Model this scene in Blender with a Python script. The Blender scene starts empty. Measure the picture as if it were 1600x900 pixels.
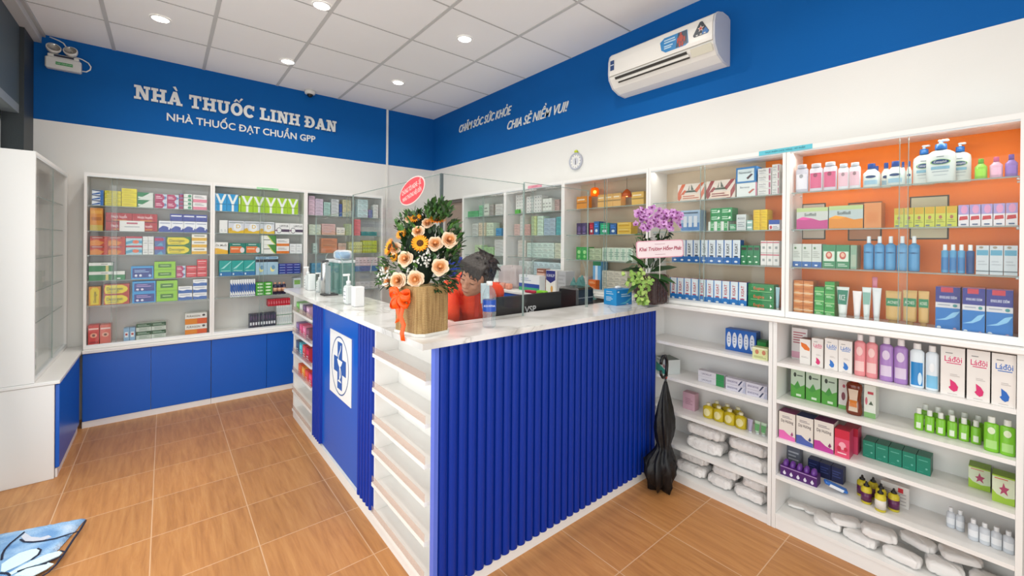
import bpy, math, random
from math import sin, cos, pi, radians as R
from mathutils import Vector, Matrix, Euler
random.seed(7)
SC = bpy.context.scene
COL = SC.collection
# ------------------------------------------------------------------ camera
H = 1.46
F_PX, CX, CY, YAW, PITCH, ROLL = 659.46, 812.28, 381.8, -0.70, -0.0021, 0.0087
cam_d = bpy.data.cameras.new('camera'); cam = bpy.data.objects.new('camera', cam_d); COL.objects.link(cam)
cam.location = (0, 0, H)
fw = Vector((-sin(YAW) * cos(PITCH), cos(YAW) * cos(PITCH), sin(PITCH)))
rt = Vector((cos(YAW), sin(YAW), 0))
up = rt.cross(fw)
r2 = rt * cos(ROLL) + up * sin(ROLL)
u2 = up * cos(ROLL) - rt * sin(ROLL)
cam.matrix_world = Matrix.Translation((0, 0, H)) @ Matrix((r2, u2, -fw)).transposed().to_4x4()
cam_d.sensor_width = 36.0
cam_d.lens = 36.0 * F_PX / 1600
cam_d.shift_x = (800 - CX) / 1600
cam_d.shift_y = (CY - 450) / 1600
cam_d.clip_start = 0.02
SC.camera = cam
# ------------------------------------------------------------------ world, light, exposure
SC.view_settings.view_transform = 'Standard'
SC.view_settings.look = 'None'
SC.view_settings.gamma = 1.0
SC.view_settings.use_curve_mapping = False
SC.view_settings.exposure = EXPO = 0.0
w = bpy.data.worlds.new('outdoor_daylight'); SC.world = w; w.use_nodes = True
nt = w.node_tree; bg = nt.nodes['Background']
bg.inputs[0].default_value = (0.86, 0.93, 1.0, 1); bg.inputs[1].default_value = 1.0
SC.cycles.transparent_max_bounces = 40
SC.cycles.max_bounces = 7
SC.cycles.diffuse_bounces = 4
SC.cycles.use_denoising = True
SC.cycles.sample_clamp_indirect = 4.0
def area_light(name, loc, rot, sx, sy, power, color=(1, 1, 1), spread=pi):
    d = bpy.data.lights.new(name, 'AREA'); d.shape = 'RECTANGLE'; d.size = sx; d.size_y = sy
    d.energy = power; d.color = color; d.spread = spread
    o = bpy.data.objects.new(name, d); COL.objects.link(o); o.location = loc; o.rotation_euler = rot
    return o
# daylight that enters by the glazed shop front on the left and the open front behind the camera
area_light('left_window_daylight', (-0.78, 1.55, 1.25), (0, R(-97), 0), 2.2, 3.6, 47, (1.0, 0.99, 0.97))
area_light('street_door_daylight', (0.0, -1.55, 1.40), (R(100), 0, 0), 1.7, 2.4, 37, (1.0, 0.985, 0.96))
# ------------------------------------------------------------------ projection helper: where a sight line meets a wall plane
def un(u, v, **k):
    a, b = (u - CX) / F_PX, -(v - CY) / F_PX
    cr, sr = cos(ROLL), sin(ROLL); r, uu = a * cr - b * sr, a * sr + b * cr
    cp, sp = cos(PITCH), sin(PITCH); f_, up_ = cp - uu * sp, sp + uu * cp
    c, s = cos(YAW), sin(YAW)
    d = Vector((r * c - f_ * s, r * s + f_ * c, up_)); o = Vector((0, 0, H))
    (ax, val), = k.items(); i = 'xyz'.index(ax)
    return o + d * ((val - o[i]) / d[i])
# ------------------------------------------------------------------ materials
def lin(h):
    if isinstance(h, str):
        h = h.lstrip('#'); h = [int(h[i:i + 2], 16) / 255 for i in (0, 2, 4)]
    return tuple((x / 12.92 if x <= 0.04045 else ((x + 0.055) / 1.055) ** 2.4) for x in h) + (1,)
MATS = {}
def new_mat(name):
    m = bpy.data.materials.new(name); m.use_nodes = True
    return m, m.node_tree, m.node_tree.nodes['Principled BSDF']
def mat(c, rough=0.5, metal=0.0, spec=0.5, bump=0.0, bscale=60.0):
    key = (c, rough, metal, spec, bump, bscale)
    if key in MATS: return MATS[key]
    m, nt, b = new_mat('paint_' + str(c).lstrip('#'))
    b.inputs['Base Color'].default_value = lin(c)
    b.inputs['Roughness'].default_value = rough
    b.inputs['Metallic'].default_value = metal
    b.inputs['Specular IOR Level'].default_value = spec
    if bump:
        n = nt.nodes.new('ShaderNodeTexNoise'); n.inputs['Scale'].default_value = bscale
        tc = nt.nodes.new('ShaderNodeTexCoord'); nt.links.new(tc.outputs['Object'], n.inputs['Vector'])
        bp = nt.nodes.new('ShaderNodeBump'); bp.inputs['Strength'].default_value = bump; bp.inputs['Distance'].default_value = 0.01
        nt.links.new(n.outputs[0], bp.inputs['Height']); nt.links.new(bp.outputs[0], b.inputs['Normal'])
    MATS[key] = m
    return m
def emit(c, s):
    key = ('emit', c, s)
    if key in MATS: return MATS[key]
    m, nt, b = new_mat('lamp_glow')
    b.inputs['Base Color'].default_value = lin(c); b.inputs['Emission Color'].default_value = lin(c); b.inputs['Emission Strength'].default_value = s
    MATS[key] = m; return m
def glass(tint='#f4fbf8', refl=1.0, rough=0.0, name='clear_glass', body=None, body_amt=0.0, ior=1.45):
    key = ('glass', tint, refl, rough, body, body_amt)
    if key in MATS: return MATS[key]
    m = bpy.data.materials.new(name); m.use_nodes = True; nt = m.node_tree
    nt.nodes.clear(); N = nt.nodes.new; L = nt.links.new
    out = N('ShaderNodeOutputMaterial'); tr = N('ShaderNodeBsdfTransparent'); gl = N('ShaderNodeBsdfGlossy')
    fr = N('ShaderNodeFresnel'); fr.inputs[0].default_value = ior; mx = N('ShaderNodeMixShader')
    geo = N('ShaderNodeNewGeometry')
    tr.inputs[0].default_value = lin(tint); gl.inputs['Roughness'].default_value = rough
    mul = N('ShaderNodeMath'); mul.operation = 'MULTIPLY'; mul.inputs[1].default_value = refl
    L(fr.outputs[0], mul.inputs[0])
    sel = N('ShaderNodeMix'); sel.data_type = 'FLOAT'
    L(geo.outputs['Backfacing'], sel.inputs[0]); sel.inputs[2].default_value = ior; sel.inputs[3].default_value = 1.0 / ior
    # the Fresnel node already inverts on back faces, so feed it the inverse to keep a thin-pane look
    L(sel.outputs[0], fr.inputs[0])
    L(mul.outputs[0], mx.inputs[0]); L(tr.outputs[0], mx.inputs[1]); L(gl.outputs[0], mx.inputs[2])
    last = mx.outputs[0]
    if body_amt:
        df = N('ShaderNodeBsdfDiffuse'); df.inputs[0].default_value = lin(body or '#ffffff')
        m2 = N('ShaderNodeMixShader'); m2.inputs[0].default_value = body_amt
        L(last, m2.inputs[1]); L(df.outputs[0], m2.inputs[2]); last = m2.outputs[0]
    L(last, out.inputs[0])
    MATS[key] = m; return m
def ramp(nt, stops):
    r = nt.nodes.new('ShaderNodeValToRGB'); e = r.color_ramp.elements
    while len(e) < len(stops): e.new(0.5)
    for i, (p, c) in enumerate(stops): e[i].position = p; e[i].color = lin(c)
    return r
# ------------------------------------------------------------------ mesh builder
class MB:
    def __init__(s): s.v = []; s.f = []; s.m = []; s.sm = []
    def _add(s, vs, fs, m, smooth=False):
        n = len(s.v); s.v += [tuple(x) for x in vs]
        for f in fs: s.f.append([n + i for i in f]); s.m.append(m); s.sm.append(smooth)
        return s
    def box(s, a, b, m, M=None, bev=0.0):
        x0, y0, z0 = a; x1, y1, z1 = b
        if x0 > x1: x0, x1 = x1, x0
        if y0 > y1: y0, y1 = y1, y0
        if z0 > z1: z0, z1 = z1, z0
        if bev <= 0:
            vs = [(x, y, z) for z in (z0, z1) for x, y in ((x0, y0), (x1, y0), (x1, y1), (x0, y1))]
            fs = [(0, 3, 2, 1), (4, 5, 6, 7), (0, 1, 5, 4), (1, 2, 6, 5), (2, 3, 7, 6), (3, 0, 4, 7)]
        else:
            c = min(bev, (x1 - x0) / 2.2, (y1 - y0) / 2.2, (z1 - z0) / 2.2)
            rings = []
            for z, i in ((z0, c), (z0 + c, 0), (z1 - c, 0), (z1, c)):
                X0, X1, Y0, Y1 = x0 + i, x1 - i, y0 + i, y1 - i
                cc = c if i == 0 else c * 0.5
                rings.append([(X0 + cc, Y0, z), (X1 - cc, Y0, z), (X1, Y0 + cc, z), (X1, Y1 - cc, z), (X1 - cc, Y1, z), (X0 + cc, Y1, z), (X0, Y1 - cc, z), (X0, Y0 + cc, z)])
            vs = [p for r in rings for p in r]; fs = []
            for k in range(3):
                for i in range(8): j = (i + 1) % 8; fs.append((k * 8 + i, k * 8 + j, k * 8 + 8 + j, k * 8 + 8 + i))
            fs.append(tuple(range(7, -1, -1))); fs.append(tuple(range(24, 32)))
        if M is not None: vs = [M @ Vector(p) for p in vs]
        return s._add(vs, fs, m)
    def prism(s, pts, axis, a, b, m, M=None, smooth=False, caps=True):
        """extrude a 2D outline along an axis; pts are the other two coordinates in order"""
        def P(p, t):
            if axis == 'x': return (t, p[0], p[1])
            if axis == 'y': return (p[0], t, p[1])
            return (p[0], p[1], t)
        n = len(pts); vs = [P(p, a) for p in pts] + [P(p, b) for p in pts]
        if M is not None: vs = [M @ Vector(p) for p in vs]
        fs = [(i, (i + 1) % n, n + (i + 1) % n, n + i) for i in range(n)]
        s._add(vs, fs, m, smooth)
        if caps: s._add([], [], m); k = len(s.v) - 2 * n; s.f += [[k + i for i in range(n - 1, -1, -1)], [k + n + i for i in range(n)]]; s.m += [m, m]; s.sm += [False, False]
        return s
    def lathe(s, prof, m, c=(0, 0, 0), n=20, sx=1, sy=1, M=None, smooth=True, cap=True):
        """prof: (radius, z[, material]) from bottom to top"""
        base = len(s.v); vs = []
        for p in prof:
            for i in range(n):
                a = 2 * pi * i / n; vs.append((c[0] + p[0] * sx * cos(a), c[1] + p[0] * sy * sin(a), c[2] + p[1]))
        if M is not None: vs = [M @ Vector(p) for p in vs]
        s.v += [tuple(v) for v in vs]
        for k in range(len(prof) - 1):
            mm = prof[k + 1][2] if len(prof[k + 1]) > 2 else m
            for i in range(n):
                j = (i + 1) % n; s.f.append([base + k * n + i, base + k * n + j, base + (k + 1) * n + j, base + (k + 1) * n + i]); s.m.append(mm); s.sm.append(smooth)
        if cap:
            s.f.append([base + i for i in range(n - 1, -1, -1)]); s.m.append(m); s.sm.append(False)
            k = (len(prof) - 1) * n; mm = prof[-1][2] if len(prof[-1]) > 2 else m
            s.f.append([base + k + i for i in range(n)]); s.m.append(mm); s.sm.append(False)
        return s
    def tube(s, pts, r, m, n=8, closed=False, flat=1.0):
        pts = [Vector(p) for p in pts]; K = len(pts); base = len(s.v)
        rr = r if isinstance(r, (list, tuple)) else [r] * K
        ref = None
        for i, p in enumerate(pts):
            t = (pts[min(i + 1, K - 1)] - pts[max(i - 1, 0)])
            if closed: t = pts[(i + 1) % K] - pts[i - 1]
            t = t.normalized() if t.length > 1e-9 else Vector((0, 0, 1))
            if ref is None:
                ref = Vector((0, 0, 1)) if abs(t.z) < 0.9 else Vector((1, 0, 0))
            a = t.cross(ref).normalized(); b = a.cross(t).normalized(); ref = b
            for j in range(n):
                an = 2 * pi * j / n; s.v.append(tuple(p + a * cos(an) * rr[i] + b * sin(an) * rr[i] * flat))
        for i in range(K if closed else K - 1):
            for j in range(n):
                q = (i + 1) % K; s.f.append([base + i * n + j, base + i * n + (j + 1) % n, base + q * n + (j + 1) % n, base + q * n + j]); s.m.append(m); s.sm.append(True)
        if not closed:
            s.f.append([base + j for j in range(n - 1, -1, -1)]); s.f.append([base + (K - 1) * n + j for j in range(n)]); s.m += [m, m]; s.sm += [False, False]
        return s
    def ball(s, c, r, m, nu=12, nv=8, M=None):
        rx, ry, rz = (r, r, r) if not isinstance(r, (tuple, list)) else r
        vs = []; fs = []
        for i in range(nv + 1):
            t = pi * i / nv
            for j in range(nu):
                a = 2 * pi * j / nu; vs.append(Vector((rx * sin(t) * cos(a), ry * sin(t) * sin(a), -rz * cos(t))))
        if M is not None: vs = [M @ v for v in vs]
        vs = [(v.x + c[0], v.y + c[1], v.z + c[2]) for v in vs]
        for i in range(nv):
            for j in range(nu): fs.append((i * nu + j, i * nu + (j + 1) % nu, (i + 1) * nu + (j + 1) % nu, (i + 1) * nu + j))
        return s._add(vs, fs, m, True)
    def poly(s, pts, m, M=None, smooth=False):
        vs = [Vector(p) for p in pts]
        if M is not None: vs = [M @ v for v in vs]
        return s._add(vs, [tuple(range(len(vs)))], m, smooth)
    def merge(s, o, M=None):
        n = len(s.v); s.v += [tuple(M @ Vector(p)) for p in o.v] if M is not None else list(o.v)
        s.f += [[n + i for i in f] for f in o.f]; s.m += o.m; s.sm += o.sm
        return s
    def data(s, name):
        me = bpy.data.meshes.new(name); me.from_pydata(s.v, [], s.f)
        slots = []
        idx = []
        for m in s.m:
            if m not in slots: slots.append(m)
            idx.append(slots.index(m))
        for m in slots: me.materials.append(m)
        me.polygons.foreach_set('material_index', idx); me.polygons.foreach_set('use_smooth', s.sm)
        me.update(); return me
    def build(s, name, parent=None, loc=(0, 0, 0), rz=0.0, **kw):
        return link(name, s.data(name), parent, loc, rz, **kw)
def link(name, data, parent=None, loc=(0, 0, 0), rz=0.0, label=None, cat=None, group=None, kind=None, rot=None):
    o = bpy.data.objects.new(name, data); COL.objects.link(o)
    if parent is not None: o.parent = parent
    o.location = loc; o.rotation_euler = rot if rot is not None else (0, 0, rz)
    return tag(o, label, cat, group, kind)
def tag(o, label=None, cat=None, group=None, kind=None):
    if label: o['label'] = label; LABELS.setdefault(label, []).append(o.name)
    if cat: o['category'] = cat
    if group: o['group'] = group
    if kind: o['kind'] = kind
    return o
LABELS = {}
def thing(name, label, cat, loc=(0, 0, 0), rz=0.0, group=None):
    return link(name, None, None, loc, rz, label, cat, group)
_TXT = {}
def text_mesh(t, size=1.0, shear=0.0, bold=0.0, sx=1.0, extrude=0.0, spacing=1.0):
    """lettering as (verts, faces), x right, z up, centred on x, baseline at z = 0"""
    key = (t, size, shear, bold, sx, extrude, spacing)
    if key in _TXT: return _TXT[key]
    c = bpy.data.curves.new('lettering', 'FONT'); c.body = t; c.size = size; c.shear = shear; c.offset = bold; c.extrude = extrude
    c.align_x = 'CENTER'; c.resolution_u = 3; c.space_character = spacing
    o = bpy.data.objects.new('lettering', c); COL.objects.link(o)
    dg = bpy.context.evaluated_depsgraph_get(); me = o.evaluated_get(dg).to_mesh()
    v = [(p.co.x * sx, -p.co.z, p.co.y) for p in me.vertices]; f = [list(p.vertices) for p in me.polygons]
    o.evaluated_get(dg).to_mesh_clear(); bpy.data.objects.remove(o); bpy.data.curves.remove(c)
    _TXT[key] = (v, f); return v, f
_tm = text_mesh
def text_mesh(t, size=1.0, shear=0.0, bold=0.0, sx=1.0, extrude=0.0, spacing=1.0):
    """the built-in font lacks the barred D: draw D and add its bar"""
    if 'Đ' not in t and 'đ' not in t: return _tm(t, size, shear, bold, sx, extrude, spacing)
    rep = t.replace('Đ', 'D').replace('đ', 'd')
    v, f = _tm(rep, size, shear, bold, sx, extrude, spacing); v = list(v); f = list(f)
    def wid(s_):
        a = _tm(s_ + '.', size, 0, bold, sx, 0, spacing)[0]; b = [p[0] for p in a]; return (max(b) - min(b)) if b else 0
    full = [p[0] for p in v]; x0 = min(full); dot = wid('')
    for i, ch in enumerate(t):
        if ch in 'Đđ':
            xs = x0 + (wid(rep[:i]) - dot if i else 0) + size * .02 * sx
            z = size * (.36 if ch == 'Đ' else .60); off = shear * z * sx; hb = size * .045; wb = size * (.34 if ch == 'Đ' else .36) * sx
            xa = xs - size * .05 * sx + (size * .22 * sx if ch == 'đ' else 0) + off
            n = len(v); e = extrude + .0002
            v += [(xa, -e, z - hb), (xa + wb, -e, z - hb), (xa + wb, -e, z + hb), (xa, -e, z + hb)]; f.append([n, n + 1, n + 2, n + 3])
    return v, f
def add_text(mb, t, size, m, M=None, **k):
    v, f = text_mesh(t, size, **k); v = [Vector(p) for p in v]
    if M is not None: v = [M @ p for p in v]
    return mb._add(v, f, m)
# ================================================================== ROOM
XR, YB, ZC, ZBAND = 2.653, 4.90, 3.05, 2.389
XL, YF = -0.95, -1.7
WHITE = '#ecece9'
def wall_mat(name, base, s=0.03):
    m, nt, b = new_mat(name); tc = nt.nodes.new('ShaderNodeTexCoord')
    n = nt.nodes.new('ShaderNodeTexNoise'); n.inputs['Scale'].default_value = 1.3; n.inputs['Detail'].default_value = 6
    nt.links.new(tc.outputs['Object'], n.inputs['Vector'])
    c = lin(base); r = nt.nodes.new('ShaderNodeValToRGB')
    r.color_ramp.elements[0].position = 0.3; r.color_ramp.elements[1].position = 0.7
    r.color_ramp.elements[0].color = tuple(x * (1 - s) for x in c[:3]) + (1,); r.color_ramp.elements[1].color = tuple(min(1, x * (1 + s)) for x in c[:3]) + (1,)
    nt.links.new(n.outputs[0], r.inputs[0]); nt.links.new(r.outputs[0], b.inputs['Base Color'])
    b.inputs['Roughness'].default_value = 0.7; b.inputs['Specular IOR Level'].default_value = 0.2
    n2 = nt.nodes.new('ShaderNodeTexNoise'); n2.inputs['Scale'].default_value = 180
    bp = nt.nodes.new('ShaderNodeBump'); bp.inputs['Strength'].default_value = 0.05; bp.inputs['Distance'].default_value = 0.01
    nt.links.new(tc.outputs['Object'], n2.inputs['Vector']); nt.links.new(n2.outputs[0], bp.inputs['Height']); nt.links.new(bp.outputs[0], b.inputs['Normal'])
    return m
M_WALL = wall_mat('white_wall_paint', '#e9e8e4'); M_BAND = wall_mat('blue_wall_paint', '#005ba6', 0.06)
M_CEIL = wall_mat('ceiling_board', '#f3f3f3', 0.015)
M_GRID = mat('#c6c6c4', 0.5)
M_WHITE = mat('#f0efec', 0.35); M_WHITE2 = mat('#e6e4e1', 0.45)
M_BLUE = mat('#005cc4', 0.32, bump=0.03, bscale=300); M_RIB = mat('#00309a', 0.42, spec=0.3)
def floor_mat():
    m, nt, b = new_mat('wood_look_floor_tiles'); N = nt.nodes.new; L = nt.links.new
    tc = N('ShaderNodeTexCoord'); sep = N('ShaderNodeSeparateXYZ'); L(tc.outputs['Object'], sep.inputs[0])
    def math_(op, a, b_=None):
        n = N('ShaderNodeMath'); n.operation = op
        for i, x in enumerate((a, b_)):
            if x is None: continue
            if isinstance(x, (int, float)): n.inputs[i].default_value = x
            else: L(x, n.inputs[i])
        return n.outputs[0]
    def cell(o, off):
        q = math_('DIVIDE', math_('SUBTRACT', o, off), 0.4); fr = math_('FRACT', q); fl = math_('FLOOR', q)
        d = math_('ABSOLUTE', math_('SUBTRACT', fr, 0.5)); return math_('GREATER_THAN', d, 0.5 - 0.0055), fl
    gx, ix = cell(sep.outputs[0], -0.042); gy, iy = cell(sep.outputs[1], 4.341 - 8)
    grout = math_('MAXIMUM', gx, gy)
    idn = N('ShaderNodeCombineXYZ'); L(ix, idn.inputs[0]); L(iy, idn.inputs[1])
    wn = N('ShaderNodeTexWhiteNoise'); L(idn.outputs[0], wn.inputs[0])
    mp = N('ShaderNodeVectorMath'); mp.operation = 'MULTIPLY'; L(tc.outputs['Object'], mp.inputs[0]); mp.inputs[1].default_value = (38, 3.2, 1)
    ad = N('ShaderNodeVectorMath'); ad.operation = 'MULTIPLY_ADD'; L(wn.outputs['Color'], ad.inputs[0]); ad.inputs[1].default_value = (9, 9, 9); L(mp.outputs[0], ad.inputs[2])
    n = N('ShaderNodeTexNoise'); n.inputs['Scale'].default_value = 1.0; n.inputs['Detail'].default_value = 8; n.inputs['Roughness'].default_value = 0.62; n.inputs['Distortion'].default_value = 0.5
    L(ad.outputs[0], n.inputs['Vector'])
    r = ramp(nt, [(0.28, '#a9713f'), (0.5, '#bd824b'), (0.72, '#ca9258')]); L(n.outputs[0], r.inputs[0])
    hs = N('ShaderNodeHueSaturation'); L(r.outputs[0], hs.inputs['Color']); L(math_('MULTIPLY_ADD', wn.outputs[0], 0.10), hs.inputs['Value'])
    hs.inputs['Value'].default_value = 1.0
    v = N('ShaderNodeMath'); v.operation = 'MULTIPLY_ADD'; L(wn.outputs[0], v.inputs[0]); v.inputs[1].default_value = 0.14; v.inputs[2].default_value = 0.90; L(v.outputs[0], hs.inputs['Value'])
    mx = N('ShaderNodeMix'); mx.data_type = 'RGBA'; L(grout, mx.inputs[0]); L(hs.outputs[0], mx.inputs[6]); mx.inputs[7].default_value = lin('#d3ab86')
    L(mx.outputs[2], b.inputs['Base Color']); b.inputs['Roughness'].default_value = 0.42
    bp = N('ShaderNodeBump'); bp.inputs['Strength'].default_value = 0.08; bp.inputs['Distance'].default_value = 0.01; L(n.outputs[0], bp.inputs['Height']); L(bp.outputs[0], b.inputs['Normal'])
    return m
MB().box((XL - .3, YF, -0.1), (XR + .1, YB + .1, 0), floor_mat()).build('floor', kind='structure')
MB().box((XL - .1, YF, ZC), (XR + .1, YB + .1, ZC + .1), M_CEIL).build('ceiling', kind='structure')
g = MB()
i = -4
while 0.87 + .6 * i < XR:
    x = 0.87 + .6 * i
    if x > -0.72: g.box((x - .012, YF, ZC - .004), (x + .012, YB, ZC + .002), M_GRID)
    i += 1
for j in range(0, 11):
    y = 4.288 - .6 * j
    g.box((-0.74, y - .005, ZC - .003), (XR, y + .005, ZC + .002), mat('#b4b4b2', 0.5))
g.build('trim_1', kind='structure', label='grey ceiling grid bars between the white ceiling boards')
MB().box((XL - .1, YB, 0), (XR + .1, YB + .1, ZBAND), M_WALL).box((XL - .1, YB, ZBAND), (XR + .1, YB + .1, ZC), M_BAND).build('wall_back', kind='structure')
# right wall with the doorway far behind the counter
D0, D1, DZ = 4.20, 4.66, 1.98
mb = MB().box((XR, YF, 0), (XR + .1, D0, ZBAND), M_WALL).box((XR, YF, ZBAND), (XR + .1, YB, ZC), M_BAND)
mb.box((XR, D0, DZ), (XR + .1, D1, ZBAND), M_WALL).box((XR, D1, 0), (XR + .1, YB, ZBAND), M_WALL)
mb.build('wall_right', kind='structure')
MB().box((XR + .045, D0, 0.004), (XR + .075, D1, DZ - .035), mat('#a08c7f', 0.6)).box((XR + .02, D0, DZ - .034), (XR + .095, D1, DZ - .002), mat('#6d6561', 0.5)).build('door_1', kind='structure', label='beige door in the right wall behind the counter')
# left shop front: dark header, column, sill and glazing frames
M_DARK = mat('#2e3538', 0.5, bump=0.1, bscale=120); M_SLATE = mat('#4a555a', 0.55)
mb = MB().box((XL, YF, 2.42), (-0.80, YB, 2.98), M_SLATE).box((XL, 4.62, 0), (-0.776, YB, 2.98), M_DARK)
mb.box((XL, YF, 2.36), (-0.80, 4.62, 2.42), mat('#8b9296', 0.4))
mb.build('wall_left', kind='structure')
MB().box((-0.85, YF, 2.98), (-0.735, YB, ZC), mat('#c9c8c6', 0.45)).box((-0.735, YF, 3.03), (-0.715, YB, ZC), mat('#b4b3b1', 0.45)).build('trim_2', kind='structure', label='pale boxed trim along the left edge of the ceiling')
fr = MB()
for y in (YF + .02, -0.2, 1.2, 2.6, 4.0, 4.58):
    fr.box((XL + .01, y - .025, 0), (XL + .07, y + .025, 2.36), mat('#b9bdbe', 0.35))
fr.box((XL + .01, YF, 2.30), (XL + .07, 4.6, 2.36), mat('#b9bdbe', 0.35)).box((XL + .01, YF, 0), (XL + .07, 4.6, 0.06), mat('#b9bdbe', 0.35))
wf = fr.build('window_1', kind='structure', label='pale metal framed glass shop front on the left')
MB().box((XL + .035, YF, 0.06), (XL + .045, 4.6, 2.30), glass('#eef6f4', 0.8)).build('pane', wf)
# street front behind the camera, seen only in the glass
mb = MB().box((XL, YF - .1, 2.5), (XR + .1, YF, ZC), M_SLATE).box((XL, YF - .1, 0), (XL + .12, YF, 2.5), mat('#b9bdbe', 0.35)).box((XR - .02, YF - .1, 0), (XR + .1, YF, 2.5), M_WALL)
for x in (0.3, 1.5): mb.box((x - .03, YF - .08, 0), (x + .03, YF - .02, 2.5), mat('#b9bdbe', 0.35))
mb.build('wall_front', kind='structure')
# street outside
MB().box((-9, -9, -0.14), (6, YF - .1, -0.1), mat('#9c9a94', 0.8)).box((-9, YF - .1, -0.14), (XL - .3, 8, -0.1), mat('#a9a7a1', 0.8)).build('ground_outside', kind='structure')
# ------------------------------------------------------------------ ceiling fittings
DL = [(-.03, 3.985), (1.779, 2.80), (1.766, 3.995), (0.80, 3.04), (0.824, 4.18), (-.03, 2.8), (1.78, 1.6), (0.80, 1.8), (-.03, 1.6), (1.78, 0.4), (0.8, 0.5), (-.03, 0.4)]
DLN = ['above the left of the wall lettering', 'nearest the air conditioner', 'between dome camera and right wall', 'at the top of the photo left of centre', 'nearest the dome camera']
lamp0 = None
ring = MB().lathe([(0.060, -0.001), (0.060, -0.006), (0.050, -0.008), (0.048, -0.003)], mat('#f4f4f2', 0.4), n=28, cap=False).data('trim_ring')
disc = MB().lathe([(0.0485, -0.004), (0.0485, -0.0055)], emit('#fff6e8', 14.0), n=28).data('diffuser')
for k, (x, y) in enumerate(DL):
    nm = DLN[k] if k < 5 else None
    vis = k < 5
    lab = ('round recessed downlight ' + nm) if vis else 'round recessed downlight outside the photo, nearer the street'
    if not vis: continue
    t = thing('recessed_downlight', lab, 'ceiling light', (x, y, ZC), group='recessed ceiling downlights')
    link('trim_ring', ring, t); link('diffuser', disc, t)
for k, (x, y) in enumerate(DL):
    d = bpy.data.lights.new('downlight', 'AREA'); d.shape = 'DISK'; d.size = 0.10; d.energy = 4.5; d.color = (1, 0.95, 0.87); d.spread = R(150)
    o = bpy.data.objects.new('downlight', d); COL.objects.link(o); o.location = (x, y, ZC - 0.012)
# dome camera on the ceiling edge
t = thing('dome_camera', 'small white dome security camera at the ceiling edge above the lettering', 'security camera', (1.165, 4.835, ZC))
MB().lathe([(0.05, -0.001), (0.052, -0.02), (0.048, -0.036), (0.03, -0.04)], mat('#e8e6e0', 0.4), n=24).build('housing', t)
MB().lathe([(0.004, -0.072), (0.018, -0.066), (0.028, -0.052), (0.030, -0.038)], mat('#15181b', 0.1), n=20).build('lens_dome', t)
# cable conduit down the back wall
MB().box((2.02, YB - .018, 1.0), (2.044, YB - .0005, ZC - .002), mat('#e9e7e2', 0.4), bev=0.003).build('cable_conduit', label='white plastic cable conduit running down the back wall', cat='conduit')
# ------------------------------------------------------------------ wall lettering
def slab_glyphs():
    """bold rounded slab letters as lists of rectangles/polygons in a 1-high cell: (width, [polys])"""
    def r(x0, y0, x1, y1): return [(x0, y0), (x1, y0), (x1, y1), (x0, y1)]
    def q(a, b, w): # thick diagonal
        return [(a[0] - w / 2, a[1]), (a[0] + w / 2, a[1]), (b[0] + w / 2, b[1]), (b[0] - w / 2, b[1])]
    def arc(cx, cy, ro, ri, a0, a1, ry=None, n=18):
        out = []
        for i in range(n):
            t0 = a0 + (a1 - a0) * i / n; t1 = a0 + (a1 - a0) * (i + 1) / n
            k = (ry or 1)
            out.append([(cx + ro[0] * cos(t0), cy + ro[1] * sin(t0)), (cx + ro[0] * cos(t1), cy + ro[1] * sin(t1)), (cx + ri[0] * cos(t1), cy + ri[1] * sin(t1)), (cx + ri[0] * cos(t0), cy + ri[1] * sin(t0))])
        return out
    S = 0.17; T = 0.24; G = {}
    G['N'] = (1.12, [r(.14, 0, .36, 1), r(.80, 0, 1.0, 1), [(.14, 1), (.46, 1), (1.0, 0), (.72, 0)], r(.0, 0, .48, S), r(0, 1 - S, .4, 1), r(.66, 1 - S, 1.12, 1)])
    G['H'] = (1.10, [r(.12, 0, .38, 1), r(.72, 0, .98, 1), r(.3, .41, .8, .60), r(0, 0, .5, S), r(.6, 0, 1.1, S), r(0, 1 - S, .5, 1), r(.6, 1 - S, 1.1, 1)])
    G['A'] = (1.12, [[(.08, 0), (.30, 0), (.60, .86), (.50, 1), (.42, 1)], [(.74, 0), (1.04, 0), (.70, 1), (.42, 1), (.42, .9)], r(.28, .24, .82, .40), r(0, 0, .42, S), r(.64, 0, 1.12, S)])
    G['T'] = (1.0, [r(.37, 0, .63, 1), r(.04, 1 - S, .96, 1), r(.22, 0, .78, S), r(0.02, .66, .18, 1), r(.82, .66, .98, 1)])
    G['U'] = (1.08, [r(.12, .3, .38, 1), r(.72, .3, .96, 1), r(0, 1 - S, .5, 1), r(.6, 1 - S, 1.08, 1)] + arc(.54, .34, (.42, .36), (.17, .15), pi, 2 * pi))
    G['O'] = (1.04, arc(.52, .5, (.52, .52), (.23, .30), 0, 2 * pi, n=30))
    G['C'] = (0.98, arc(.52, .5, (.52, .52), (.23, .30), R(42), R(318), n=26) + [r(.80, .62, .95, .98)])
    G['L'] = (0.92, [r(.14, 0, .40, 1), r(0, 0, .9, S), r(0, 1 - S, .55, 1), r(.74, 0, .92, .42)])
    G['I'] = (0.54, [r(.14, 0, .40, 1), r(0, 0, .54, S), r(0, 1 - S, .54, 1)])
    G['D'] = (1.08, [r(.14, 0, .40, 1), r(0, 0, .56, S), r(0, 1 - S, .56, 1), r(0, .43, .56, .57)] + arc(.5, .5, (.56, .5), (.28, .32), -pi / 2, pi / 2))
    return G
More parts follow.
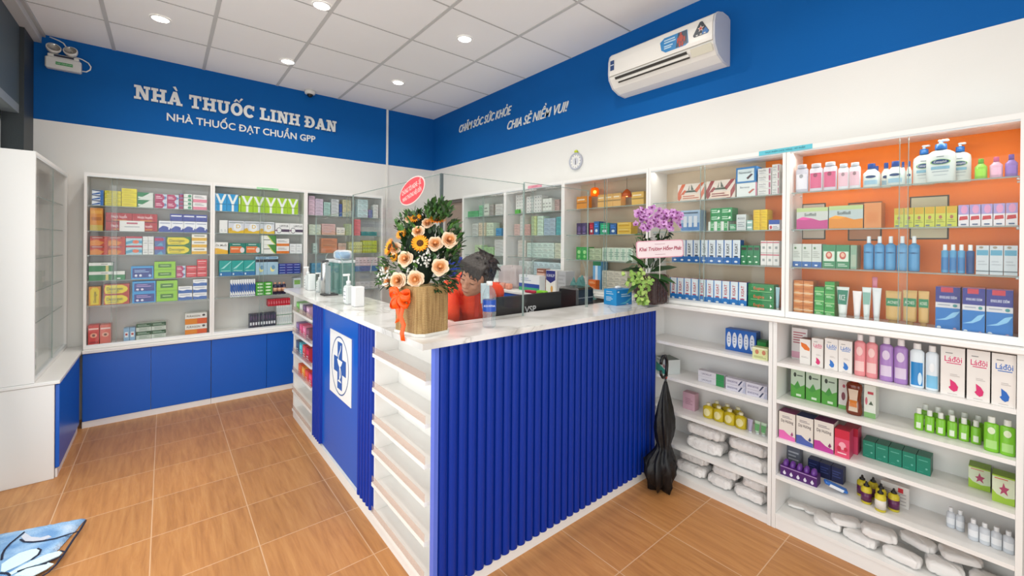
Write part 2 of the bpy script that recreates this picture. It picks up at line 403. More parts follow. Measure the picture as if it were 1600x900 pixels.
def slab_line(s, h, m, total):
    """s uses base letters; marks: '`' grave, '^' circumflex + acute over the letter before"""
    G = slab_glyphs(); x = 0; mb = MB(); polys = []
    for ch in s:
        if ch == ' ': x += .42; continue
        if ch == '`': polys.append([(x - .80, 1.36), (x - .60, 1.40), (x - .44, 1.12), (x - .56, 1.08)]); continue
        if ch == '^':
            polys += [[(x - .86, 1.10), (x - .70, 1.10), (x - .56, 1.24), (x - .66, 1.34)], [(x - .62, 1.34), (x - .56, 1.22), (x - .42, 1.10), (x - .28, 1.10)], [(x - .38, 1.24), (x - .26, 1.2), (x - .04, 1.42), (x - .22, 1.46)]]; continue
        wd, ps = G[ch]; polys += [[(p[0] + x, p[1]) for p in q] for q in ps]; x += wd + .07
    k = total / x
    for n_, q in enumerate(polys):
        d = 0.012 + 0.00004 * n_
        mb.prism([(p[0] * k, p[1] * h) for p in q], 'y', -d, 0, m)
    return mb
M_SIGN = mat('#e2e4e2', 0.45)
slab_line('NHA` THUO^C LINH DAN', 0.118, M_SIGN, 1.66).build('wall_lettering', loc=(-0.205, YB - .0005, 2.672), label='large white slab lettering NHÀ THUỐC LINH ĐAN on the blue back wall', cat='sign lettering')
def wall_text(t, size, x, y, z, side, lab, **k):
    mb = MB(); add_text(mb, t, size, M_SIGN, extrude=0.004, **k)
    return mb.build('wall_lettering', loc=(x, y, z), rz=0 if side == 'B' else -pi / 2, label=lab, cat='sign lettering')
wall_text('NHÀ THUỐC ĐẠT CHUẨN GPP', 0.093, 0.62, YB - .005, 2.528, 'B', 'smaller white lettering NHÀ THUỐC ĐẠT CHUẨN GPP under the large lettering', bold=0.0016, sx=0.93)
wall_text('CHĂM SÓC SỨC KHỎE', 0.118, XR - .005, 3.80, 2.757, 'R', 'white slanted lettering CHĂM SÓC SỨC KHỎE on the blue right wall', shear=0.42, bold=0.0012, sx=0.80)
wall_text('CHIA SẺ NIỀM VUI!', 0.118, XR - .005, 2.95, 2.607, 'R', 'white slanted lettering CHIA SẺ NIỀM VUI! left of the air conditioner', shear=0.42, bold=0.0012, sx=0.84)
# small stickers on cabinet tops
def strip(name, side, p, a, b, z0, z1, c, lab, txt, tc='#1c5a6c'):
    mb = MB(); w_ = abs(b - a)
    mb.box((-w_ / 2, -.0012, 0), (w_ / 2, 0, z1 - z0), mat(c, 0.5))
    add_text(mb, txt, (z1 - z0) * 0.55, mat(tc, 0.6), Matrix.Translation((0, -.002, (z1 - z0) * .3)), sx=0.8)
    mid = (a + b) / 2
    mb.build(name, loc=(mid, p, z0) if side == 'B' else (p, mid, z0), rz=0 if side == 'B' else -pi / 2, label=lab, cat='sticker')
# ================================================================== CABINETS, COUNTER, SHELVING
GL = glass('#fdfefe', 0.42); GLE = glass('#cfdedb', 0.5, 0.1, 'glass_edge', '#cfdcd8', 0.35)
M_ALU = mat('#dfe4e6', 0.3, 0.3); M_BACKP = mat('#dedcd7', 0.5); M_BEIGE = mat('#d0bda5', 0.55); M_ORANGE_VIEW = mat('#ff8206', 0.45)  # orange stands for the lit wall of another room, painted into the panel
PIN = MB().lathe([(.0045, -.013), (.0045, -.0065)], M_ALU, n=8).data('shelf_pin')
SHZ = [1.733, 1.532, 1.340, 1.136, 0.938]            # glass shelves, top faces
def frame(side, origin):
    """local frame: x runs to the viewer's right along the wall, -y faces the room"""
    return (origin, 0.0 if side == 'B' else -pi / 2)
def glass_shelf(w_, d, par, z):
    mb = MB().box((0.004, 0.004, z - .006), (w_ - .004, d, z), GL).box((0.004, 0.003, z - .006), (w_ - .004, 0.004, z), GLE)
    return mb.build('glass_shelf', par)
def upper_cabinet(side, p, a, b, z0, z1, depth, shelves, label, back=M_BACKP, split=None, doors=True, overlap=0.03):
    """p: plane of the front edge; a..b: left and right edge along the wall as seen from the room"""
    w_ = abs(b - a); org, rz = frame(side, (a, p, 0) if side == 'B' else (p, a, 0))
    t = thing('display_cabinet', label, 'cabinet', org, rz, 'glass fronted display cabinets')
    th = .016
    mb = MB().box((0, 0, z0), (th, depth, z1), M_WHITE).box((w_ - th, 0, z0), (w_, depth, z1), M_WHITE)
    mb.box((th, 0, z1 - .022), (w_ - th, depth, z1), M_WHITE).box((th, 0, z0), (w_ - th, depth, z0 + .02), M_WHITE)
    mb.build('carcass', t)
    MB().box((th, depth - .006, z0 + .02), (w_ - th, depth - .001, z1 - .022), back).build('back_panel', t)
    for z in shelves:
        mb = MB().box((th + .001, 0.026, z - .006), (w_ - th - .001, depth - .008, z), GL).box((th + .001, 0.024, z - .006), (w_ - th - .001, 0.026, z), GLE)
        s_ = mb.build('glass_shelf', t)
        for x in (th + .004, w_ - th - .004):
            for y in (.05, depth - .04): link('shelf_pin', PIN, s_, (x, y, z))
    if doors:
        MB().box((th, .002, z0 + .02), (w_ - th, .022, z0 + .032), M_ALU).build('door_track', t)
        MB().box((th, .002, z1 - .030), (w_ - th, .022, z1 - .022), M_ALU).build('door_track', t)
        c = split if split is not None else w_ / 2
        for k, (x0, x1, y) in enumerate(((th + .001, c + overlap / 2, .005), (c - overlap / 2, w_ - th - .001, .014))):
            q = MB().box((x0, y, z0 + .033), (x1, y + .005, z1 - .031), GL)
            e = x1 if k == 0 else x0
            q.box((e - .0012, y - .0005, z0 + .033), (e + .0012, y + .0055, z1 - .031), GLE)
            q.build('sliding_glass_door', t)
    return t
# back wall, first three glass cabinets
PB = 4.68
upper_cabinet('B', PB, -.478, .330, .605, 1.985, .215, SHZ, 'first back cabinet from the left, cartons behind sliding glass doors', split=.17)
upper_cabinet('B', PB, .331, 1.097, .605, 1.985, .215, SHZ, 'second back cabinet, with a row of lime cartons on top shelf')
upper_cabinet('B', PB, 1.098, 1.900, .605, 1.985, .215, SHZ, 'third back cabinet, at the right end, seen through the counter glass', split=.42)
# right wall, five glass cabinets from the street end inwards
PR = 2.446; DR = .204
SH5 = SHZ[:4]
Z0R = 1.092
upper_cabinet('R', PR, 0.780, -0.012, Z0R, 1.965, DR, [1.733, 1.545, 1.352], 'display cabinet with orange-lit room painted as back, at the right edge of the photo', back=M_ORANGE_VIEW, split=.45)
c2 = upper_cabinet('R', PR, 1.588, 0.782, Z0R, 1.965, DR, [1.733, 1.545, 1.352], 'display cabinet right of the orchid, back half beige, half painted orange room view', back=M_BEIGE, split=.36)
MB().box((.64, DR - .009, Z0R + .021), (.789, DR - .0065, 1.942), M_ORANGE_VIEW).build('back_panel', c2)  # thin sheet painted with the same orange-lit room
upper_cabinet('R', PR, 2.372, 1.590, Z0R, 1.965, DR, [1.733, 1.532, 1.337], 'display cabinet with stand-ins for glowing orange pendant lamps, left of the orchid', back=M_BEIGE, split=.42)
upper_cabinet('R', PR, 3.128, 2.374, Z0R, 1.965, DR, [1.733, 1.532, 1.337], 'display cabinet with a small pink sticker on its top edge')
upper_cabinet('R', PR, 3.860, 3.130, Z0R, 1.965, DR, [1.733, 1.532, 1.337], 'farthest display cabinet on the right wall, next to the doorway')
# left cabinet, against the shop front
def left_cab():
    t = thing('display_cabinet', 'tall white display cabinet at the left edge of the photo', 'cabinet', (0, 0, 0), 0, 'glass fronted display cabinets')
    x0, x1, y0, y1 = -.772, -.59, 3.79, 4.892
    MB().box((x0, y0, .60), (x1, y0 + .02, 1.985), M_WHITE).box((x0, y1 - .018, .60), (x1, y1, 1.985), M_WHITE).box((x0, y0 + .02, 1.965), (x1, y1 - .018, 1.985), M_WHITE).box((x0, y0 + .02, .60), (x1, y1 - .018, .62), M_WHITE).build('carcass', t)
    MB().box((x0, y0 + .02, .62), (x0 + .006, y1 - .018, 1.965), M_BACKP).build('back_panel', t)
    for z in SHZ:
        MB().box((x0 + .008, y0 + .021, z - .006), (x1 - .026, y1 - .019, z), GL).box((x1 - .026, y0 + .021, z - .006), (x1 - .024, y1 - .019, z), GLE).build('glass_shelf', t)
    ym = (y0 + y1) / 2
    MB().box((x1 - .022, y0 + .02, .62), (x1 - .001, y1 - .018, .632), M_ALU).build('door_track', t)
    MB().box((x1 - .022, y0 + .02, 1.953), (x1 - .001, y1 - .018, 1.965), M_ALU).build('door_track', t)
    MB().box((x1 - .010, y0 + .021, .633), (x1 - .005, ym + .02, 1.952), GL).box((x1 - .0105, ym + .019, .633), (x1 - .0045, ym + .0215, 1.952), GLE).build('sliding_glass_door', t)
    MB().box((x1 - .019, ym - .02, .633), (x1 - .014, y1 - .019, 1.952), GL).build('sliding_glass_door', t)
left_cab()
# base cabinets
def base_cabinet(org, rz, w_, depth, h, doors, label, pl=.05):
    t = thing('base_cabinet', label, 'cabinet', org, rz, 'low cabinets with blue doors')
    MB().box((0, .02, .0), (w_, depth, h), M_WHITE2).build('carcass', t)
    MB().box((0, .004, 0), (w_, .0195, pl), M_WHITE).build('plinth', t)
    n = len(doors) - 1
    for k in range(n):
        MB().box((doors[k] + .0012, 0, pl + .001), (doors[k + 1] - .0012, .018, h - .003), M_BLUE, bev=.0015).build('door', t)
    return t
base_cabinet((-.480, 4.657, 0), 0, .805, .235, .575, [0, .40, .805], 'low blue cabinet under the first back cabinet')
base_cabinet((.327, 4.657, 0), 0, .775, .235, .575, [0, .43, .775], 'low blue cabinet under the second back cabinet')
base_cabinet((1.104, 4.657, 0), 0, .800, .235, .575, [0, .4, .8], 'low blue cabinet under the third back cabinet')
MB().box((-.480, 4.640, .577), (1.904, 4.892, .603), M_WHITE, bev=.003).build('worktop', label='white ledge along the back wall between blue doors and glass cabinets', cat='worktop')
# left base cabinet
t = thing('base_cabinet', 'low cabinet at the left edge with white end panel and blue door', 'cabinet', (0, 0, 0), 0, 'low cabinets with blue doors')
MB().box((-.772, 3.79, 0), (-.508, 4.60, .575), M_WHITE, bev=.002).build('carcass', t)
MB().box((-.506, 3.805, .06), (-.488, 4.598, .570), M_BLUE, bev=.0015).build('door', t)
MB().box((-.506, 3.81, 0), (-.497, 4.598, .055), M_WHITE).build('plinth', t)
MB().box((-.774, 3.785, .577), (-.484, 4.892, .598), M_WHITE, bev=.003).build('worktop', label='white ledge of the left cabinet', cat='worktop')
# low cabinets behind the counter under the inner right wall cabinets
base_cabinet((2.20, 3.80, 0), -pi / 2, 1.75, .45, 1.045, [0, .44, .88, 1.31, 1.75], 'blue fronted base cabinet behind the counter along the right wall')
MB().box((2.185, 2.05, 1.047), (2.650, 3.86, 1.070), M_WHITE, bev=.003).build('worktop', label='white work surface behind the counter along the right wall', cat='worktop')
MB().box((2.440, 2.05, 1.0705), (2.650, 3.86, 1.091), M_WHITE).build('cabinet_rail', label='white base rail under the inner right wall cabinets', cat='rail')
# open shelving under the right wall cabinets
LOWZ_R = [.858, .667, .468, .276, .078]; LOWZ_M = [.848, .632, .423, .217, .050]
def open_shelf(a, b, zs, label, x0=2.421):
    w_ = abs(a - b); depth = XR - x0 - .006
    t = thing('open_shelving_unit', label, 'shelving', (x0, a, 0), -pi / 2, 'white open shelving under the right wall cabinets')
    for x in (0, w_ - .018): MB().box((x, 0, 0), (x + .018, depth, 1.064), M_WHITE).build('side_panel', t)
    MB().box((.018, depth - .008, .05), (w_ - .018, depth, 1.064), M_WHITE2).build('back_panel', t)
    for z in zs:
        MB().box((.0185, .001, z - .018), (w_ - .0185, depth - .009, z), M_WHITE).build('shelf', t)
    MB().box((.0185, .004, 0), (w_ - .0185, .018, zs[-1] - .0185), M_WHITE).build('plinth', t)
    return t
open_shelf(.826, -.012, LOWZ_R, 'white open shelving unit at the right edge of the photo')
open_shelf(1.60, .828, LOWZ_M, 'white open shelving unit right of the counter, behind the umbrella')
MB().box((2.402, -.014, 1.066), (2.650, 2.03, 1.090), M_WHITE, bev=.004).build('worktop', label='white ledge over the open shelving on the right wall', cat='worktop')
# stickers on top edges
strip('shelf_sticker', 'R', PR - .0005, .912, .667, 1.942, 1.966, '#62c4d6', 'pale turquoise sticker strip on the top edge of the right wall cabinets', 'THỰC PHẨM CHỨC NĂNG - MỸ PHẨM')
strip('shelf_sticker', 'B', PB - .0005, .668, .850, 1.955, 1.975, '#a6dcae', 'pale green sticker strip on the second back cabinet', 'THUỐC KHÔNG KÊ ĐƠN', '#2c7a3c')
strip('shelf_sticker', 'R', PR - .0005, 2.80, 2.62, 1.942, 1.966, '#f2a3b4', 'small pink sticker strip on the inner right wall cabinets', 'THUỐC KÊ ĐƠN', '#b02040')
# ------------------------------------------------------------------ COUNTER
def marble():
    m, nt, b = new_mat('white_marble'); N = nt.nodes.new; L = nt.links.new
    tc = N('ShaderNodeTexCoord'); n = N('ShaderNodeTexNoise'); n.inputs['Scale'].default_value = 1.5; n.inputs['Detail'].default_value = 9; n.inputs['Distortion'].default_value = 1.6
    L(tc.outputs['Object'], n.inputs['Vector'])
    s_ = N('ShaderNodeMath'); s_.operation = 'SUBTRACT'; s_.inputs[1].default_value = .5; a_ = N('ShaderNodeMath'); a_.operation = 'ABSOLUTE'
    L(n.outputs[0], s_.inputs[0]); L(s_.outputs[0], a_.inputs[0])
    r = ramp(nt, [(0.0, '#c9c7c3'), (0.010, '#e2e1de'), (0.03, '#ecebe9')]); L(a_.outputs[0], r.inputs[0])
    n2 = N('ShaderNodeTexNoise'); n2.inputs['Scale'].default_value = 3.5; L(tc.outputs['Object'], n2.inputs['Vector'])
    r2_ = ramp(nt, [(0.48, '#ffffff'), (0.62, '#e3e2df')]); L(n2.outputs[0], r2_.inputs[0])
    mx = N('ShaderNodeMix'); mx.data_type = 'RGBA'; mx.blend_type = 'MULTIPLY'; mx.inputs[0].default_value = 1; L(r.outputs[0], mx.inputs[6]); L(r2_.outputs[0], mx.inputs[7])
    L(mx.outputs[2], b.inputs['Base Color']); b.inputs['Roughness'].default_value = 0.12
    return m
M_MARBLE = marble()
CT = 1.07                                            # counter top surface
ctr = thing('reception_counter', 'white and blue pharmacy counter with ribbed front and marble top', 'counter', (.83, 1.509, 0), 0)
def cb(x0, y0, z0, x1, y1, z1): return (x0 - .83, y0 - 1.509, z0), (x1 - .83, y1 - 1.509, z1)
# ribbed front
NR = 33; P = 1.57 / NR; prof = []
for k in range(NR):
    x = k * P
    prof += [(x, 0.0)]
    for j in range(0, 9):
        t_ = pi * j / 8; prof.append((x + .004 + (P - .008) * (1 - cos(t_)) / 2, -.016 * sin(t_) ** 0.8))
prof += [(1.57, 0), (1.57, .012), (0, .012)]
def ribs(pts, x0, x1, z0, z1, m): return MB().prism(pts, 'z', z0, z1, m)
mb = MB(); n0 = len(prof)
mb.prism([(p[0] + .012, p[1]) for p in prof], 'z', .047, 1.044, M_RIB, caps=False)
q = [(p[0] + .012, p[1]) for p in prof[:-2]]
for z in (.047, 1.044):
    base = len(mb.v); mb.v += [(a, b_, z) for a, b_ in q]; mb.v += [(a, .012, z) for a, b_ in q]; n_ = len(q)
    for i in range(n_ - 1): mb.f.append([base + i, base + i + 1, base + n_ + i + 1, base + n_ + i]); mb.m.append(M_RIB); mb.sm.append(False)
mb.build('ribbed_front_panel', ctr)
MB().box(*cb(.826, 1.5215, 0), (0, 0, 0)) if False else None
MB().box(*cb(.836, 1.5215, 0, 2.42, 1.54, 1.044), M_WHITE).box(*cb(.84, 1.500, 0, 2.42, 1.5215, .046), M_WHITE).build('front_board', ctr)
MB().box(*cb(.822, 1.492, 0, .8405, 1.5215, 1.044), mat('#5a74d8', 0.35)).build('corner_trim', ctr, label='light blue corner trim')
# customer side arm (faces -x)
def rib_strip(y0, y1, n):
    mb = MB(); p = (y1 - y0) / n; pts = []
    for k in range(n):
        for j in range(0, 9):
            t_ = pi * j / 8; pts.append((-.014 * sin(t_) ** .8, y0 + k * p + .006 + (p - .012) * (1 - cos(t_)) / 2))
    pts += [(.012, y1), (.012, y0)]
    mb.prism([(a - .0, b_ - 1.509) for a, b_ in pts], 'z', .075, 1.044, M_RIB)
    return mb
rib_strip(2.145, 2.36, 5).build('ribbed_side_panel', ctr)
rib_strip(3.076, 3.283, 5).build('ribbed_side_panel', ctr)
MB().box(*cb(.835, 2.3602, .075, .842, 3.0758, 1.044), M_BLUE).build('blue_front_panel', ctr)
MB().box(*cb(.843, 2.145, .0, .862, 3.285, 1.044), M_WHITE).box(*cb(.828, 1.545, 0, .8425, 3.90, .062), M_WHITE).build('arm_board', ctr)
NZ = [.893, .718, .552, .398, .235, .080]
ACR = glass('#fcf5f2', 0.5, name='clear_acrylic', body='#efe0d6', body_amt=0.12)
for (y0, y1) in ((1.545, 2.143), (3.287, 3.895)):
    for yy in (y0, y1 - .014): MB().box(*cb(.833 if yy != y0 else .843, yy, .0, 1.02, yy + .014, 1.044), M_WHITE).build('niche_side', ctr)
    MB().box(*cb(.955, y0 + .0145, .0, .968, y1 - .0145, 1.044), M_WHITE).build('niche_back', ctr)
    for z in NZ:
        s_ = MB().box(*cb(.815, y0 + .0145, z - .018, .9545, y1 - .0145, z), M_WHITE).build('shelf', ctr)
        MB().box(*cb(.8165, y0 + .015, z + .0005, .8185, y1 - .015, z + .034), ACR).build('clear_lip', s_)
MB().box(*cb(1.0, 3.90, 0, .83, 3.912, 1.044), M_WHITE).build('end_panel', ctr)
# marble top, one continuous L
xo, yo = .760, 1.475
pts = [(xo, yo), (2.402, yo), (2.402, 1.80), (1.10, 1.80), (1.10, 3.93), (xo, 3.93)]
MB().prism([(a - .83, b_ - 1.509) for a, b_ in pts], 'z', 1.0455, CT, M_MARBLE).build('countertop', ctr)
# inner work desk
MB().box(*cb(1.0, 1.541, 0, 2.41, 1.556, 1.044), M_WHITE2).box(*cb(1.12, 1.557, .70, 2.19, 2.00, .725), M_WHITE).build('inner_desk', ctr)
# cross and snake sign
M_LOGO = mat('#2a5cab', 0.5)
def sign():
    mb = MB().box((-.204, -.004, -.20), (.204, 0, .20), mat('#f3f3f2', 0.4))
    def P(pts, d, m): mb.poly([(x, -d, z) for x, z in pts], m)
    el = lambda rx, rz, n=48: [(rx * cos(2 * pi * i / n), rz * sin(2 * pi * i / n)) for i in range(n)]
    for ro, ri, m_ in (((.165, .180), (.157, .172), mat('#3f5f94', .5)),):
        a = el(*ro); b_ = el(*ri)
        for i in range(48):
            j = (i + 1) % 48; P([a[i], a[j], b_[j], b_[i]], .0046, m_)
    P([(-.045, -.145), (.045, -.145), (.045, .145), (-.045, .145)], .0046, M_LOGO)
    P([(-.115, -.047), (.115, -.047), (.115, .047), (-.115, .047)], .0048, M_LOGO)
    wm = mat('#f6f6f5', .5)
    # bowl on a stem with a snake round it
    P([(-.05, .035), (.052, .035), (.030, .006), (.008, -.008), (-.008, -.008), (-.030, .006)], .0054, wm)
    P([(-.006, -.008), (.006, -.008), (.006, -.09), (-.006, -.09)], .0054, wm)
    P([(-.035, -.10), (.035, -.10), (.02, -.088), (-.02, -.088)], .0054, wm)
    pts = [(.028 * sin(t * 1.0) * (1 - .03 * t), -.082 + .0262 * t) for t in [i * .25 for i in range(0, 33)]]
    for i in range(len(pts) - 1):
        (x0, z0), (x1, z1) = pts[i], pts[i + 1]; dx, dz = x1 - x0, z1 - z0; L_ = math.hypot(dx, dz); nx, nz = -dz / L_ * .0055, dx / L_ * .0055
        P([(x0 - nx, z0 - nz), (x1 - nx, z1 - nz), (x1 + nx, z1 + nz), (x0 + nx, z0 + nz)], .0060, wm)
    return mb
sign().build('cross_and_snake_sign', ctr, loc=(.004, 2.695 - 1.509, .697), rz=-pi / 2, label='white plaque with blue pharmacy cross and snake')
# ------------------------------------------------------------------ glass partition on the counter
def pane(name, lab, org, rz, w_, h, hole=None):
    """hole: (x0, x1, height) arched opening from the bottom"""
    t = 0.008
    if not hole:
        mb = MB().box((0, 0, 0), (w_, t, h), GL)
    else:
        x0, x1, hh = hole; r = .10; pts = [(0, 0), (x0, 0)] if x0 > 0 else []
        arc_l = [(x0 + r - r * cos(a), hh - r + r * sin(a)) for a in [pi / 2 * i / 8 for i in range(9)]]
        arc_r = [(x1 - r + r * sin(a), hh - r + r * cos(a)) for a in [pi / 2 * i / 8 for i in range(9)]]
        pts = [(0, 0), (x0, 0)] + arc_l + arc_r + [(x1, 0), (w_, 0), (w_, h), (0, h)]
        mb = MB()
        # split into quads so the pane is a clean closed plate
        def plate(q): mb.prism(q, 'y', 0, t, GL, caps=True)
        n = len(pts)
        for i in range(n):
            a, b_ = pts[i], pts[(i + 1) % n]; mb._add([(a[0], 0, a[1]), (b_[0], 0, b_[1]), (b_[0], t, b_[1]), (a[0], t, a[1])], [(0, 1, 2, 3)], GLE if 1 < i < n - 4 else GL)
        for y in (0, t): mb.poly([(p[0], y, p[1]) for p in pts], GL)
        es = arc_l + arc_r
    mb.box((-.0008, -.0006, 0), (.0008, t + .0006, h), GLE).box((w_ - .0008, -.0006, 0), (w_ + .0008, t + .0006, h), GLE).box((0, -.0006, h - .0012), (w_, t + .0006, h + .0006), GLE)
    return mb.build(name, loc=org, rz=rz, label=lab, cat='glass screen', group='glass screen panes on the counter')
GH = .71
pane('glass_screen', 'tall clear glass pane on the counter in front of the person', (.982, 1.722, CT), 0, .495, GH)
pane('glass_screen', 'clear glass pane with arched opening in front of the monitors', (1.481, 1.722, CT), 0, .52, .72, (.02, .505, .31))
pane('glass_screen', 'clear glass pane left of the flower basket with arched opening', (.977, 2.93, CT), -pi / 2, 1.20, GH, (.33, .80, .30))
pane('glass_screen', 'clear glass pane on the far left of the counter with arched opening', (.977, 3.84, CT), -pi / 2, .905, .60, (.26, .70, .30))
MB().box((-.006, -.006, 0), (.006, .006, GH), mat('#5b6668', 0.25, 0.2)).build('joint_strip', loc=(.977, 1.724, CT), label='dark joint strip where the two glass screens meet', cat='glass screen')
# oval sticker on the glass
sm = MB(); oc = mat('#ee4b55', .5); ow = mat('#fbd6d0', .6)
el = [(.138 * cos(2 * pi * i / 40), .060 * sin(2 * pi * i / 40)) for i in range(40)]
sm.prism([(x * 1.06, z * 1.09) for x, z in el], 'y', -.0012, 0, ow); sm.prism(el, 'y', -.0024, -.0013, oc)
add_text(sm, 'CHÚNG TÔI NGHE - SẼ', .034, ow, Matrix.Translation((0, -.003, .006)), bold=.0005, sx=.62); add_text(sm, 'MANG THƯƠNG HIỆU ĐẾN', .030, ow, Matrix.Translation((0, -.003, -.030)), bold=.0005, sx=.58)
sm.build('oval_sticker', loc=(.972, 2.02, CT + .655), rot=(0, R(-12), -pi / 2), label='red oval sticker at the top of the glass screen above the flowers', cat='sticker')

# added unseen warm fill lights that brighten the two cabinets nearest the street
for y0_, y1_, pw in ((0.02, 0.75, 1.4), (0.82, 1.56, .8)):
    area_light('cabinet_fill_light', (PR + .05, (y0_ + y1_) / 2, 1.938), (R(0), R(18), 0), .04, y1_ - y0_, pw, (1.0, .93, .84))

for (y_, z_, c_, nm_) in ((3.86, SHZ[1], '#7a6a70', 'mauve'), (3.86, SHZ[2], '#c9a06a', 'tan'), (3.86, SHZ[3], '#b3686c', 'dusty red'), (3.86, .62, '#c2504a', 'brick red'), (4.05, .62, '#b9c4b4', 'grey green'), (4.3, SHZ[3], '#c9cfc6', 'pale grey')):
    MB().box((-.70, y_ - .04, z_ + .0006), (-.632, y_ + .06, z_ + .11), mat(c_, .5)).box((-.6318, y_ - .03, z_ + .03), (-.6312, y_ + .05, z_ + .07), mat('#e3e0da', .5)).build('medicine_pack', label=nm_ + ' pack on a shelf of the left edge cabinet, ' + ('floor' if z_ == .62 else 'upper level'), cat='box', group='packs in the left edge cabinet')
# ================================================================== PRODUCTS
def shade(c, k):
    c = c.lstrip('#'); return '#%02x%02x%02x' % tuple(max(0, min(255, int(int(c[i:i + 2], 16) * k))) for i in (0, 2, 4))
def carton(w_, d, h, base, dec=(), rough=0.42, side=None, top=None):
    """front faces -y, origin at bottom centre of the front face; dec in fractions of the front face"""
    mb = MB(); m = mat(base, rough); e = min(w_, h, d) * .02; x = w_ / 2 - .0006
    vs = [(-x, 0, 0), (x, 0, 0), (x, d, 0), (-x, d, 0), (-x, 0, h), (x, 0, h), (x, d, h), (-x, d, h)]
    fs = [(0, 3, 2, 1), (4, 5, 6, 7), (0, 1, 5, 4), (1, 2, 6, 5), (2, 3, 7, 6), (3, 0, 4, 7)]
    mb._add(vs, [fs[0], fs[4]], m); mb._add(vs, [fs[1]], mat(top, rough) if top else m); mb._add(vs, [fs[2]], m)
    ms = mat(side, rough) if side else m; mb._add(vs, [fs[3], fs[5]], ms)
    lay = 0
    for q in dec:
        lay += 1; y = -.0003 * lay; k = q[0]
        X = lambda f: -x + 2 * x * f
        Z = lambda f: h * f
        if k == 'r': mb.poly([(X(q[1]), y, Z(q[2])), (X(q[3]), y, Z(q[2])), (X(q[3]), y, Z(q[4])), (X(q[1]), y, Z(q[4]))], mat(q[5], rough))
        elif k == 'rs':   # band round front and both sides
            mb.poly([(X(0), y, Z(q[1])), (X(1), y, Z(q[1])), (X(1), y, Z(q[2])), (X(0), y, Z(q[2]))], mat(q[3], rough))
            for sx in (-1, 1):
                pts = [(sx * (x + .0002 * lay), 0, Z(q[1])), (sx * (x + .0002 * lay), d, Z(q[1])), (sx * (x + .0002 * lay), d, Z(q[2])), (sx * (x + .0002 * lay), 0, Z(q[2]))]
                mb.poly(pts if sx > 0 else pts[::-1], mat(q[3], rough))
        elif k == 'e': mb.poly([(X(q[1]) + q[3] * w_ * cos(2 * pi * i / 20), y, Z(q[2]) + q[4] * h * sin(2 * pi * i / 20)) for i in range(20)], mat(q[5], rough))
        elif k == 'p': mb.poly([(X(a), y, Z(b_)) for a, b_ in q[1]], mat(q[2], rough))
        elif k == 'l':    # fine print lines
            _, x0, x1, z0, z1, n_, c_ = q
            for i in range(n_):
                zz = z0 + (z1 - z0) * (i + .5) / n_; hh = (z1 - z0) / n_ * .22; xe = x1 - (x1 - x0) * (.25 if i % 2 else 0)
                mb.poly([(X(x0), y, Z(zz - hh)), (X(xe), y, Z(zz - hh)), (X(xe), y, Z(zz + hh)), (X(x0), y, Z(zz + hh))], mat(c_, rough))
        elif k in ('t', 'tv'):
            _, s_, cx, cz, size, c_ = q[:6]; wmax = q[6] if len(q) > 6 else .9
            sz = size * (h if k == 't' else w_); v, f = text_mesh(s_, 1.0, 0, .01); xs = [p[0] for p in v]; tw = (max(xs) - min(xs)) * sz
            lim = (2 * x if k == 't' else h) * wmax; kx = min(1.0, lim / tw) if tw else 1
            kk = sz if kx > .55 else sz * kx / .55; kx2 = (lim / ((max(xs) - min(xs)) * kk)) if (max(xs) - min(xs)) * kk > lim else 1
            if k == 't': M = Matrix.Translation((X(cx), y, Z(cz) - kk * .35)) @ Matrix.Diagonal((kk * kx2, 1, kk, 1))
            else: M = Matrix.Translation((X(cx) + kk * .35, y, Z(cz))) @ Matrix.Rotation(-pi / 2, 4, 'Y') @ Matrix.Diagonal((kk * kx2, 1, kk, 1))
            mb._add([M @ Vector(p) for p in v], f, mat(c_, rough))
    return mb
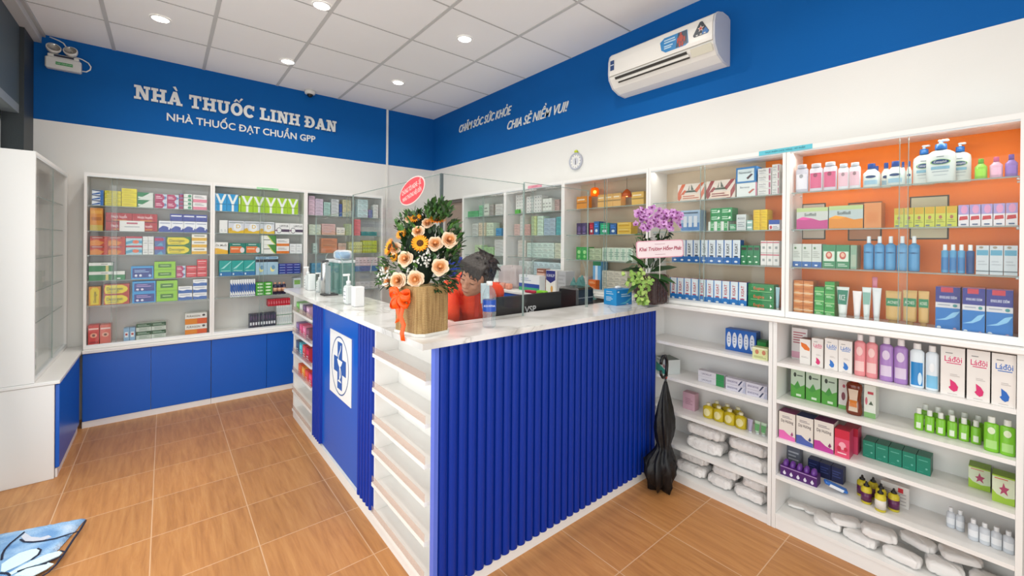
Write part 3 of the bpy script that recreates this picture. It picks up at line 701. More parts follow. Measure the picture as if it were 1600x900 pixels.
def bottle(w_, d, h, body, cap, dec=None, neck=.38, capw=.5, shoulder=.78, caph=.14, taper=1.0, n=20, rough=.3, label=None, label2=None, transl=False):
    """returns (body mesh builder, cap mesh builder); dec: list of bands (z0, z1, colour) in fractions of height"""
    r = w_ / 2; m = mat(body, rough); zs = shoulder * h; zc = h * (1 - caph)
    prof = [(r * .86, 0), (r * .97, h * .012), (r * taper if taper < 1 else r, h * .05)]
    bands = sorted(dec or [])
    for (a, b_, c_) in bands:
        prof += [(r, a * h), (r * 1.008, a * h, mat(c_, rough)), (r * 1.008, b_ * h, mat(c_, rough)), (r, b_ * h)]
    prof += [(r, zs * .98), (r * .93, zs), (r * (capw + .22), zs + (zc - zs) * .45), (r * neck * 1.5 if neck * 1.5 < capw else r * capw * .9, zc)]
    b = MB().lathe(prof, m, (0, d / 2, 0), n, 1, d / w_)
    if label:
        # label panel standing just proud of the front, following its curve
        z0, z1, aw, c_ = label; m_ = mat(c_, rough); k = 8; A = R(aw); base = len(b.v)
        for z in (z0 * h, z1 * h):
            for i in range(k + 1):
                a = -A + 2 * A * i / k; b.v.append((r * 1.012 * sin(a), d / 2 - (d / 2) * 1.012 * cos(a) - .0004, z))
        for i in range(k): b.f.append([base + i, base + i + 1, base + k + 2 + i, base + k + 1 + i]); b.m.append(m_); b.sm.append(True)
    if label2:
        cx, cz, rx, rz, c_ = label2; m_ = mat(c_, rough); pts = []
        for i in range(18):
            a = 2 * pi * i / 18; xx = (cx + rx * cos(a)) * r; yy = d / 2 - d / 2 * math.sqrt(max(0, 1 - (xx / (r * 1.02)) ** 2)) - .0016
            pts.append((xx, yy, h * (cz + rz * sin(a))))
        for i in range(18): b.poly([(cx * r, d / 2 - d / 2 * math.sqrt(max(0, 1 - cx * cx)) - .0022, h * cz), pts[i], pts[(i + 1) % 18]], m_)
    rc = r * capw
    c = MB().lathe([(rc, zc), (rc * 1.02, zc + h * .01), (rc * .98, h * .985), (rc * .9, h)], mat(cap, .35), (0, d / 2, 0), n, 1, min(1, max(.75, d / w_ * 1.25)))
    return b, c
def pump_top(w_, h0, c, nozzle='#f2f2f0', dirx=1):
    mb = MB().lathe([(w_ * .27, 0), (w_ * .27, h0 * .45), (w_ * .10, h0 * .5), (w_ * .08, h0 * .8)], mat(c, .35), (0, 0, 0), 16)
    mb.box((-.006, -.007, h0 * .8), (dirx * .028, .007, h0), mat(nozzle, .35), bev=.002)
    return mb
ORD = ['', 'leftmost', '2nd from left', '3rd from left', '4th from left', '5th from left', '6th from left', '7th from left', '8th from left', '9th from left', '10th from left', '11th from left', '12th from left']
def posword(i, n):
    if n == 1: return ''
    if n == 2: return ('left one', 'right one')[i]
    if n == 3: return ('left one', 'middle one', 'right one')[i]
    if i == n - 1: return 'rightmost'
    return ORD[i + 1]
def layword(k, s):
    if s == 1: return ''
    if s == 2: return ('bottom', 'top')[k]
    if s == 3: return ('bottom', 'middle', 'top')[k]
    if k == 0: return 'bottom'
    if k == s - 1: return 'top'
    return ('', '2nd', '3rd', '4th', '5th')[k] + ' up'
LONG = []
def mklabel(desc, pos, lay, loc):
    p = ' '.join(x for x in (lay and lay + ' layer' if lay else '', pos) if x)
    l = desc + ((', ' + p) if p else '') + ', ' + loc
    if len(l.split()) > 16: LONG.append(l); l = l.replace(' layer', '').replace(' one', '')
    return l
def place(side, P_, u0, u1, vt, z):
    """world span and height of something seen between u0..u1 with its top at vt, standing at height z on plane P_"""
    k = {'y': P_} if side == 'B' else {'x': P_}; i = 0 if side == 'B' else 1
    a, b_ = un(u0, vt, **k), un(u1, vt, **k); return a[i], b_[i], (a.z + b_.z) / 2 - z
BAYS_B = [(-.461, .313), (.348, 1.080), (1.115, 1.883)]
BAYS_RU = [(.005, .763), (.799, 1.571), (1.607, 2.355), (2.391, 3.111), (3.147, 3.843)]
BAYS_RL = [(.007, .807), (.847, 1.581)]
def fit_bay(side, P_, z, a, b_, h, depth):
    """keep goods between the side panels, under the next shelf and in front of the back panel"""
    mid = (a + b_) / 2; up_ = z > 1.06
    bays = BAYS_B if side == 'B' else (BAYS_RU if up_ else BAYS_RL)
    for lo_, hi_ in bays:
        if lo_ - .05 < mid < hi_ + .05: a = max(lo_, min(hi_, a)); b_ = max(lo_, min(hi_, b_))
    if side == 'B': zs = SHZ + [1.963]; bk = 4.888
    elif up_: zs = ([1.733, 1.545, 1.352] if mid < 1.59 else [1.733, 1.532, 1.337]) + [1.943]; bk = 2.641
    else: zs = [q - .012 for q in (LOWZ_R if mid < .827 else LOWZ_M)] + [1.064]; bk = 2.637
    nx_ = min([q for q in zs if q > z + .01] or [9])
    h = min(h, nx_ - .008 - z)
    return a, b_, h, min(depth, bk - P_)
def row(side, P_, z, u0, u1, vt, n, fn, name, desc, cat, loc, stack=1, depth=.08, hh=None, gap=.0, **kw):
    """n things side by side, stacked: each its own object with its own copy of every part"""
    a, b_, h = place(side, P_, u0, u1, vt, z)
    if hh: h = hh
    a, b_, h, depth = fit_bay(side, P_, z, a, b_, h, depth)
    W = abs(b_ - a) / n; sgn = 1 if b_ > a else -1; h1 = h / stack
    if h1 <= 0.004: print('BAD HEIGHT', desc, loc, h1); h1 = .02
    parts = None; group = (desc + 's on ' + loc) if n * stack > 1 else None
    made = []
    for k in range(stack):
        for i in range(n):
            c = a + sgn * W * (i + .5); org = (c, P_, z + h1 * k + .0004 * (k + 1)) if side == 'B' else (P_, c, z + h1 * k + .0004 * (k + 1))
            rz = 0 if side == 'B' else -pi / 2; lab = mklabel(desc, posword(i, n), layword(k, stack), loc)
            if parts is None:
                r = fn(W * (1 - gap) - .0008, depth, h1 - .0006)
                if isinstance(r, MB): parts = (r.data(name), [])
                else:
                    subs = [(nm, q.data(nm)) for nm, q in r[1:]]; parts = (r[0].data(r[0].__dict__.get('nm', 'body')), subs)
            if not parts[1]:
                o = link(name, parts[0], None, org, rz, lab, cat, group)
            else:
                o = thing(name, lab, cat, org, rz, group); link('body', parts[0], o)
                for nm, dd in parts[1]: link(nm, dd, o)
            made.append(o)
    return made
def C(base, *dec, **k): return lambda w_, d, h: carton(w_, d, h, base, dec, **k)
def Bt(body, cap, capname='cap', **k):
    def f(w_, d, h):
        d = min(d, w_ * k.get('flat', 1.0)); kk = {a: b_ for a, b_ in k.items() if a != 'flat'}
        b, c = bottle(w_, d, h, body, cap, **kk); return [b, (capname, c)]
    return f
LB = lambda s: {'1': 'top shelf', '2': 'second shelf', '3': 'third shelf', '4': 'fourth shelf', '5': 'fifth shelf', '0': 'floor'}[s[0]] + ' of ' + {'a': 'first back cabinet', 'b': 'second back cabinet', 'c': 'third back cabinet', 'd': 'orange-backed cabinet', 'e': 'beige-backed cabinet', 'f': 'pendant lamp cabinet', 'g': 'pink-sticker cabinet', 'h': 'doorway cabinet'}[s[1]]
S1, S2, S3, S4, S5, S0 = 1.733, 1.532, 1.340, 1.136, .938, .626
BP = 4.712                                          # front plane of goods in the back cabinets
def b1(z, l, *a, **k): row('B', k.pop('p', BP), z, a[0], a[1], a[2], a[3], a[4], 'carton' if 'nm' not in k else k.pop('nm'), a[5], k.pop('cat', 'box'), LB(l), **k)
# ---- first back cabinet
b1(S1, '1a', 143.5, 162, 297, 1, C('#e7eef5', ('p', [(0, 0), (.7, .25), (.7, .6), (0, .2)], '#1f5fb0'), ('p', [(0, .9), (.8, .7), (.8, .95), (0, 1)], '#17407a'), ('r', .72, 0, 1, 1, '#2a6fc0')), 'blue and white striped carton', stack=3)
b1(S1, '1a', 163.5, 189.5, 298.5, 1, C('#e6d92c', ('r', 0, .05, 1, .35, '#c9c020'), ('l', .1, .9, .45, .8, 2, '#8d8a1c')), 'flat yellow carton', stack=4)
b1(S1, '1a', 190, 214, 295, 1, C('#f1e21c', ('l', .1, .8, .3, .8, 2, '#b9a70f'), ('r', 0, 0, 1, .14, '#cfc315')), 'bright yellow flat carton', stack=4)
b1(S1, '1a', 214.5, 239.5, 301, 1, C('#dfe7e0', ('p', [(0, 0), (0, 1), (.8, 1)], '#14824c'), ('p', [(.05, .2), (.4, .35), (.05, .45)], '#e9f0ea')), 'green and white diagonal carton', stack=2)
MAG = C('#cfd9ea', ('p', [(0, 0), (.62, 0), (.85, .5), (.62, 1), (0, 1)], '#b32c63'), ('l', .08, .6, .3, .75, 2, '#f0d3de'), ('p', [(.8, .2), (1, .5), (.8, .8)], '#4e86bd'))
b1(S1, '1a', 242, 279.5, 304, 2, MAG, 'magenta and pale blue carton', stack=2)
b1(S1, '1a', 280, 286.5, 303, 1, C('#9d2a5e', ('r', 0, .8, 1, 1, '#6b86b8')), 'narrow magenta carton', stack=4)
b1(S1, '1a', 287, 300.5, 303.5, 1, C('#e9efe9', ('e', .7, .5, .22, .35, '#39926b'), ('r', 0, 0, 1, .1, '#39926b')), 'small white green dotted carton', stack=4)
b1(S1, '1a', 301.5, 323.5, 305, 1, C('#f0edec', ('r', 0, 0, 1, .42, '#e3829b'), ('l', .1, .8, .55, .9, 2, '#8c8c92')), 'pink and white carton', stack=2)
b1(S2, '2a', 140.5, 161, 325, 1, C('#d98a1d', ('r', 0, 0, 1, .25, '#c8b04a'), ('r', .1, .45, .9, .6, '#b8690e'), ('r', .05, .75, .95, .9, '#e6a53a')), 'amber upright carton', depth=.1)
b1(S2, '2a', 165, 246, 333.5, 2, C('#b5232f', ('t', 'Hoạt huyết', .5, .6, .42, '#f2dfe0', .6), ('r', 0, 0, 1, .12, '#7e1520'), ('r', .3, .14, .8, .26, '#d98c3a')), 'long red carton', stack=2, p=4.735)
b1(S2, '2a', 186.5, 226, 345, 1, C('#eef0ee', ('r', .28, .68, .72, .84, '#c46a7e'), ('l', .2, .8, .35, .5, 1, '#9aa3ad')), 'white carton before the red ones', p=4.708, depth=.022)
b1(S2, '2a', 248, 324, 346, 4, C('#eef1f6', ('p', [(0, 0), (1, 0), (1, .3), (.55, .52), (.3, .55), (0, .3)], '#2a46a0'), ('l', .1, .9, .72, .88, 1, '#8c98b8'), ('e', .82, .3, .06, .1, '#eef1f6')), 'white carton with blue wave')
a_, b__, h_ = place('B', BP, 265.5, 324, 334.5, S2); a2, b2_, h2 = place('B', BP, 248, 324, 346, S2)
row('B', BP, S2 + h2 + .001, 265.5, 324, 335, 3, C('#2a3c9a', ('r', .08, .62, .92, .8, '#e8ebf4'), ('r', 0, 0, 1, .06, '#1b2873')), 'carton', 'royal blue carton above the white ones', 'box', LB('2a'))
b1(S3, '3a', 140.5, 196, 369.5, 2, C('#c4402c', ('p', [(0, 0), (.55, 0), (.8, .35), (.35, .65), (0, .5)], '#e08a34'), ('r', .05, .78, .8, .94, '#8c2020'), ('l', .1, .7, .8, .92, 1, '#f0dccf')), 'red and orange carton', stack=2, depth=.1)
b1(S3, '3a', 196.5, 222.5, 369.5, 1, C('#b7d9e3', ('p', [(0, .1), (.5, .3), (1, .2), (1, .55), (.4, .6), (0, .4)], '#4fa3c4'), ('r', 0, .8, 1, 1, '#c02f48'), ('e', .6, .4, .2, .2, '#e8774f')), 'pale blue carton with red top', stack=2)
b1(S3, '3a', 223, 240.5, 369.5, 2, C('#e9ecea', ('r', 0, .48, 1, .52, '#b3b9b9'), ('l', .2, .8, .15, .35, 1, '#b3b9b9')), 'small plain white carton', stack=2)
b1(S3, '3a', 241.5, 259, 370.5, 1, C('#4f6ba8', ('p', [(0, .55), (.75, .55), (.9, .72), (.75, .9), (0, .9)], '#b0245e'), ('p', [(.2, 0), (.8, 0), (.6, .4)], '#59a7c9')), 'blue carton with magenta arrow', stack=2)
DEC = lambda bc: C(bc, ('p', [(.06, .08), (.72, .08), (.9, .3), (.94, .5), (.9, .7), (.72, .92), (.06, .92), (0.02, .5)], '#e6d51d'), ('t', 'Decolgen', .42, .56, .42, '#2f3a1a', .62), ('l', .15, .6, .16, .3, 1, '#9c8f12'))
b1(S3, '3a', 260, 298.5, 370, 1, DEC('#23702f'), 'green carton with yellow oval', stack=2)
b1(S3, '3a', 299.5, 323.5, 366, 1, C('#f0ede2', ('r', 0, 0, 1, .45, '#e2b11c'), ('l', .15, .85, .55, .9, 1, '#8f8d80')), 'white carton with yellow base', stack=3)
b1(S4, '4a', 138.5, 176.5, 410.5, 1, C('#1e8246', ('r', 0, .66, 1, 1, '#eceee9'), ('r', .70, 0, .82, .66, '#d9d07a'), ('l', .5, .78, .74, .9, 1, '#7f8a80')), 'long green and white carton', stack=2, depth=.11)
b1(S4, '4a', 177.5, 195.5, 423.5, 1, C('#23874b', ('r', 0, .6, 1, 1, '#eceee9'), ('r', .3, .1, .6, .25, '#e9efe9')), 'small green and white carton')
b1(S4, '4a', 204.5, 240, 416, 1, C('#31a0e0', ('r', .06, .1, .95, .86, '#243f92'), ('l', .15, .8, .5, .75, 2, '#9fc0e8'), ('e', .22, .28, .06, .1, '#dfe9f6'), ('e', .42, .28, .06, .1, '#dfe9f6'), ('e', .84, .26, .07, .1, '#9fc0e8')), 'sky blue carton with navy panel', depth=.1)
LIM = C('#93d02a', ('r', .18, .3, .8, .72, '#3f7f1e'), ('l', .28, .7, .45, .6, 1, '#c9e79a'), ('r', 0, 0, 1, .05, '#6faa1c'))
b1(S4, '4a', 241, 274.5, 409, 1, LIM, 'lime green carton', stack=2, depth=.11)
b1(S4, '4a', 275.5, 290, 415.5, 1, MAG, 'small magenta and blue carton', stack=2)
REDC = C('#d21f2c', ('r', .08, .60, .9, .72, '#f3d4d4'), ('r', 0, 0, 1, .08, '#9d1420'), ('l', .1, .7, .2, .45, 1, '#e98088'))
b1(S4, '4a', 291, 307.5, 415.5, 1, REDC, 'small red carton', stack=2)
b1(S4, '4a', 308, 323.5, 405.5, 1, REDC, 'small bright red carton', stack=3)
b1(S5, '5a', 138.5, 157.5, 448, 1, C('#d98f22', ('p', [(.15, .05), (.85, .05), (.9, .8), (.7, .95), (.3, .95), (.1, .8)], '#e6cf1e'), ('tv', 'Decolgen', .5, .45, .34, '#4a3b12', .6)), 'yellow upright oval carton', depth=.1)
b1(S5, '5a', 162, 202.5, 444, 1, DEC('#b8331f'), 'red carton with yellow oval', stack=2, depth=.1)
b1(S5, '5a', 206.5, 243.5, 439.5, 1, C('#2a9fe0', ('r', .08, .08, .95, .82, '#2b3d90'), ('l', .18, .8, .45, .75, 2, '#b89fd8'), ('e', .22, .25, .06, .1, '#e6e8f6'), ('e', .42, .25, .06, .1, '#e6e8f6')), 'sky blue carton with navy panel', stack=2, depth=.1)
b1(S5, '5a', 244.5, 277.5, 438.5, 1, LIM, 'lime green carton', stack=2, depth=.11)
BWV = C('#f0f1f2', ('p', [(0, 0), (1, 0), (1, .45), (.6, .52), (.35, .38), (0, .5)], '#2a62b0'), ('l', .1, .85, .66, .86, 1, '#98a0b0'))
b1(S5, '5a', 278.5, 300.5, 447.5, 1, BWV, 'white carton with blue base', stack=2)
b1(S5, '5a', 301.5, 323.5, 436.5, 1, BWV, 'white carton with blue base at the edge', stack=3)
RADD = C('#cf3a35', ('r', .05, .78, .95, .86, '#f2c9c0'), ('e', .5, .5, .32, .12, '#e9a184'), ('e', .5, .5, .14, .06, '#7c5148'), ('r', .1, .1, .9, .2, '#a81f22'))
b1(S0, '0a', 137.5, 155, 508.5, 1, RADD, 'deep red upright carton', depth=.1, p=4.702)
b1(S0, '0a', 156, 173.5, 507.5, 1, C('#e2796c', ('r', .05, .78, .95, .86, '#f6d9d2'), ('e', .5, .5, .32, .12, '#f0b9a4'), ('e', .5, .5, .14, .06, '#8a6a60')), 'pale red upright carton', depth=.1)
b1(S0, '0a', 193, 211.5, 512.5, 2, C('#8fb8d8', ('r', .2, .3, .8, .7, '#eef1f3'), ('r', .3, .45, .7, .6, '#b0474a')), 'small blue and white carton', p=4.74)
b1(S0, '0a', 212.5, 259.5, 504.5, 2, C('#cfd8cd', ('r', 0, .52, 1, 1, '#24553a'), ('l', .1, .9, .62, .9, 2, '#a9c2ae'), ('l', .2, .9, .08, .45, 3, '#8ea394')), 'dark green and white carton', stack=2, p=4.76)
b1(S0, '0a', 289, 323.5, 489.5, 1, C('#e9e8e2', ('r', 0, 0, 1, .52, '#e0861a'), ('r', .55, 0, 1, .52, '#dd5a22'), ('t', 'FURAGON', .38, .76, .26, '#555049', .6), ('e', .85, .8, .07, .1, '#3a3a40')), 'orange and white carton', stack=2, depth=.1)
# ---- second back cabinet
YB_ = lambda c, w2='#eef2f0': C(c, ('p', [(.42, 0), (.62, 0), (.62, .42), (1.0, .98), (.78, .98), (.52, .58), (.26, .98), (.04, .98), (.42, .42)], w2), ('r', .08, .38, .96, .42, shade(c, .75)))
b1(S1, '1b', 334.6, 372.5, 303, 2, YB_('#1d97d4'), 'blue carton with white Y', depth=.08)
b1(S1, '1b', 376.5, 466, 308.5, 5, YB_('#a5cf16'), 'lime carton with white Y', depth=.08)
b1(S1, '1b', 372.8, 376.2, 307, 1, C('#a5cf16', ('r', .2, .5, .8, .9, '#e9efe0')), 'lime carton turned edge on', depth=.08)
b1(S2, '2b', 342.8, 355.8, 344, 1, C('#ecedea', ('l', .15, .4, .1, .3, 2, '#b9bcbc'), ('l', .6, .85, .1, .3, 2, '#b9bcbc')), 'plain white carton')
b1(S2, '2b', 356.6, 429, 346, 3, C('#d5d8e0', ('p', [(0, 0), (1, 0), (1, .28), (.6, .16), (.3, .22), (0, .4)], '#e2bb22'), ('e', .58, .5, .26, .36, '#eceef0'), ('t', 'D', .62, .56, .42, '#ddb41c'), ('r', .05, .82, .95, .9, '#9aa3a4'), ('e', .14, .3, .1, .14, '#d7a91d')), 'grey carton with yellow letter')
b1(S2, '2b', 430, 473.5, 349, 2, C('#efefee', ('r', .45, .2, 1, .44, '#4d3b55'), ('e', .27, .34, .18, .26, '#51505c'), ('e', .27, .34, .15, .21, '#efefee'), ('t', 'LIPITUS', .62, .74, .24, '#37373a', .6), ('r', 0, .28, .16, .38, '#7b4068')), 'white carton with dark band')
b1(S3, '3b', 333.6, 356.3, 378.5, 1, C('#efeeea', ('p', [(0, 0), (1, 0), (1, .3), (.5, .42), (.2, .5), (0, .48)], '#eab312'), ('t', 'Dr.Muối', .5, .74, .24, '#4a4844', .8)), 'white carton with yellow wave')
b1(S3, '3b', 358, 407.5, 380, 2, C('#1d7f70', ('r', .06, .08, .78, .70, '#e5743a'), ('l', .12, .6, .35, .6, 1, '#f3c9a2'), ('e', .82, .35, .14, .26, '#eadfe0'), ('l', .2, .7, .8, .95, 1, '#cfe6df')), 'teal carton with orange panel')
b1(S3, '3b', 408, 431.5, 368, 1, C('#eef0ea', ('p', [(.45, 1), (1, 1), (1, 0), (.8, .25)], '#3d8a2b'), ('p', [(.38, 1), (.46, 1), (.82, .25), (1, 0), (.9, 0), (.7, .3)], '#d3d66a'), ('r', .15, .48, .6, .56, '#6d7668')), 'white and green leaf carton', stack=2)
b1(S3, '3b', 432, 452, 373, 1, C('#ecebe8', ('r', 0, 0, 1, .34, '#e07a22'), ('l', .1, .8, .5, .8, 2, '#a0a0a0')), 'white carton with orange base', stack=2)
b1(S3, '3b', 452.8, 472.3, 381, 2, C('#e8ebec', ('l', .15, .8, .3, .7, 2, '#b6bcc2')), 'small white carton', stack=2)
b1(S4, '4b', 342.5, 399, 407, 3, C('#14a39c', ('r', 0, 0, 1, .26, '#1f6fae'), ('p', [(.1, .45), (.9, .95), (1, .95), (.4, .5)], '#9fe0dc'), ('l', .15, .9, .3, .36, 1, '#cdeeea'), ('e', .15, .12, .06, .07, '#d6ecf2')), 'teal carton with pale swoosh')
b1(S4, '4b', 399.6, 434.8, 401, 2, C('#a9cbe0', ('r', 0, .70, 1, .86, '#2b2f3a'), ('e', .48, .3, .2, .15, '#efe9a3'), ('l', .1, .9, .88, .98, 1, '#3c6da0'), ('e', .55, .4, .16, .12, '#6f9cc0')), 'light blue carton with dark band')
b1(S4, '4b', 435.6, 469.5, 412, 3, C('#27429f', ('l', .12, .88, .3, .7, 1, '#aebbe4'), ('r', 0, 0, 1, .1, '#182a6c')), 'small navy carton', stack=4)
b1(S5, '5b', 359.8, 399, 436.5, 11, C('#eef0f2', ('r', 0, .36, 1, .66, '#1d56a8'), ('p', [(0, .66), (1, .66), (0, .82)], '#1d56a8'), ('p', [(0, .36), (1, .36), (1, .2)], '#1d56a8'), ('e', .5, .08, .3, .03, '#39579a')), 'slim white and blue carton')
b1(S5, '5b', 400, 425.5, 441.5, 2, C('#45b32a', ('e', .5, .5, .34, .3, '#d9f2cf'), ('r', 0, 0, 1, .1, '#2d8a1a')), 'small green carton', stack=4)
b1(S5, '5b', 427, 447.5, 441, 3, Bt('#2a2547', '#d8a283', dec=[(.25, .55, '#dca888')], capw=.6), 'dark bottle with peach label', depth=.04, nm='medicine_bottle', cat='bottle')
b1(S5, '5b', 458.5, 471, 434, 1, C('#dfeaf0', ('r', .1, .55, .9, .85, '#8fc46a'), ('r', .1, .1, .9, .3, '#4a7fb8')), 'small white carton with green picture', p=4.78)
b1(S0, '0b', 432, 456, 477, 8, C('#e7ebe9', ('r', 0, 0, 1, .06, '#3f9160'), ('r', .3, .3, .7, .8, '#c3cfd2')), 'slim white and green carton', stack=2, p=4.76)
a_, b__, h_ = place('B', 4.76, 432, 456, 477, S0)
row('B', 4.76, S0 + h_ + .001, 418.5, 453.5, 466.8, 9, C('#d3253a', ('l', .2, .8, .3, .7, 2, '#f0b9c0')), 'carton', 'slim red carton lying on top', 'box', LB('0b'))
b1(S0, '0b', 390, 431, 489.7, 10, C('#3c4152', ('r', .15, .22, .85, .42, '#e6e8ec'), ('r', .2, .6, .8, .85, '#5d4a6b')), 'slim charcoal carton', p=4.715)
# ---- third back cabinet (seen through the counter glass)
def pale(*cols, **k):
    out = []
    for c in cols: out.append(C(c, ('l', .1, .85, .25, .75, 2, shade(c, .72)), ('r', 0, 0, 1, .12, shade(c, .86))))
    return out
for (z, l, u0, u1, vt, n, st, c, d_) in [
    (S1, '1c', 482.5, 492, 306.5, 1, 5, '#d9bccd', 'pink flat carton'), (S1, '1c', 492.6, 505, 311, 1, 5, '#d5c3d6', 'lilac flat carton'), (S1, '1c', 506, 516.5, 316, 1, 3, '#a9cbc4', 'sea green carton'),
    (S1, '1c', 517.5, 529.5, 311.5, 1, 5, '#cfd4d6', 'grey flat carton'), (S1, '1c', 530.5, 534.5, 319, 1, 3, '#3f58a6', 'narrow blue carton'), (S1, '1c', 535.5, 548.5, 312.5, 1, 4, '#d2cba4', 'straw coloured carton'),
    (S1, '1c', 559, 575, 312, 2, 4, '#c6e0e2', 'pale cyan carton'), (S1, '1c', 576, 582, 328, 1, 2, '#6c76ad', 'small violet carton'), (S1, '1c', 583, 591, 320, 1, 4, '#dfe0dc', 'narrow white carton'),
    (S2, '2c', 483, 501.5, 351, 2, 3, '#cfdcc9', 'pale green carton'), (S2, '2c', 503, 524, 350, 1, 4, '#e2b1ab', 'flat salmon carton'), (S2, '2c', 526, 539, 355.5, 2, 1, '#ece7dd', 'upright cream carton'),
    (S2, '2c', 540, 549, 350, 1, 4, '#b9c98f', 'small olive carton'), (S2, '2c', 554, 563.5, 343, 1, 4, '#e0606a', 'coral red carton'), (S2, '2c', 564.5, 589, 362, 4, 1, '#2f8f84', 'low teal carton'),
    (S3, '3c', 489.5, 496, 380, 1, 1, '#b9cec8', 'upright grey green carton'), (S3, '3c', 502, 527, 372.5, 1, 3, '#df8f66', 'flat orange carton'), (S3, '3c', 528.5, 541, 380, 2, 2, '#e3c0ae', 'small peach carton'),
    (S3, '3c', 545, 566, 378, 6, 1, '#d6d888', 'slim pale yellow carton'), (S3, '3c', 567, 589, 376, 6, 1, '#b9c83c', 'slim yellow green carton'),
    (S4, '4c', 555.5, 590, 415.5, 6, 1, '#4c7fb6', 'low blue carton'), (S4, '4c', 487, 530, 411, 5, 2, '#5c9cc0', 'small azure carton'),
    (S5, '5c', 487, 545, 440, 6, 2, '#c9dede', 'pale teal carton'), (S5, '5c', 556, 591, 440, 5, 2, '#e4e2de', 'small ivory carton'), (S0, '0c', 492, 588, 490, 9, 2, '#dfe3e1', 'low white carton')]:
    b1(z, l, u0, u1, vt, n, pale(c)[0], d_, stack=st)
a_, b__, h_ = place('B', BP, 555.5, 590, 415.5, S4)
row('B', BP, S4 + h_ + .001, 555.5, 590, 402, 6, pale('#e6d6da')[0], 'carton', 'small blush carton over the blue ones', 'box', LB('4c'))
# ================================================================== GOODS ON THE RIGHT WALL
RP = 2.492
def r1(z, l, u0, u1, vt, n, fn, desc, **k):
    loc = k.pop('loc', None) or LB(l)
    row('R', k.pop('p', RP), z, u0, u1, vt, n, fn, k.pop('nm', 'carton'), desc, k.pop('cat', 'box'), loc, **k)
T1, T2, T3, T0 = 1.733, 1.545, 1.352, Z0R + .02
# ---- cabinet backed by the painted orange view (street end)
POW = lambda c, c2, lab: Bt(c, c2, dec=None, capw=.72, neck=.6, shoulder=.80, caph=.14, flat=.5, label=(.12, .66, 55, lab), label2=(0, .58, .3, .07, shade(lab, .7)))
r1(T1, '1d', 1242, 1262.5, 257, 1, POW('#c3c3cf', '#aeb0bd', '#e6e6ee'), 'grey flat powder bottle', nm='powder_bottle', cat='bottle', depth=.06)
r1(T1, '1d', 1232.5, 1241.6, 262, 1, POW('#b9bac6', '#a3a5b1', '#c8c9d3'), 'darker grey powder bottle at the left end', nm='powder_bottle', cat='bottle', depth=.06, p=2.53)
r1(T1, '1d', 1263.5, 1307.5, 254, 2, POW('#d6d3dc', '#bfc0c8', '#d9668c'), 'white powder bottle with pink label', nm='powder_bottle', cat='bottle', depth=.06)
r1(T1, '1d', 1308.5, 1344.5, 254.5, 2, POW('#e2e5ea', '#c5cad0', '#e9c3cf'), 'white flat lotion bottle', nm='lotion_bottle', cat='bottle', depth=.05)
LOT = Bt('#d3dfdb', '#264a94', capw=.46, neck=.4, shoulder=.62, caph=.22, flat=.62, label=(.12, .30, 48, '#9cc3d6'), label2=(0, .44, .62, .055, '#1f3f74'))
r1(T1, '1d', 1347, 1374, 255, 1, LOT, 'white lotion bottle with navy cap', nm='lotion_bottle', cat='bottle', depth=.06)
r1(T1, '1d', 1362, 1376, 259, 1, LOT, 'half hidden lotion bottle behind', nm='lotion_bottle', cat='bottle', depth=.05, p=2.57)
r1(T1, '1d', 1384, 1413, 251, 1, LOT, 'larger lotion bottle with navy cap', nm='lotion_bottle', cat='bottle', depth=.06)
r1(T1, '1d', 1376, 1392, 254, 1, LOT, 'lotion bottle behind the larger one', nm='lotion_bottle', cat='bottle', depth=.05, p=2.57)
r1(T1, '1d', 1406, 1425, 252, 2, LOT, 'small lotion bottle beside the pump bottles', nm='lotion_bottle', cat='bottle', depth=.05, p=2.56)
def pumpb(w_, d, h):
    d = min(d, w_ * .55); r = w_ / 2
    b = MB().lathe([(r * .95, 0), (r, h * .03), (r, h * .60), (r * .93, h * .68), (r * .62, h * .74), (r * .34, h * .765)], mat('#d6e0de', .35), (0, d / 2, 0), 24, 1, d / w_)
    y = -.0025; m1, m2 = mat('#1f3f74', .4), mat('#7fb0c6', .4)
    def onf(x, z, e=.0012): return (x, d / 2 - d / 2 * math.sqrt(max(0, 1 - (x / (r * 1.01)) ** 2)) - e, z)
    el = [onf(r * .60 * cos(2 * pi * i / 22), h * (.47 + .055 * sin(2 * pi * i / 22)), .002) for i in range(22)]
    el0 = [onf(r * .68 * cos(2 * pi * i / 22), h * (.47 + .066 * sin(2 * pi * i / 22)), .0012) for i in range(22)]
    for e_, m_ in ((el0, mat('#8fc36a', .4)), (el, m1)):
        for i in range(22): b.poly([onf(0, h * .47, .0012 if e_ is el0 else .002), e_[i], e_[(i + 1) % 22]], m_)
    for z0, z1, xw, m_ in ((.30, .37, .62, m2), (.24, .255, .55, mat('#8b9aa2', .5)), (.16, .172, .45, mat('#a8b4ba', .5)), (.585, .60, .25, mat('#6b7a84', .5))):
        for k in range(6):
            xa = -xw * r + 2 * xw * r * k / 6; xb = xa + 2 * xw * r / 6; b.poly([onf(xa, z0 * h), onf(xb, z0 * h), onf(xb, z1 * h), onf(xa, z1 * h)], m_)
    add_text(b, 'Cetaphil', h * .075, mat('#e8eef2', .4), Matrix.Translation((0, -.004, h * .447)), sx=.85)
    c = MB().lathe([(r * .40, h * .765), (r * .42, h * .78), (r * .40, h * .895), (r * .30, h * .905)], mat('#1f66ae', .3), (0, d / 2, 0), 20)
    n = MB().lathe([(r * .16, h * .905), (r * .14, h * .95)], mat('#dfe9ee', .3), (0, d / 2, 0), 12).box((-r * .20, d / 2 - .008, h * .95), (r * .55, d / 2 + .008, h), mat('#e3ecf0', .3), bev=.003)
    return [b, ('pump_collar', c), ('pump_head', n)]
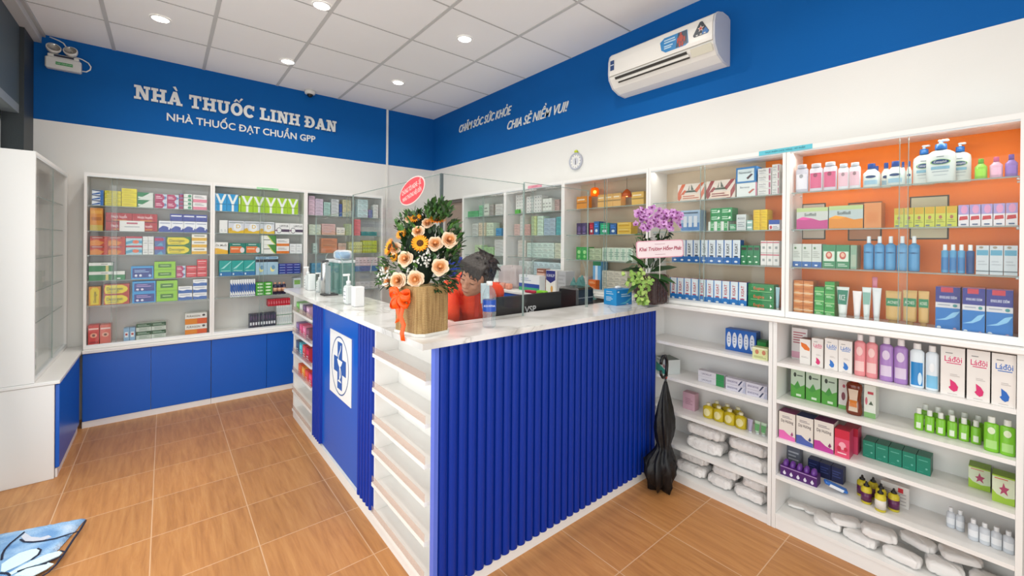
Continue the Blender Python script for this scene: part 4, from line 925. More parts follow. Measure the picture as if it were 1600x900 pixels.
r1(T1, '1d', 1425.5, 1461, 226, 1, pumpb, 'large pump bottle with blue collar, left behind', nm='pump_bottle', cat='bottle', depth=.07, p=2.55)
r1(T1, '1d', 1446, 1493.5, 217, 1, pumpb, 'large front pump bottle with blue collar', nm='pump_bottle', cat='bottle', depth=.06)
r1(T1, '1d', 1482, 1518, 222, 1, pumpb, 'large pump bottle with blue collar, right behind', nm='pump_bottle', cat='bottle', depth=.06, p=2.55)
for (u0, u1, vt, b_, c_, d_) in ((1522.5, 1543, 247.5, '#8cc63c', '#5ea81e', 'small lime green bottle'), (1546, 1567.5, 244.5, '#d5a7bd', '#c0557f', 'small pink bottle'), (1570, 1591, 240.5, '#8b6cb4', '#6b4b9c', 'small purple bottle')):
    r1(T1, '1d', u0, u1, vt, 1, Bt(b_, c_, capw=.45, neck=.36, shoulder=.62, caph=.22, flat=.7, label=(.15, .5, 50, shade(b_, 1.15))), d_, nm='soap_bottle', cat='bottle', depth=.05)
def landscape(base, wave, txt):
    return C(base, ('r', 0, .82, 1, 1, '#b8cf8f'), ('p', [(0, 0), (1, 0), (1, .42), (.75, .38), (.5, .5), (.3, .42), (0, .46)], wave), ('p', [(0, .46), (.3, .42), (.5, .5), (.2, .58)], shade(wave, 1.2)), ('t', txt, .45, .68, .20, '#4b5350', .5))
r1(T2, '2d', 1244.5, 1294, 324.5, 1, landscape('#c9cfca', '#c2448a', 'Soffell'), 'wide box with magenta picture', depth=.09)
r1(T2, '2d', 1295, 1349, 321, 1, landscape('#b7c8c8', '#dc8a1e', 'Soffell'), 'wide box with orange picture', depth=.09)
r1(T2, '2d', 1350, 1377.5, 316.5, 1, C('#d98f52', ('r', .15, .2, .8, .62, '#d38342')), 'plain tan box', depth=.09)
r1(T2, '2d', 1397, 1496, 323.5, 6, C('#c9cf4c', ('r', .05, .66, .95, 1, '#d0a818'), ('e', .5, .48, .16, .09, '#b06a50'), ('l', .15, .85, .2, .38, 2, '#8f9a3c'), ('r', .1, .04, .5, .12, '#6e7c8a')), 'upright lime and gold carton', depth=.07)
r1(T2, '2d', 1497, 1591, 318.5, 5, C('#e6e4e8', ('r', 0, .55, 1, 1, '#a79bd0'), ('e', .55, .78, .3, .2, '#dd9cc4'), ('p', [(.08, .28), (.9, .32), (.85, .48), (.15, .46)], '#c6383a'), ('r', .25, .06, .75, .12, '#4d6285')), 'upright lilac and red carton', depth=.07)
r1(T3, '3d', 1236, 1284, 381, 3, C('#cfd6cf', ('r', 0, 0, 1, .24, '#2b63a8'), ('l', .12, .8, .4, .7, 4, '#a9b0a8'), ('e', .3, .82, .12, .05, '#5b8050'), ('r', .3, .06, .6, .12, '#e3e8ee')), 'upright white carton with blue base')
r1(T3, '3d', 1285, 1328, 382.5, 2, C('#3f8a5c', ('r', .08, .3, .92, .72, '#d7e5d5'), ('e', .5, .55, .24, .16, '#c55b48'), ('e', .5, .57, .14, .09, '#e8b9a0'), ('l', .15, .85, .08, .22, 2, '#cfe3d0')), 'green carton with red flower')
r1(T3, '3d', 1328.6, 1339, 383, 1, C('#86ab92', ('r', .1, .1, .9, .6, '#a7b9a2')), 'green carton turned sideways')
BLB = Bt('#4f93c4', '#e9f1f6', capw=.38, neck=.3, shoulder=.74, caph=.20, label=(.1, .66, 60, '#5b9fd0'), label2=(0, .52, .8, .018, '#234e86'), n=20)
r1(T3, '3d', 1348, 1437, 369, 5, BLB, 'tall blue bottle with white cap', nm='mouthwash_bottle', cat='bottle', depth=.075)
r1(T3, '3d', 1470, 1508.5, 382, 3, Bt('#5c9fcb', '#eef3f6', capw=.55, neck=.4, shoulder=.78, caph=.2, label=(.1, .55, 60, '#3d7db8')), 'short blue bottle with white cap', nm='mouthwash_bottle', cat='bottle', depth=.06)
r1(T3, '3d', 1509, 1523, 382.5, 1, Bt('#31588f', '#eef3f6', capw=.55, neck=.4, shoulder=.78, caph=.2, label=(.1, .6, 60, '#27457e')), 'short dark blue bottle', nm='mouthwash_bottle', cat='bottle', depth=.05)
r1(T3, '3d', 1524.6, 1591, 383.5, 3, C('#ccd5da', ('r', .06, .66, .94, .84, '#5ea3c0'), ('l', .15, .85, .3, .5, 2, '#b5bfc6'), ('r', 0, .1, 1, .14, '#6c7a80'), ('e', .4, .93, .16, .04, '#9a9282')), 'pale grey carton with teal panel')
r1(T0, '0d', 1240, 1271, 439, 2, C('#c8742a', ('r', 0, .44, 1, .56, '#e5c9a6'), ('l', .1, .8, .2, .8, 2, '#e3a566')), 'small brown orange carton', stack=4, loc='bottom of orange-backed cabinet', p=2.50)
GRB = C('#2f9a3c', ('r', 0, .5, 1, .6, '#a6cf8e'), ('l', .15, .8, .15, .42, 2, '#c6e6c0'))
r1(T0, '0d', 1272.5, 1288, 449, 1, GRB, 'small green carton', stack=3, loc='bottom of orange-backed cabinet', p=2.50)
r1(T0, '0d', 1288.6, 1304.5, 441, 1, GRB, 'small green carton of the taller pile', stack=4, loc='bottom of orange-backed cabinet', p=2.50)
def tube(c, lab, capc='#e4e8e8', nb=.62):
    def f(w_, d, h):
        d = min(d, w_ * .7); mb = MB(); n = 16; r = w_ / 2; base = 0; prof = []
        for k in range(9):
            t_ = k / 8; z = h * (.14 + .86 * t_); rx = r * (nb + (1 - nb) * t_); ry = (d / 2) * (1 - t_) + .0015
            for i in range(n): a = 2 * pi * i / n; mb.v.append((rx * cos(a), d / 2 + ry * sin(a), z))
        for k in range(8):
            for i in range(n): mb.f.append([k * n + i, k * n + (i + 1) % n, (k + 1) * n + (i + 1) % n, (k + 1) * n + i]); mb.m.append(mat(c, .35)); mb.sm.append(True)
        mb.f += [list(range(n - 1, -1, -1)), [8 * n + i for i in range(n)]]; mb.m += [mat(c, .35)] * 2; mb.sm += [False] * 2
        if lab:
            z0, z1, lc, txt, tc = lab
            def fy(z): t_ = (z / h - .14) / .86; return d / 2 - ((d / 2) * (1 - t_) + .0015) - .0012
            def fx(z): t_ = (z / h - .14) / .86; return r * (nb + (1 - nb) * t_) * .88
            za, zb = z0 * h, z1 * h
            mb.poly([(-fx(za), fy(za), za), (fx(za), fy(za), za), (fx(zb), fy(zb), zb), (-fx(zb), fy(zb), zb)], mat(lc, .4))
            if txt:
                zm = (za + zb) / 2; add_text(mb, txt, (zb - za) * .55, mat(tc, .4), Matrix.Translation((0, min(fy(za), fy(zb)) - .001, zm - (zb - za) * .2)), sx=min(1, 1.5 * fx(zm) / ((zb - za) * .55 * len(txt) * .6)))
        c_ = MB().lathe([(r * .58, 0), (r * .6, h * .13), (r * .5, h * .145)], mat(capc, .35), (0, d / 2, 0), 14, 1, .75)
        return [mb, ('cap', c_)]
    return f
r1(T0, '0d', 1305.5, 1326, 448.5, 1, tube('#e4eae6', (.45, .9, '#1d7a5c', 'RICE', '#e6f0ea')), 'white tube with dark green panel', nm='cream_tube', cat='tube', loc='bottom of orange-backed cabinet', depth=.04)
r1(T0, '0d', 1331, 1346, 455, 1, tube('#efe9ea', None), 'plain white tube', nm='cream_tube', cat='tube', loc='bottom of orange-backed cabinet', depth=.04)
r1(T0, '0d', 1346, 1361, 449, 1, tube('#dfe9e7', (.5, .85, '#7fb0a2', None, None)), 'white tube with sage panel', nm='cream_tube', cat='tube', loc='bottom of orange-backed cabinet', depth=.04)
r1(T0, '0d', 1361.5, 1377, 450, 1, tube('#e3e7e9', None), 'white tube right of the sage one', nm='cream_tube', cat='tube', loc='bottom of orange-backed cabinet', depth=.04, p=2.50)
r1(T0, '0d', 1362, 1371, 433, 1, tube('#e88aa0', (.2, .8, '#dd6a88', None, None), '#e07a92'), 'slim pink tube behind white ones', nm='cream_tube', cat='tube', loc='bottom of orange-backed cabinet', depth=.02, p=2.545)
ACN = lambda: tube('#d3ab66', (.55, .78, '#12804a', 'ACNES', '#e8f0dc'), '#b98f52', .92)
r1(T0, '0d', 1382, 1408, 455, 1, ACN(), 'tan tube with green band, left of three', nm='cream_tube', cat='tube', loc='bottom of orange-backed cabinet', depth=.04)
r1(T0, '0d', 1409.5, 1433, 454, 1, ACN(), 'tan tube with green band, middle of three', nm='cream_tube', cat='tube', loc='bottom of orange-backed cabinet', depth=.04)
r1(T0, '0d', 1434, 1452, 455, 1, ACN(), 'tan tube with green band, right of three', nm='cream_tube', cat='tube', loc='bottom of orange-backed cabinet', depth=.04)
ENS = C('#1673c0', ('r', 0, .64, 1, 1, '#2a2a86'), ('r', .22, .88, .72, .99, '#c22a3c'), ('r', 0, .52, 1, .64, '#d9d8dc'), ('t', 'ENSURE ĐÊM', .52, .76, .085, '#d9dcf0', .7), ('p', [(0, .22), (.4, .28), (.7, .42), (1, .46), (.8, .32), (.45, .24)], '#8cc6ea'), ('l', .1, .6, .56, .61, 1, '#9aa0b0'), ('e', .8, .58, .09, .035, '#3d8f90'), ('e', .15, .06, .09, .03, '#e0e8f0'), ('e', .8, .05, .07, .03, '#c9a0b8'), side='#241f6e', top='#c98a98')
r1(T0, '0d', 1461.5, 1501, 448.5, 1, ENS, 'large blue and violet carton, left of three', loc='bottom of orange-backed cabinet', depth=.09, p=2.505)
r1(T0, '0d', 1503.5, 1540, 450.5, 1, ENS, 'large blue and violet carton, middle of three', loc='bottom of orange-backed cabinet', depth=.09, p=2.475)
r1(T0, '0d', 1540.8, 1584, 453, 1, ENS, 'large blue and violet carton, right of three', loc='bottom of orange-backed cabinet', depth=.08, p=2.48)
# framed pictures of another room, set flat on its painted orange view
for (u0, u1, v0, v1, c_, lab) in ((1421, 1483, 306, 374, '#d9d3b4', 'cream framed plaque of another room on the painted orange view, right of centre'), (1325, 1378, 316, 376, '#c98f6a', 'tan framed plaque of another room on the painted orange view, middle'), (1253, 1290, 318, 374, '#dccfbd', 'pale framed plaque of another room on the painted orange view, left')):
    xx = XR - .0105; a = un(u0, (v0 + v1) / 2, x=xx); b_ = un(u1, (v0 + v1) / 2, x=xx); zt, zb = un((u0 + u1) / 2, v0, x=xx).z, un((u0 + u1) / 2, v1, x=xx).z
    W_ = a.y - b_.y; t = thing('wall_plaque', lab, 'picture', (XR - .0085, (a.y + b_.y) / 2, zb), -pi / 2, 'plaques of another room on the cabinet back')
    MB().box((-W_ / 2, -.002, 0), (W_ / 2, 0, zt - zb), mat('#4f4434', .5)).build('frame', t)
    MB().box((-W_ / 2 + .006, -.004, .006), (W_ / 2 - .006, -.0022, zt - zb - .006), mat(c_, .6)).build('board', t)
# ---- beige cabinet right of the orchid
STR = lambda c: C('#ddd3c8', ('p', [(0, .1), (.3, 1), (.16, 1), (0, .5)], c), ('p', [(.86, 0), (1, .4), (1, .8), (.7, 0)], c), ('p', [(.72, .45), (1, 1), (.86, 1), (.62, .55)], c), ('p', [(.05, 0), (.34, .6), (.26, .66), (0, .2)], c), ('r', .15, .05, .85, .38, '#e6d2c0'), ('l', .2, .8, .1, .34, 2, shade(c, .9)), ('p', [(.28, .5), (.72, .5), (.64, .6), (.36, .6)], '#4e5a4c'), ('p', [(.44, .62), (.46, .92), (.40, .62)], '#5b6258'), ('p', [(.52, .62), (.52, .95), (.62, .62)], '#5b6258'))
r1(T1, '1e', 1059, 1101, 287, 1, STR('#cf6a48'), 'box with orange stripes and boat')
r1(T1, '1e', 1103.5, 1149, 281.5, 1, STR('#9c4b4b'), 'box with maroon stripes and boat')
a_, b__, h_ = place('R', RP, 1151, 1183, 285.8, T1)
r1(T1, '1e', 1151, 1183, 285.8, 1, C('#dde4e2', ('t', 'Berocca', .4, .7, .2, '#5a6a78', .6), ('p', [(.65, .2), (.9, .5), (.8, .55), (.58, .3)], '#b86a5a'), ('r', .94, 0, 1, 1, '#c2688a')), 'white carton with maroon edge')
row('R', RP, T1 + h_ + .001, 1150, 1182, 261, 1, C('#3a7cb8', ('r', .08, .1, .9, .88, '#d3e3e6'), ('t', 'Novacold', .45, .66, .2, '#3f4f5c', .6), ('p', [(.6, .2), (.85, .5), (.75, .55), (.52, .3)], '#5b4a52')), 'carton', 'blue framed carton above the white one', 'box', LB('1e'))
TXC = C('#dedfdc', ('t', 'THUỐC', .35, .62, .3, '#5a6068', .55), ('l', .1, .6, .15, .4, 2, '#9aa0a4'), ('r', .82, .1, .95, .9, '#b06a80'))
r1(T1, '1e', 1184, 1205.5, 263, 1, TXC, 'white printed carton', stack=4)
r1(T1, '1e', 1206.3, 1218, 257, 1, TXC, 'narrow white printed carton', stack=4)
r1(T2, '2e', 1063.5, 1094, 328.5, 1, C('#a9c4de', ('r', .03, .04, .97, .4, '#5e8fc8'), ('r', .15, .2, .33, .72, '#dfe9f2'), ('r', .42, .2, .6, .72, '#dfe9f2'), ('r', .69, .2, .87, .72, '#dfe9f2'), ('l', .1, .9, .8, .95, 1, '#5b6d80')), 'pale blue box with three bottles')
WG = lambda: C('#dfe8df', ('r', .35, 0, .9, 1, '#3a9a58'), ('l', .45, .85, .3, .8, 3, '#c9e2cd'))
r1(T2, '2e', 1106.5, 1138, 346, 3, WG(), 'white and green carton')
a_, b__, h_ = place('R', RP, 1106.5, 1138, 346, T2)
row('R', RP, T2 + h_ + .001, 1110, 1144, 325, 2, C('#2e8f50', ('l', .1, .8, .2, .8, 2, '#bfe0c6'), ('e', .8, .5, .1, .2, '#dfeee0')), 'carton', 'flat green carton on the upper pile', 'box', LB('2e'), stack=2)
r1(T2, '2e', 1140, 1150, 350, 1, C('#5fa27c', ('l', .1, .9, .3, .7, 2, '#d9ead9')), 'narrow sage carton')
r1(T2, '2e', 1150.6, 1166, 335, 1, C('#ccd4d4', ('t', 'KIDDI', .5, .75, .16, '#5b6468', .8), ('l', .15, .85, .2, .55, 3, '#98a2a8')), 'upright grey white carton')
r1(T2, '2e', 1166.6, 1176, 344, 1, C('#93bdb4', ('r', .1, .4, .9, .7, '#e5ecea')), 'small teal carton', stack=2)
r1(T2, '2e', 1177, 1199, 328, 2, C('#e8c60e', ('l', .1, .9, .3, .7, 2, '#b09208'), ('r', 0, 0, .2, 1, '#d9b008')), 'yellow carton', stack=4)
r1(T2, '2e', 1201, 1218.5, 343.5, 1, C('#e4e2e6', ('r', 0, .55, 1, 1, '#2a50a8'), ('e', .2, .25, .12, .18, '#c8404a'), ('l', .4, .9, .1, .4, 2, '#8a8f98')), 'blue topped white carton')
def kisat(tc, bot):
    return C('#dfe8ee', ('r', 0, 0, 1, .26, bot), ('p', [(0, .26), (1, .26), (1, .2), (.5, .36), (0, .2)], bot), ('r', 0, .0, .1, 1, shade(bot, 1.05)), ('tv', 'KISAT', .52, .64, .50, tc, .5), ('r', .25, .30, .75, .34, tc), ('e', .5, .10, .2, .04, '#e6eef4'), side=bot, top='#9a4a68' if tc != '#23262c' else None)
r1(T3, '3e', 1050, 1157, 375, 9, kisat('#23262c', '#2c6cb4'), 'upright white and blue carton, dark print', depth=.05)
r1(T3, '3e', 1157.6, 1187.3, 383.5, 3, C('#0f7a45', ('r', .1, .76, .9, .9, '#3a2a20'), ('r', .1, .4, .5, .46, '#cfe6d6'), ('e', .5, .15, .2, .04, '#d9efd8')), 'upright dark green carton')
r1(T3, '3e', 1188.5, 1218, 376.5, 3, C('#e4e4e0', ('r', 0, .82, 1, .92, '#c66a78'), ('r', .3, .35, .7, .55, '#9aa2a0'), ('r', 0, 0, 1, .06, '#c3c4c0')), 'small white and red carton', stack=2)
r1(T0, '0e', 1047, 1167, 437, 10, kisat('#c0323e', '#2478c0'), 'upright white and blue carton, red print', loc='bottom of beige-backed cabinet', depth=.05)
r1(T0, '0e', 1169, 1209.5, 444.5, 1, C('#17823f', ('t', 'Eugica', .42, .5, .5, '#e0603a', .42), ('l', .1, .9, .05, .2, 1, '#8fd08a'), ('p', [(.86, .3), (.94, .5), (.86, .7)], '#e6efe2')), 'long green carton', stack=3, loc='bottom of beige-backed cabinet', depth=.07)
r1(T0, '0e', 1211, 1218, 449, 1, tube('#a9cfdc', None), 'pale blue tube at the right end', nm='cream_tube', cat='tube', loc='bottom of beige-backed cabinet', depth=.03)
# ---- pendant lamp cabinet
for (u0, u1, vt, n, c, d_) in ((901, 917, 307, 1, '#dd8d2a', 'orange carton left'), (934, 970, 303, 3, '#e3b26a', 'peach carton'), (987, 1006, 299.5, 1, '#e2b75e', 'honey coloured carton')):
    r1(1.733, '1f', u0, u1, vt, n, C(c, ('r', 0, .45, 1, .55, shade(c, .75)), ('l', .1, .8, .65, .85, 1, '#f2e3c6')), d_, depth=.06, p=2.52)
r1(1.532, '2f', 901, 916.7, 348.5, 2, C('#42315e', ('e', .5, .5, .28, .25, '#6a558c'), ('l', .2, .8, .05, .2, 1, '#9c8cb8')), 'dark purple carton', p=2.50)
for (u0, u1, vt, c, d_) in ((921, 927.5, 348, '#a3283c', 'upright crimson carton'), (928, 936, 346, '#2b69a8', 'upright blue carton'), (937.5, 952, 348.5, '#2a9a70', 'upright emerald carton'), (953, 963, 349, '#35629c', 'upright steel blue carton')):
    r1(1.532, '2f', u0, u1, vt, 1, C(c, ('e', .5, .3, .25, .12, '#d6e2ea'), ('l', .15, .85, .55, .85, 2, shade(c, 1.5))), d_, p=2.50)
r1(1.532, '2f', 964.5, 986, 347.5, 1, C('#ddb84a', ('r', .1, .35, .9, .6, '#c79a2a'), ('l', .1, .8, .7, .85, 1, '#f0e0a0')), 'gold carton', stack=2, p=2.50)
r1(1.337, '3f', 900.5, 918, 386, 2, C('#38a04a', ('e', .5, .6, .28, .15, '#a6dc90'), ('e', .5, .25, .2, .12, '#8fd07c')), 'green carton', p=2.50)
r1(1.337, '3f', 919, 940, 388, 2, pale('#b9c8a6')[0], 'pale olive carton', stack=2, p=2.52)
r1(1.337, '3f', 941, 989, 387, 5, C('#d5e3d2', ('r', .3, .1, .7, .9, '#aac9b4'), ('l', .1, .9, .3, .7, 3, '#8aa596')), 'pale mint carton', p=2.50)
LF0 = 'bottom of pendant lamp cabinet'
r1(T0, '0f', 926.5, 939, 407.5, 1, C('#6fb1e2', ('r', .3, .1, .6, .85, '#dceaf6'), ('r', 0, .85, 1, 1, '#2e7a50')), 'upright sky blue carton', loc=LF0, p=2.52)
r1(T0, '0f', 919.5, 931, 437.5, 1, C('#e8702a', ('l', .1, .9, .3, .7, 2, '#f4c9a0')), 'small orange carton', stack=2, loc=LF0, p=2.475)
r1(T0, '0f', 941, 980, 424, 4, pale('#dcd3c3')[0], 'cream flat carton', stack=4, loc=LF0, p=2.50)
r1(T0, '0f', 905, 918, 432, 1, pale('#e2c9c4')[0], 'blush carton', stack=3, loc=LF0, p=2.53)
# glowing stand-ins for pendant lamps of another room, hung inside the cabinet
def pendant(u, v, rad, glow, lab, dome):
    xx = 2.56; p = un(u, v, x=xx); t = thing('pendant_lamp_stand_in', lab, 'lamp', (xx, p.y, p.z), 0, 'stand-in orange pendant lamps in the cabinet')
    if dome:
        MB().lathe([(rad, -.030), (rad * .96, -.012), (rad * .72, .008), (rad * .3, .022), (rad * .12, .026)], mat('#c85a1c', .25, .2), n=24, cap=False).build('lamp_shade', t)
        MB().ball((0, 0, -.020), .010, emit('#ffb060', 5.0)).build('bulb', t)
    else:
        MB().lathe([(rad * .8, -.034), (rad * .98, -.028), (rad, .012), (rad * .8, .030), (rad * .2, .036)], glass('#ffb45a', .6, .05, 'orange_glass', '#ff9a2a', .6), n=24).build('lamp_shade', t)
        MB().ball((0, 0, .0), .013, emit('#ffe0b0', 10.0)).build('bulb', t)
    top = 1.942 - p.z
    MB().lathe([(.0012, .024), (.0012, top)], mat('#2b2624', .5), n=6).build('cord', t)
pendant(929.5, 300, .034, True, 'glowing orange glass stand-in for pendant lamp of another room, the left one', False)
pendant(979.5, 301, .036, True, 'dome shaped copper orange stand-in for pendant lamp of another room, right one', True)
# ---- pink sticker cabinet and doorway cabinet (pale goods)
WD = C('#e2e1dc', ('e', .25, .5, .08, .12, '#6a6d70'), ('e', .6, .5, .08, .12, '#6a6d70'), ('e', .88, .5, .07, .12, '#8a8d90'))
r1(1.733, '1g', 806, 817.5, 305, 1, WD, 'white dotted carton', stack=6, p=2.50)
r1(1.733, '1g', 822.5, 846.5, 306.5, 2, WD, 'white dotted carton of the wide pile', stack=5, p=2.50)
r1(1.733, '1g', 848, 862, 310, 3, pale('#dfe2da')[0], 'slim white upright carton', p=2.50)
r1(1.733, '1g', 863, 874, 312, 1, pale('#c9a9a2')[0], 'dusky pink carton', stack=2, p=2.54)
r1(1.733, '1g', 804.5, 811, 327.5, 1, C('#5bb544'), 'small green cube carton', p=2.47, depth=.02)
for (z, l, u0, u1, vt, n, st, c, d_) in [
    (1.532, '2g', 803.5, 812, 350.5, 1, 4, '#d9b9b2', 'rosy white carton'), (1.532, '2g', 812.6, 818.6, 337, 1, 6, '#e2e2de', 'white carton of the tallest pile'), (1.532, '2g', 819.2, 828.5, 350.5, 2, 3, '#d3a9a0', 'red edged white carton'),
    (1.532, '2g', 830, 838, 338, 1, 5, '#cfdca0', 'pale lime carton'), (1.532, '2g', 839.6, 849, 338, 1, 5, '#cfe6d2', 'mint white carton'), (1.532, '2g', 850, 868, 341, 2, 4, '#a7bccb', 'blue grey carton'), (1.532, '2g', 869, 877, 339, 1, 4, '#5eb0b4', 'teal carton'),
    (1.337, '3g', 809.5, 821.5, 376, 1, 5, '#ddd5cc', 'white banded carton'), (1.337, '3g', 823.5, 866, 379.5, 5, 3, '#cfe2d8', 'pale aqua carton'), (1.337, '3g', 867, 876.5, 380, 1, 3, '#d8dcc6', 'cream carton'),
    (T0, '0g', 811, 833, 408, 3, 5, '#dfe6e4', 'white medicine carton'), (T0, '0g', 834, 876, 410, 5, 4, '#cbdfe4', 'pale blue medicine carton'),
    (1.733, '1h', 729, 747, 330, 1, 2, '#4fb06f', 'green and white carton'), (1.733, '1h', 748.5, 755.5, 321, 1, 2, '#7fc498', 'pale green upright carton'), (1.733, '1h', 756.3, 764, 318, 1, 1, '#d5ddd0', 'upright white carton'),
    (1.733, '1h', 765, 771, 320, 1, 3, '#a9a49c', 'grey carton'), (1.733, '1h', 774, 786, 319, 1, 3, '#dbdad4', 'wide white carton'),
    (1.532, '2h', 738, 747, 349.5, 1, 3, '#cdd2cc', 'small grey white carton'), (1.532, '2h', 748, 758.5, 348, 2, 2, '#ddcfb4', 'beige carton'), (1.532, '2h', 760, 771, 348, 2, 2, '#d3e2c8', 'pale green carton'),
    (1.532, '2h', 775, 783.5, 356.5, 1, 1, '#3f97cc', 'bright blue carton'), (1.337, '3h', 742, 752, 383, 1, 3, '#c2dcb0', 'soft green carton'), (1.337, '3h', 753, 771, 386, 3, 2, '#a9cf98', 'green medicine carton'), (1.337, '3h', 773, 786.5, 375, 1, 5, '#d9dcd8', 'white stacked carton'),
    (T0, '0h', 740, 786, 412, 5, 3, '#cfd8d2', 'pale medicine carton')]:
    r1(z, l, u0, u1, vt, n, pale(c)[0], d_, stack=st, p=2.50, loc=(None if z != T0 else {'g': 'bottom of pink-sticker cabinet', 'h': 'bottom of doorway cabinet'}[l[1]]))
# ---- open shelving, right edge
OL = lambda k: ['top', 'second', 'third', 'fourth', 'bottom'][k] + ' shelf of right open shelving'
ML = lambda k: ['top', 'second', 'third', 'fourth', 'bottom'][k] + ' shelf behind umbrella'
def o1(k, u0, u1, vt, n, fn, desc, **kw):
    row('R', kw.pop('p', 2.455), kw.pop('z', LOWZ_R[k]), u0, u1, vt, n, fn, kw.pop('nm', 'carton'), desc, kw.pop('cat', 'box'), OL(k), **kw)
def m1(k, u0, u1, vt, n, fn, desc, **kw):
    row('R', kw.pop('p', 2.47), kw.pop('z', LOWZ_M[k]), u0, u1, vt, n, fn, kw.pop('nm', 'carton'), desc, kw.pop('cat', 'box'), ML(k), **kw)
PET = lambda c: [('p', [(.36, .36), (.5, .30), (.68, .24), (.74, .16), (.66, .08), (.5, .06), (.4, .12), (.30, .16), (.36, .20)], c)]
LAD = lambda c, t='Láđôi': C('#e9e4df', ('t', t, .52, .76, .16, c, .72), ('r', .25, .665, .85, .682, c), ('l', .2, .5, .86, .9, 1, '#8d8a88'), ('p', [(.40, .34), (.62, .28), (.74, .20), (.70, .12), (.56, .09), (.44, .12), (.34, .17), (.42, .20)], c), ('l', .4, .8, .40, .46, 2, '#c4bcb8'), ('l', .3, .7, .03, .05, 1, '#b9b1ad'), side='#dcd6d0', top='#e6e0da')
o1(0, 1237, 1262, 513, 1, C('#e2dcdc', ('l', .1, .9, .5, .9, 5, '#b05a68'), ('r', 0, .05, .8, .25, '#d7a0b4')), 'white carton with red print at the back', p=2.57, depth=.06)
o1(0, 1249.5, 1267, 530, 1, C('#e9e5e0', ('p', [(.08, .86), (.6, .8), (.92, .66), (.9, .55), (.45, .58), (.15, .70)], '#e0701c'), ('l', .15, .8, .25, .32, 2, '#b9b1ad'), top='#8a4a30'), 'slim white carton with orange oval', depth=.06, p=2.495)
o1(0, 1268, 1287, 529, 1, LAD('#d4246c'), 'small white carton with pink petal', depth=.06, p=2.485)
o1(0, 1288.5, 1332, 531, 2, LAD('#2370c2'), 'small white carton with blue petal', depth=.06, p=2.475)
WASH = lambda c, lc, cap='#e8e2e2': Bt(c, cap, capw=.5, neck=.42, shoulder=.80, caph=.15, flat=.6, label=(.12, .36, 50, lc), label2=(0, .60, .55, .11, lc), rough=.3)
o1(0, 1334, 1371.5, 524, 2, WASH('#e58f93', '#efc6c2'), 'salmon pink wash bottle', nm='wash_bottle', cat='bottle', depth=.05, p=2.47)
o1(0, 1373.5, 1419, 529, 2, WASH('#a77fc0', '#d9c9e0'), 'purple wash bottle', nm='wash_bottle', cat='bottle', depth=.05, p=2.465)
o1(0, 1421, 1444.5, 537, 1, Bt('#e0eaf0', '#ece9e6', capw=.55, neck=.45, shoulder=.82, caph=.13, flat=.6, label=(.06, .58, 52, '#2a86c8'), label2=(.45, .22, .28, .14, '#cfe6f4')), 'white wash bottle with big blue panel', nm='wash_bottle', cat='bottle', depth=.05)
o1(0, 1445.8, 1467.5, 541, 1, Bt('#dfe9f0', '#ece9e6', capw=.55, neck=.45, shoulder=.82, caph=.13, flat=.6, label=(.06, .34, 55, '#7cc0e4'), label2=(0, .52, .4, .10, '#eef3f6')), 'white wash bottle with pale blue base', nm='wash_bottle', cat='bottle', depth=.05)
o1(0, 1469.5, 1508.5, 543, 1, LAD('#d4246c'), 'large white carton with pink petal, left', depth=.08, p=2.445)
o1(0, 1510.5, 1548, 548, 1, LAD('#d4246c'), 'large white carton with pink petal, right', depth=.08, p=2.44)
o1(0, 1549.2, 1589.5, 553, 1, LAD('#1f66be'), 'large white carton with blue petal', depth=.08, p=2.435)
GRL = C('#b7c9b4', ('p', [(0, 0), (1, 0), (1, .5), (.5, .36), (0, .46)], '#4f9c38'), ('e', .3, .8, .10, .08, '#2d3a30'), ('l', .45, .85, .74, .84, 1, '#5b6a5c'), ('p', [(.2, .35), (.5, .6), (.7, .4), (.45, .3)], '#3f8f36'), ('r', .4, .06, .75, .14, '#cfe0c4'), side='#5a9a48')
o1(1, 1235, 1309, 582, 3, GRL, 'green and grey herbal carton', depth=.05, p=2.535, gap=.05)
o1(1, 1310, 1326, 594, 1, C('#ddd5d0', ('e', .55, .8, .14, .06, '#b04a5c'), ('e', .5, .45, .2, .14, '#7a3a48'), ('r', 0, 0, 1, .14, '#6fae5a')), 'white carton with red flower, behind honey bottle', depth=.05, p=2.53)
def honey(w_, d, h):
    r = w_ / 2; d = w_ * .6; m = mat('#6e2c14', .12); pr = [(.82, 0), (.92, .03), (1, .12), (.98, .22), (.84, .40), (.82, .55), (.92, .72), (.98, .84), (.86, .93), (.5, .97)]
    b = MB().lathe([(r * a, h * z) for a, z in pr], m, (0, d / 2, 0), 22, 1, .6)
    lab = [(-.55, .12), (.55, .12), (.5, .35), (.46, .5), (.58, .78), (-.58, .78), (-.46, .5), (-.5, .35)]
    pts = [(x * r, d / 2 - d / 2 * math.sqrt(1 - (x * .98) ** 2) * .98 - .003 + (.002 if .3 < z < .6 else -.001), z * h) for x, z in lab]
    b.poly(pts, mat('#cdb9a4', .4)); b.poly([(p[0] * .85, p[1] - .0012, p[2] * .30 + h * .22) for p in pts], mat('#c8742a', .4))
    c = MB().lathe([(r * .5, h * .965), (r * .48, h * .995), (r * .3, h)], mat('#8a2a18', .3), (0, d / 2, 0), 16, 1, .8)
    return [b, ('cap', c)]
row('R', 2.475, LOWZ_R[1], 1320, 1347, 597, 1, honey, 'honey_bottle', 'brown waisted bottle with cream label', 'bottle', OL(1), depth=.05)
o1(1, 1350, 1369, 602, 1, C('#d9dcd2', ('r', .3, .72, .8, .8, '#b83a48'), ('p', [(.4, .4), (.6, .52), (.8, .4)], '#4a5a48'), ('r', 0, 0, 1, .16, '#7fae6c'), ('e', .2, .5, .1, .12, '#c46a78')), 'white and green carton right of honey bottle', depth=.07, p=2.50)
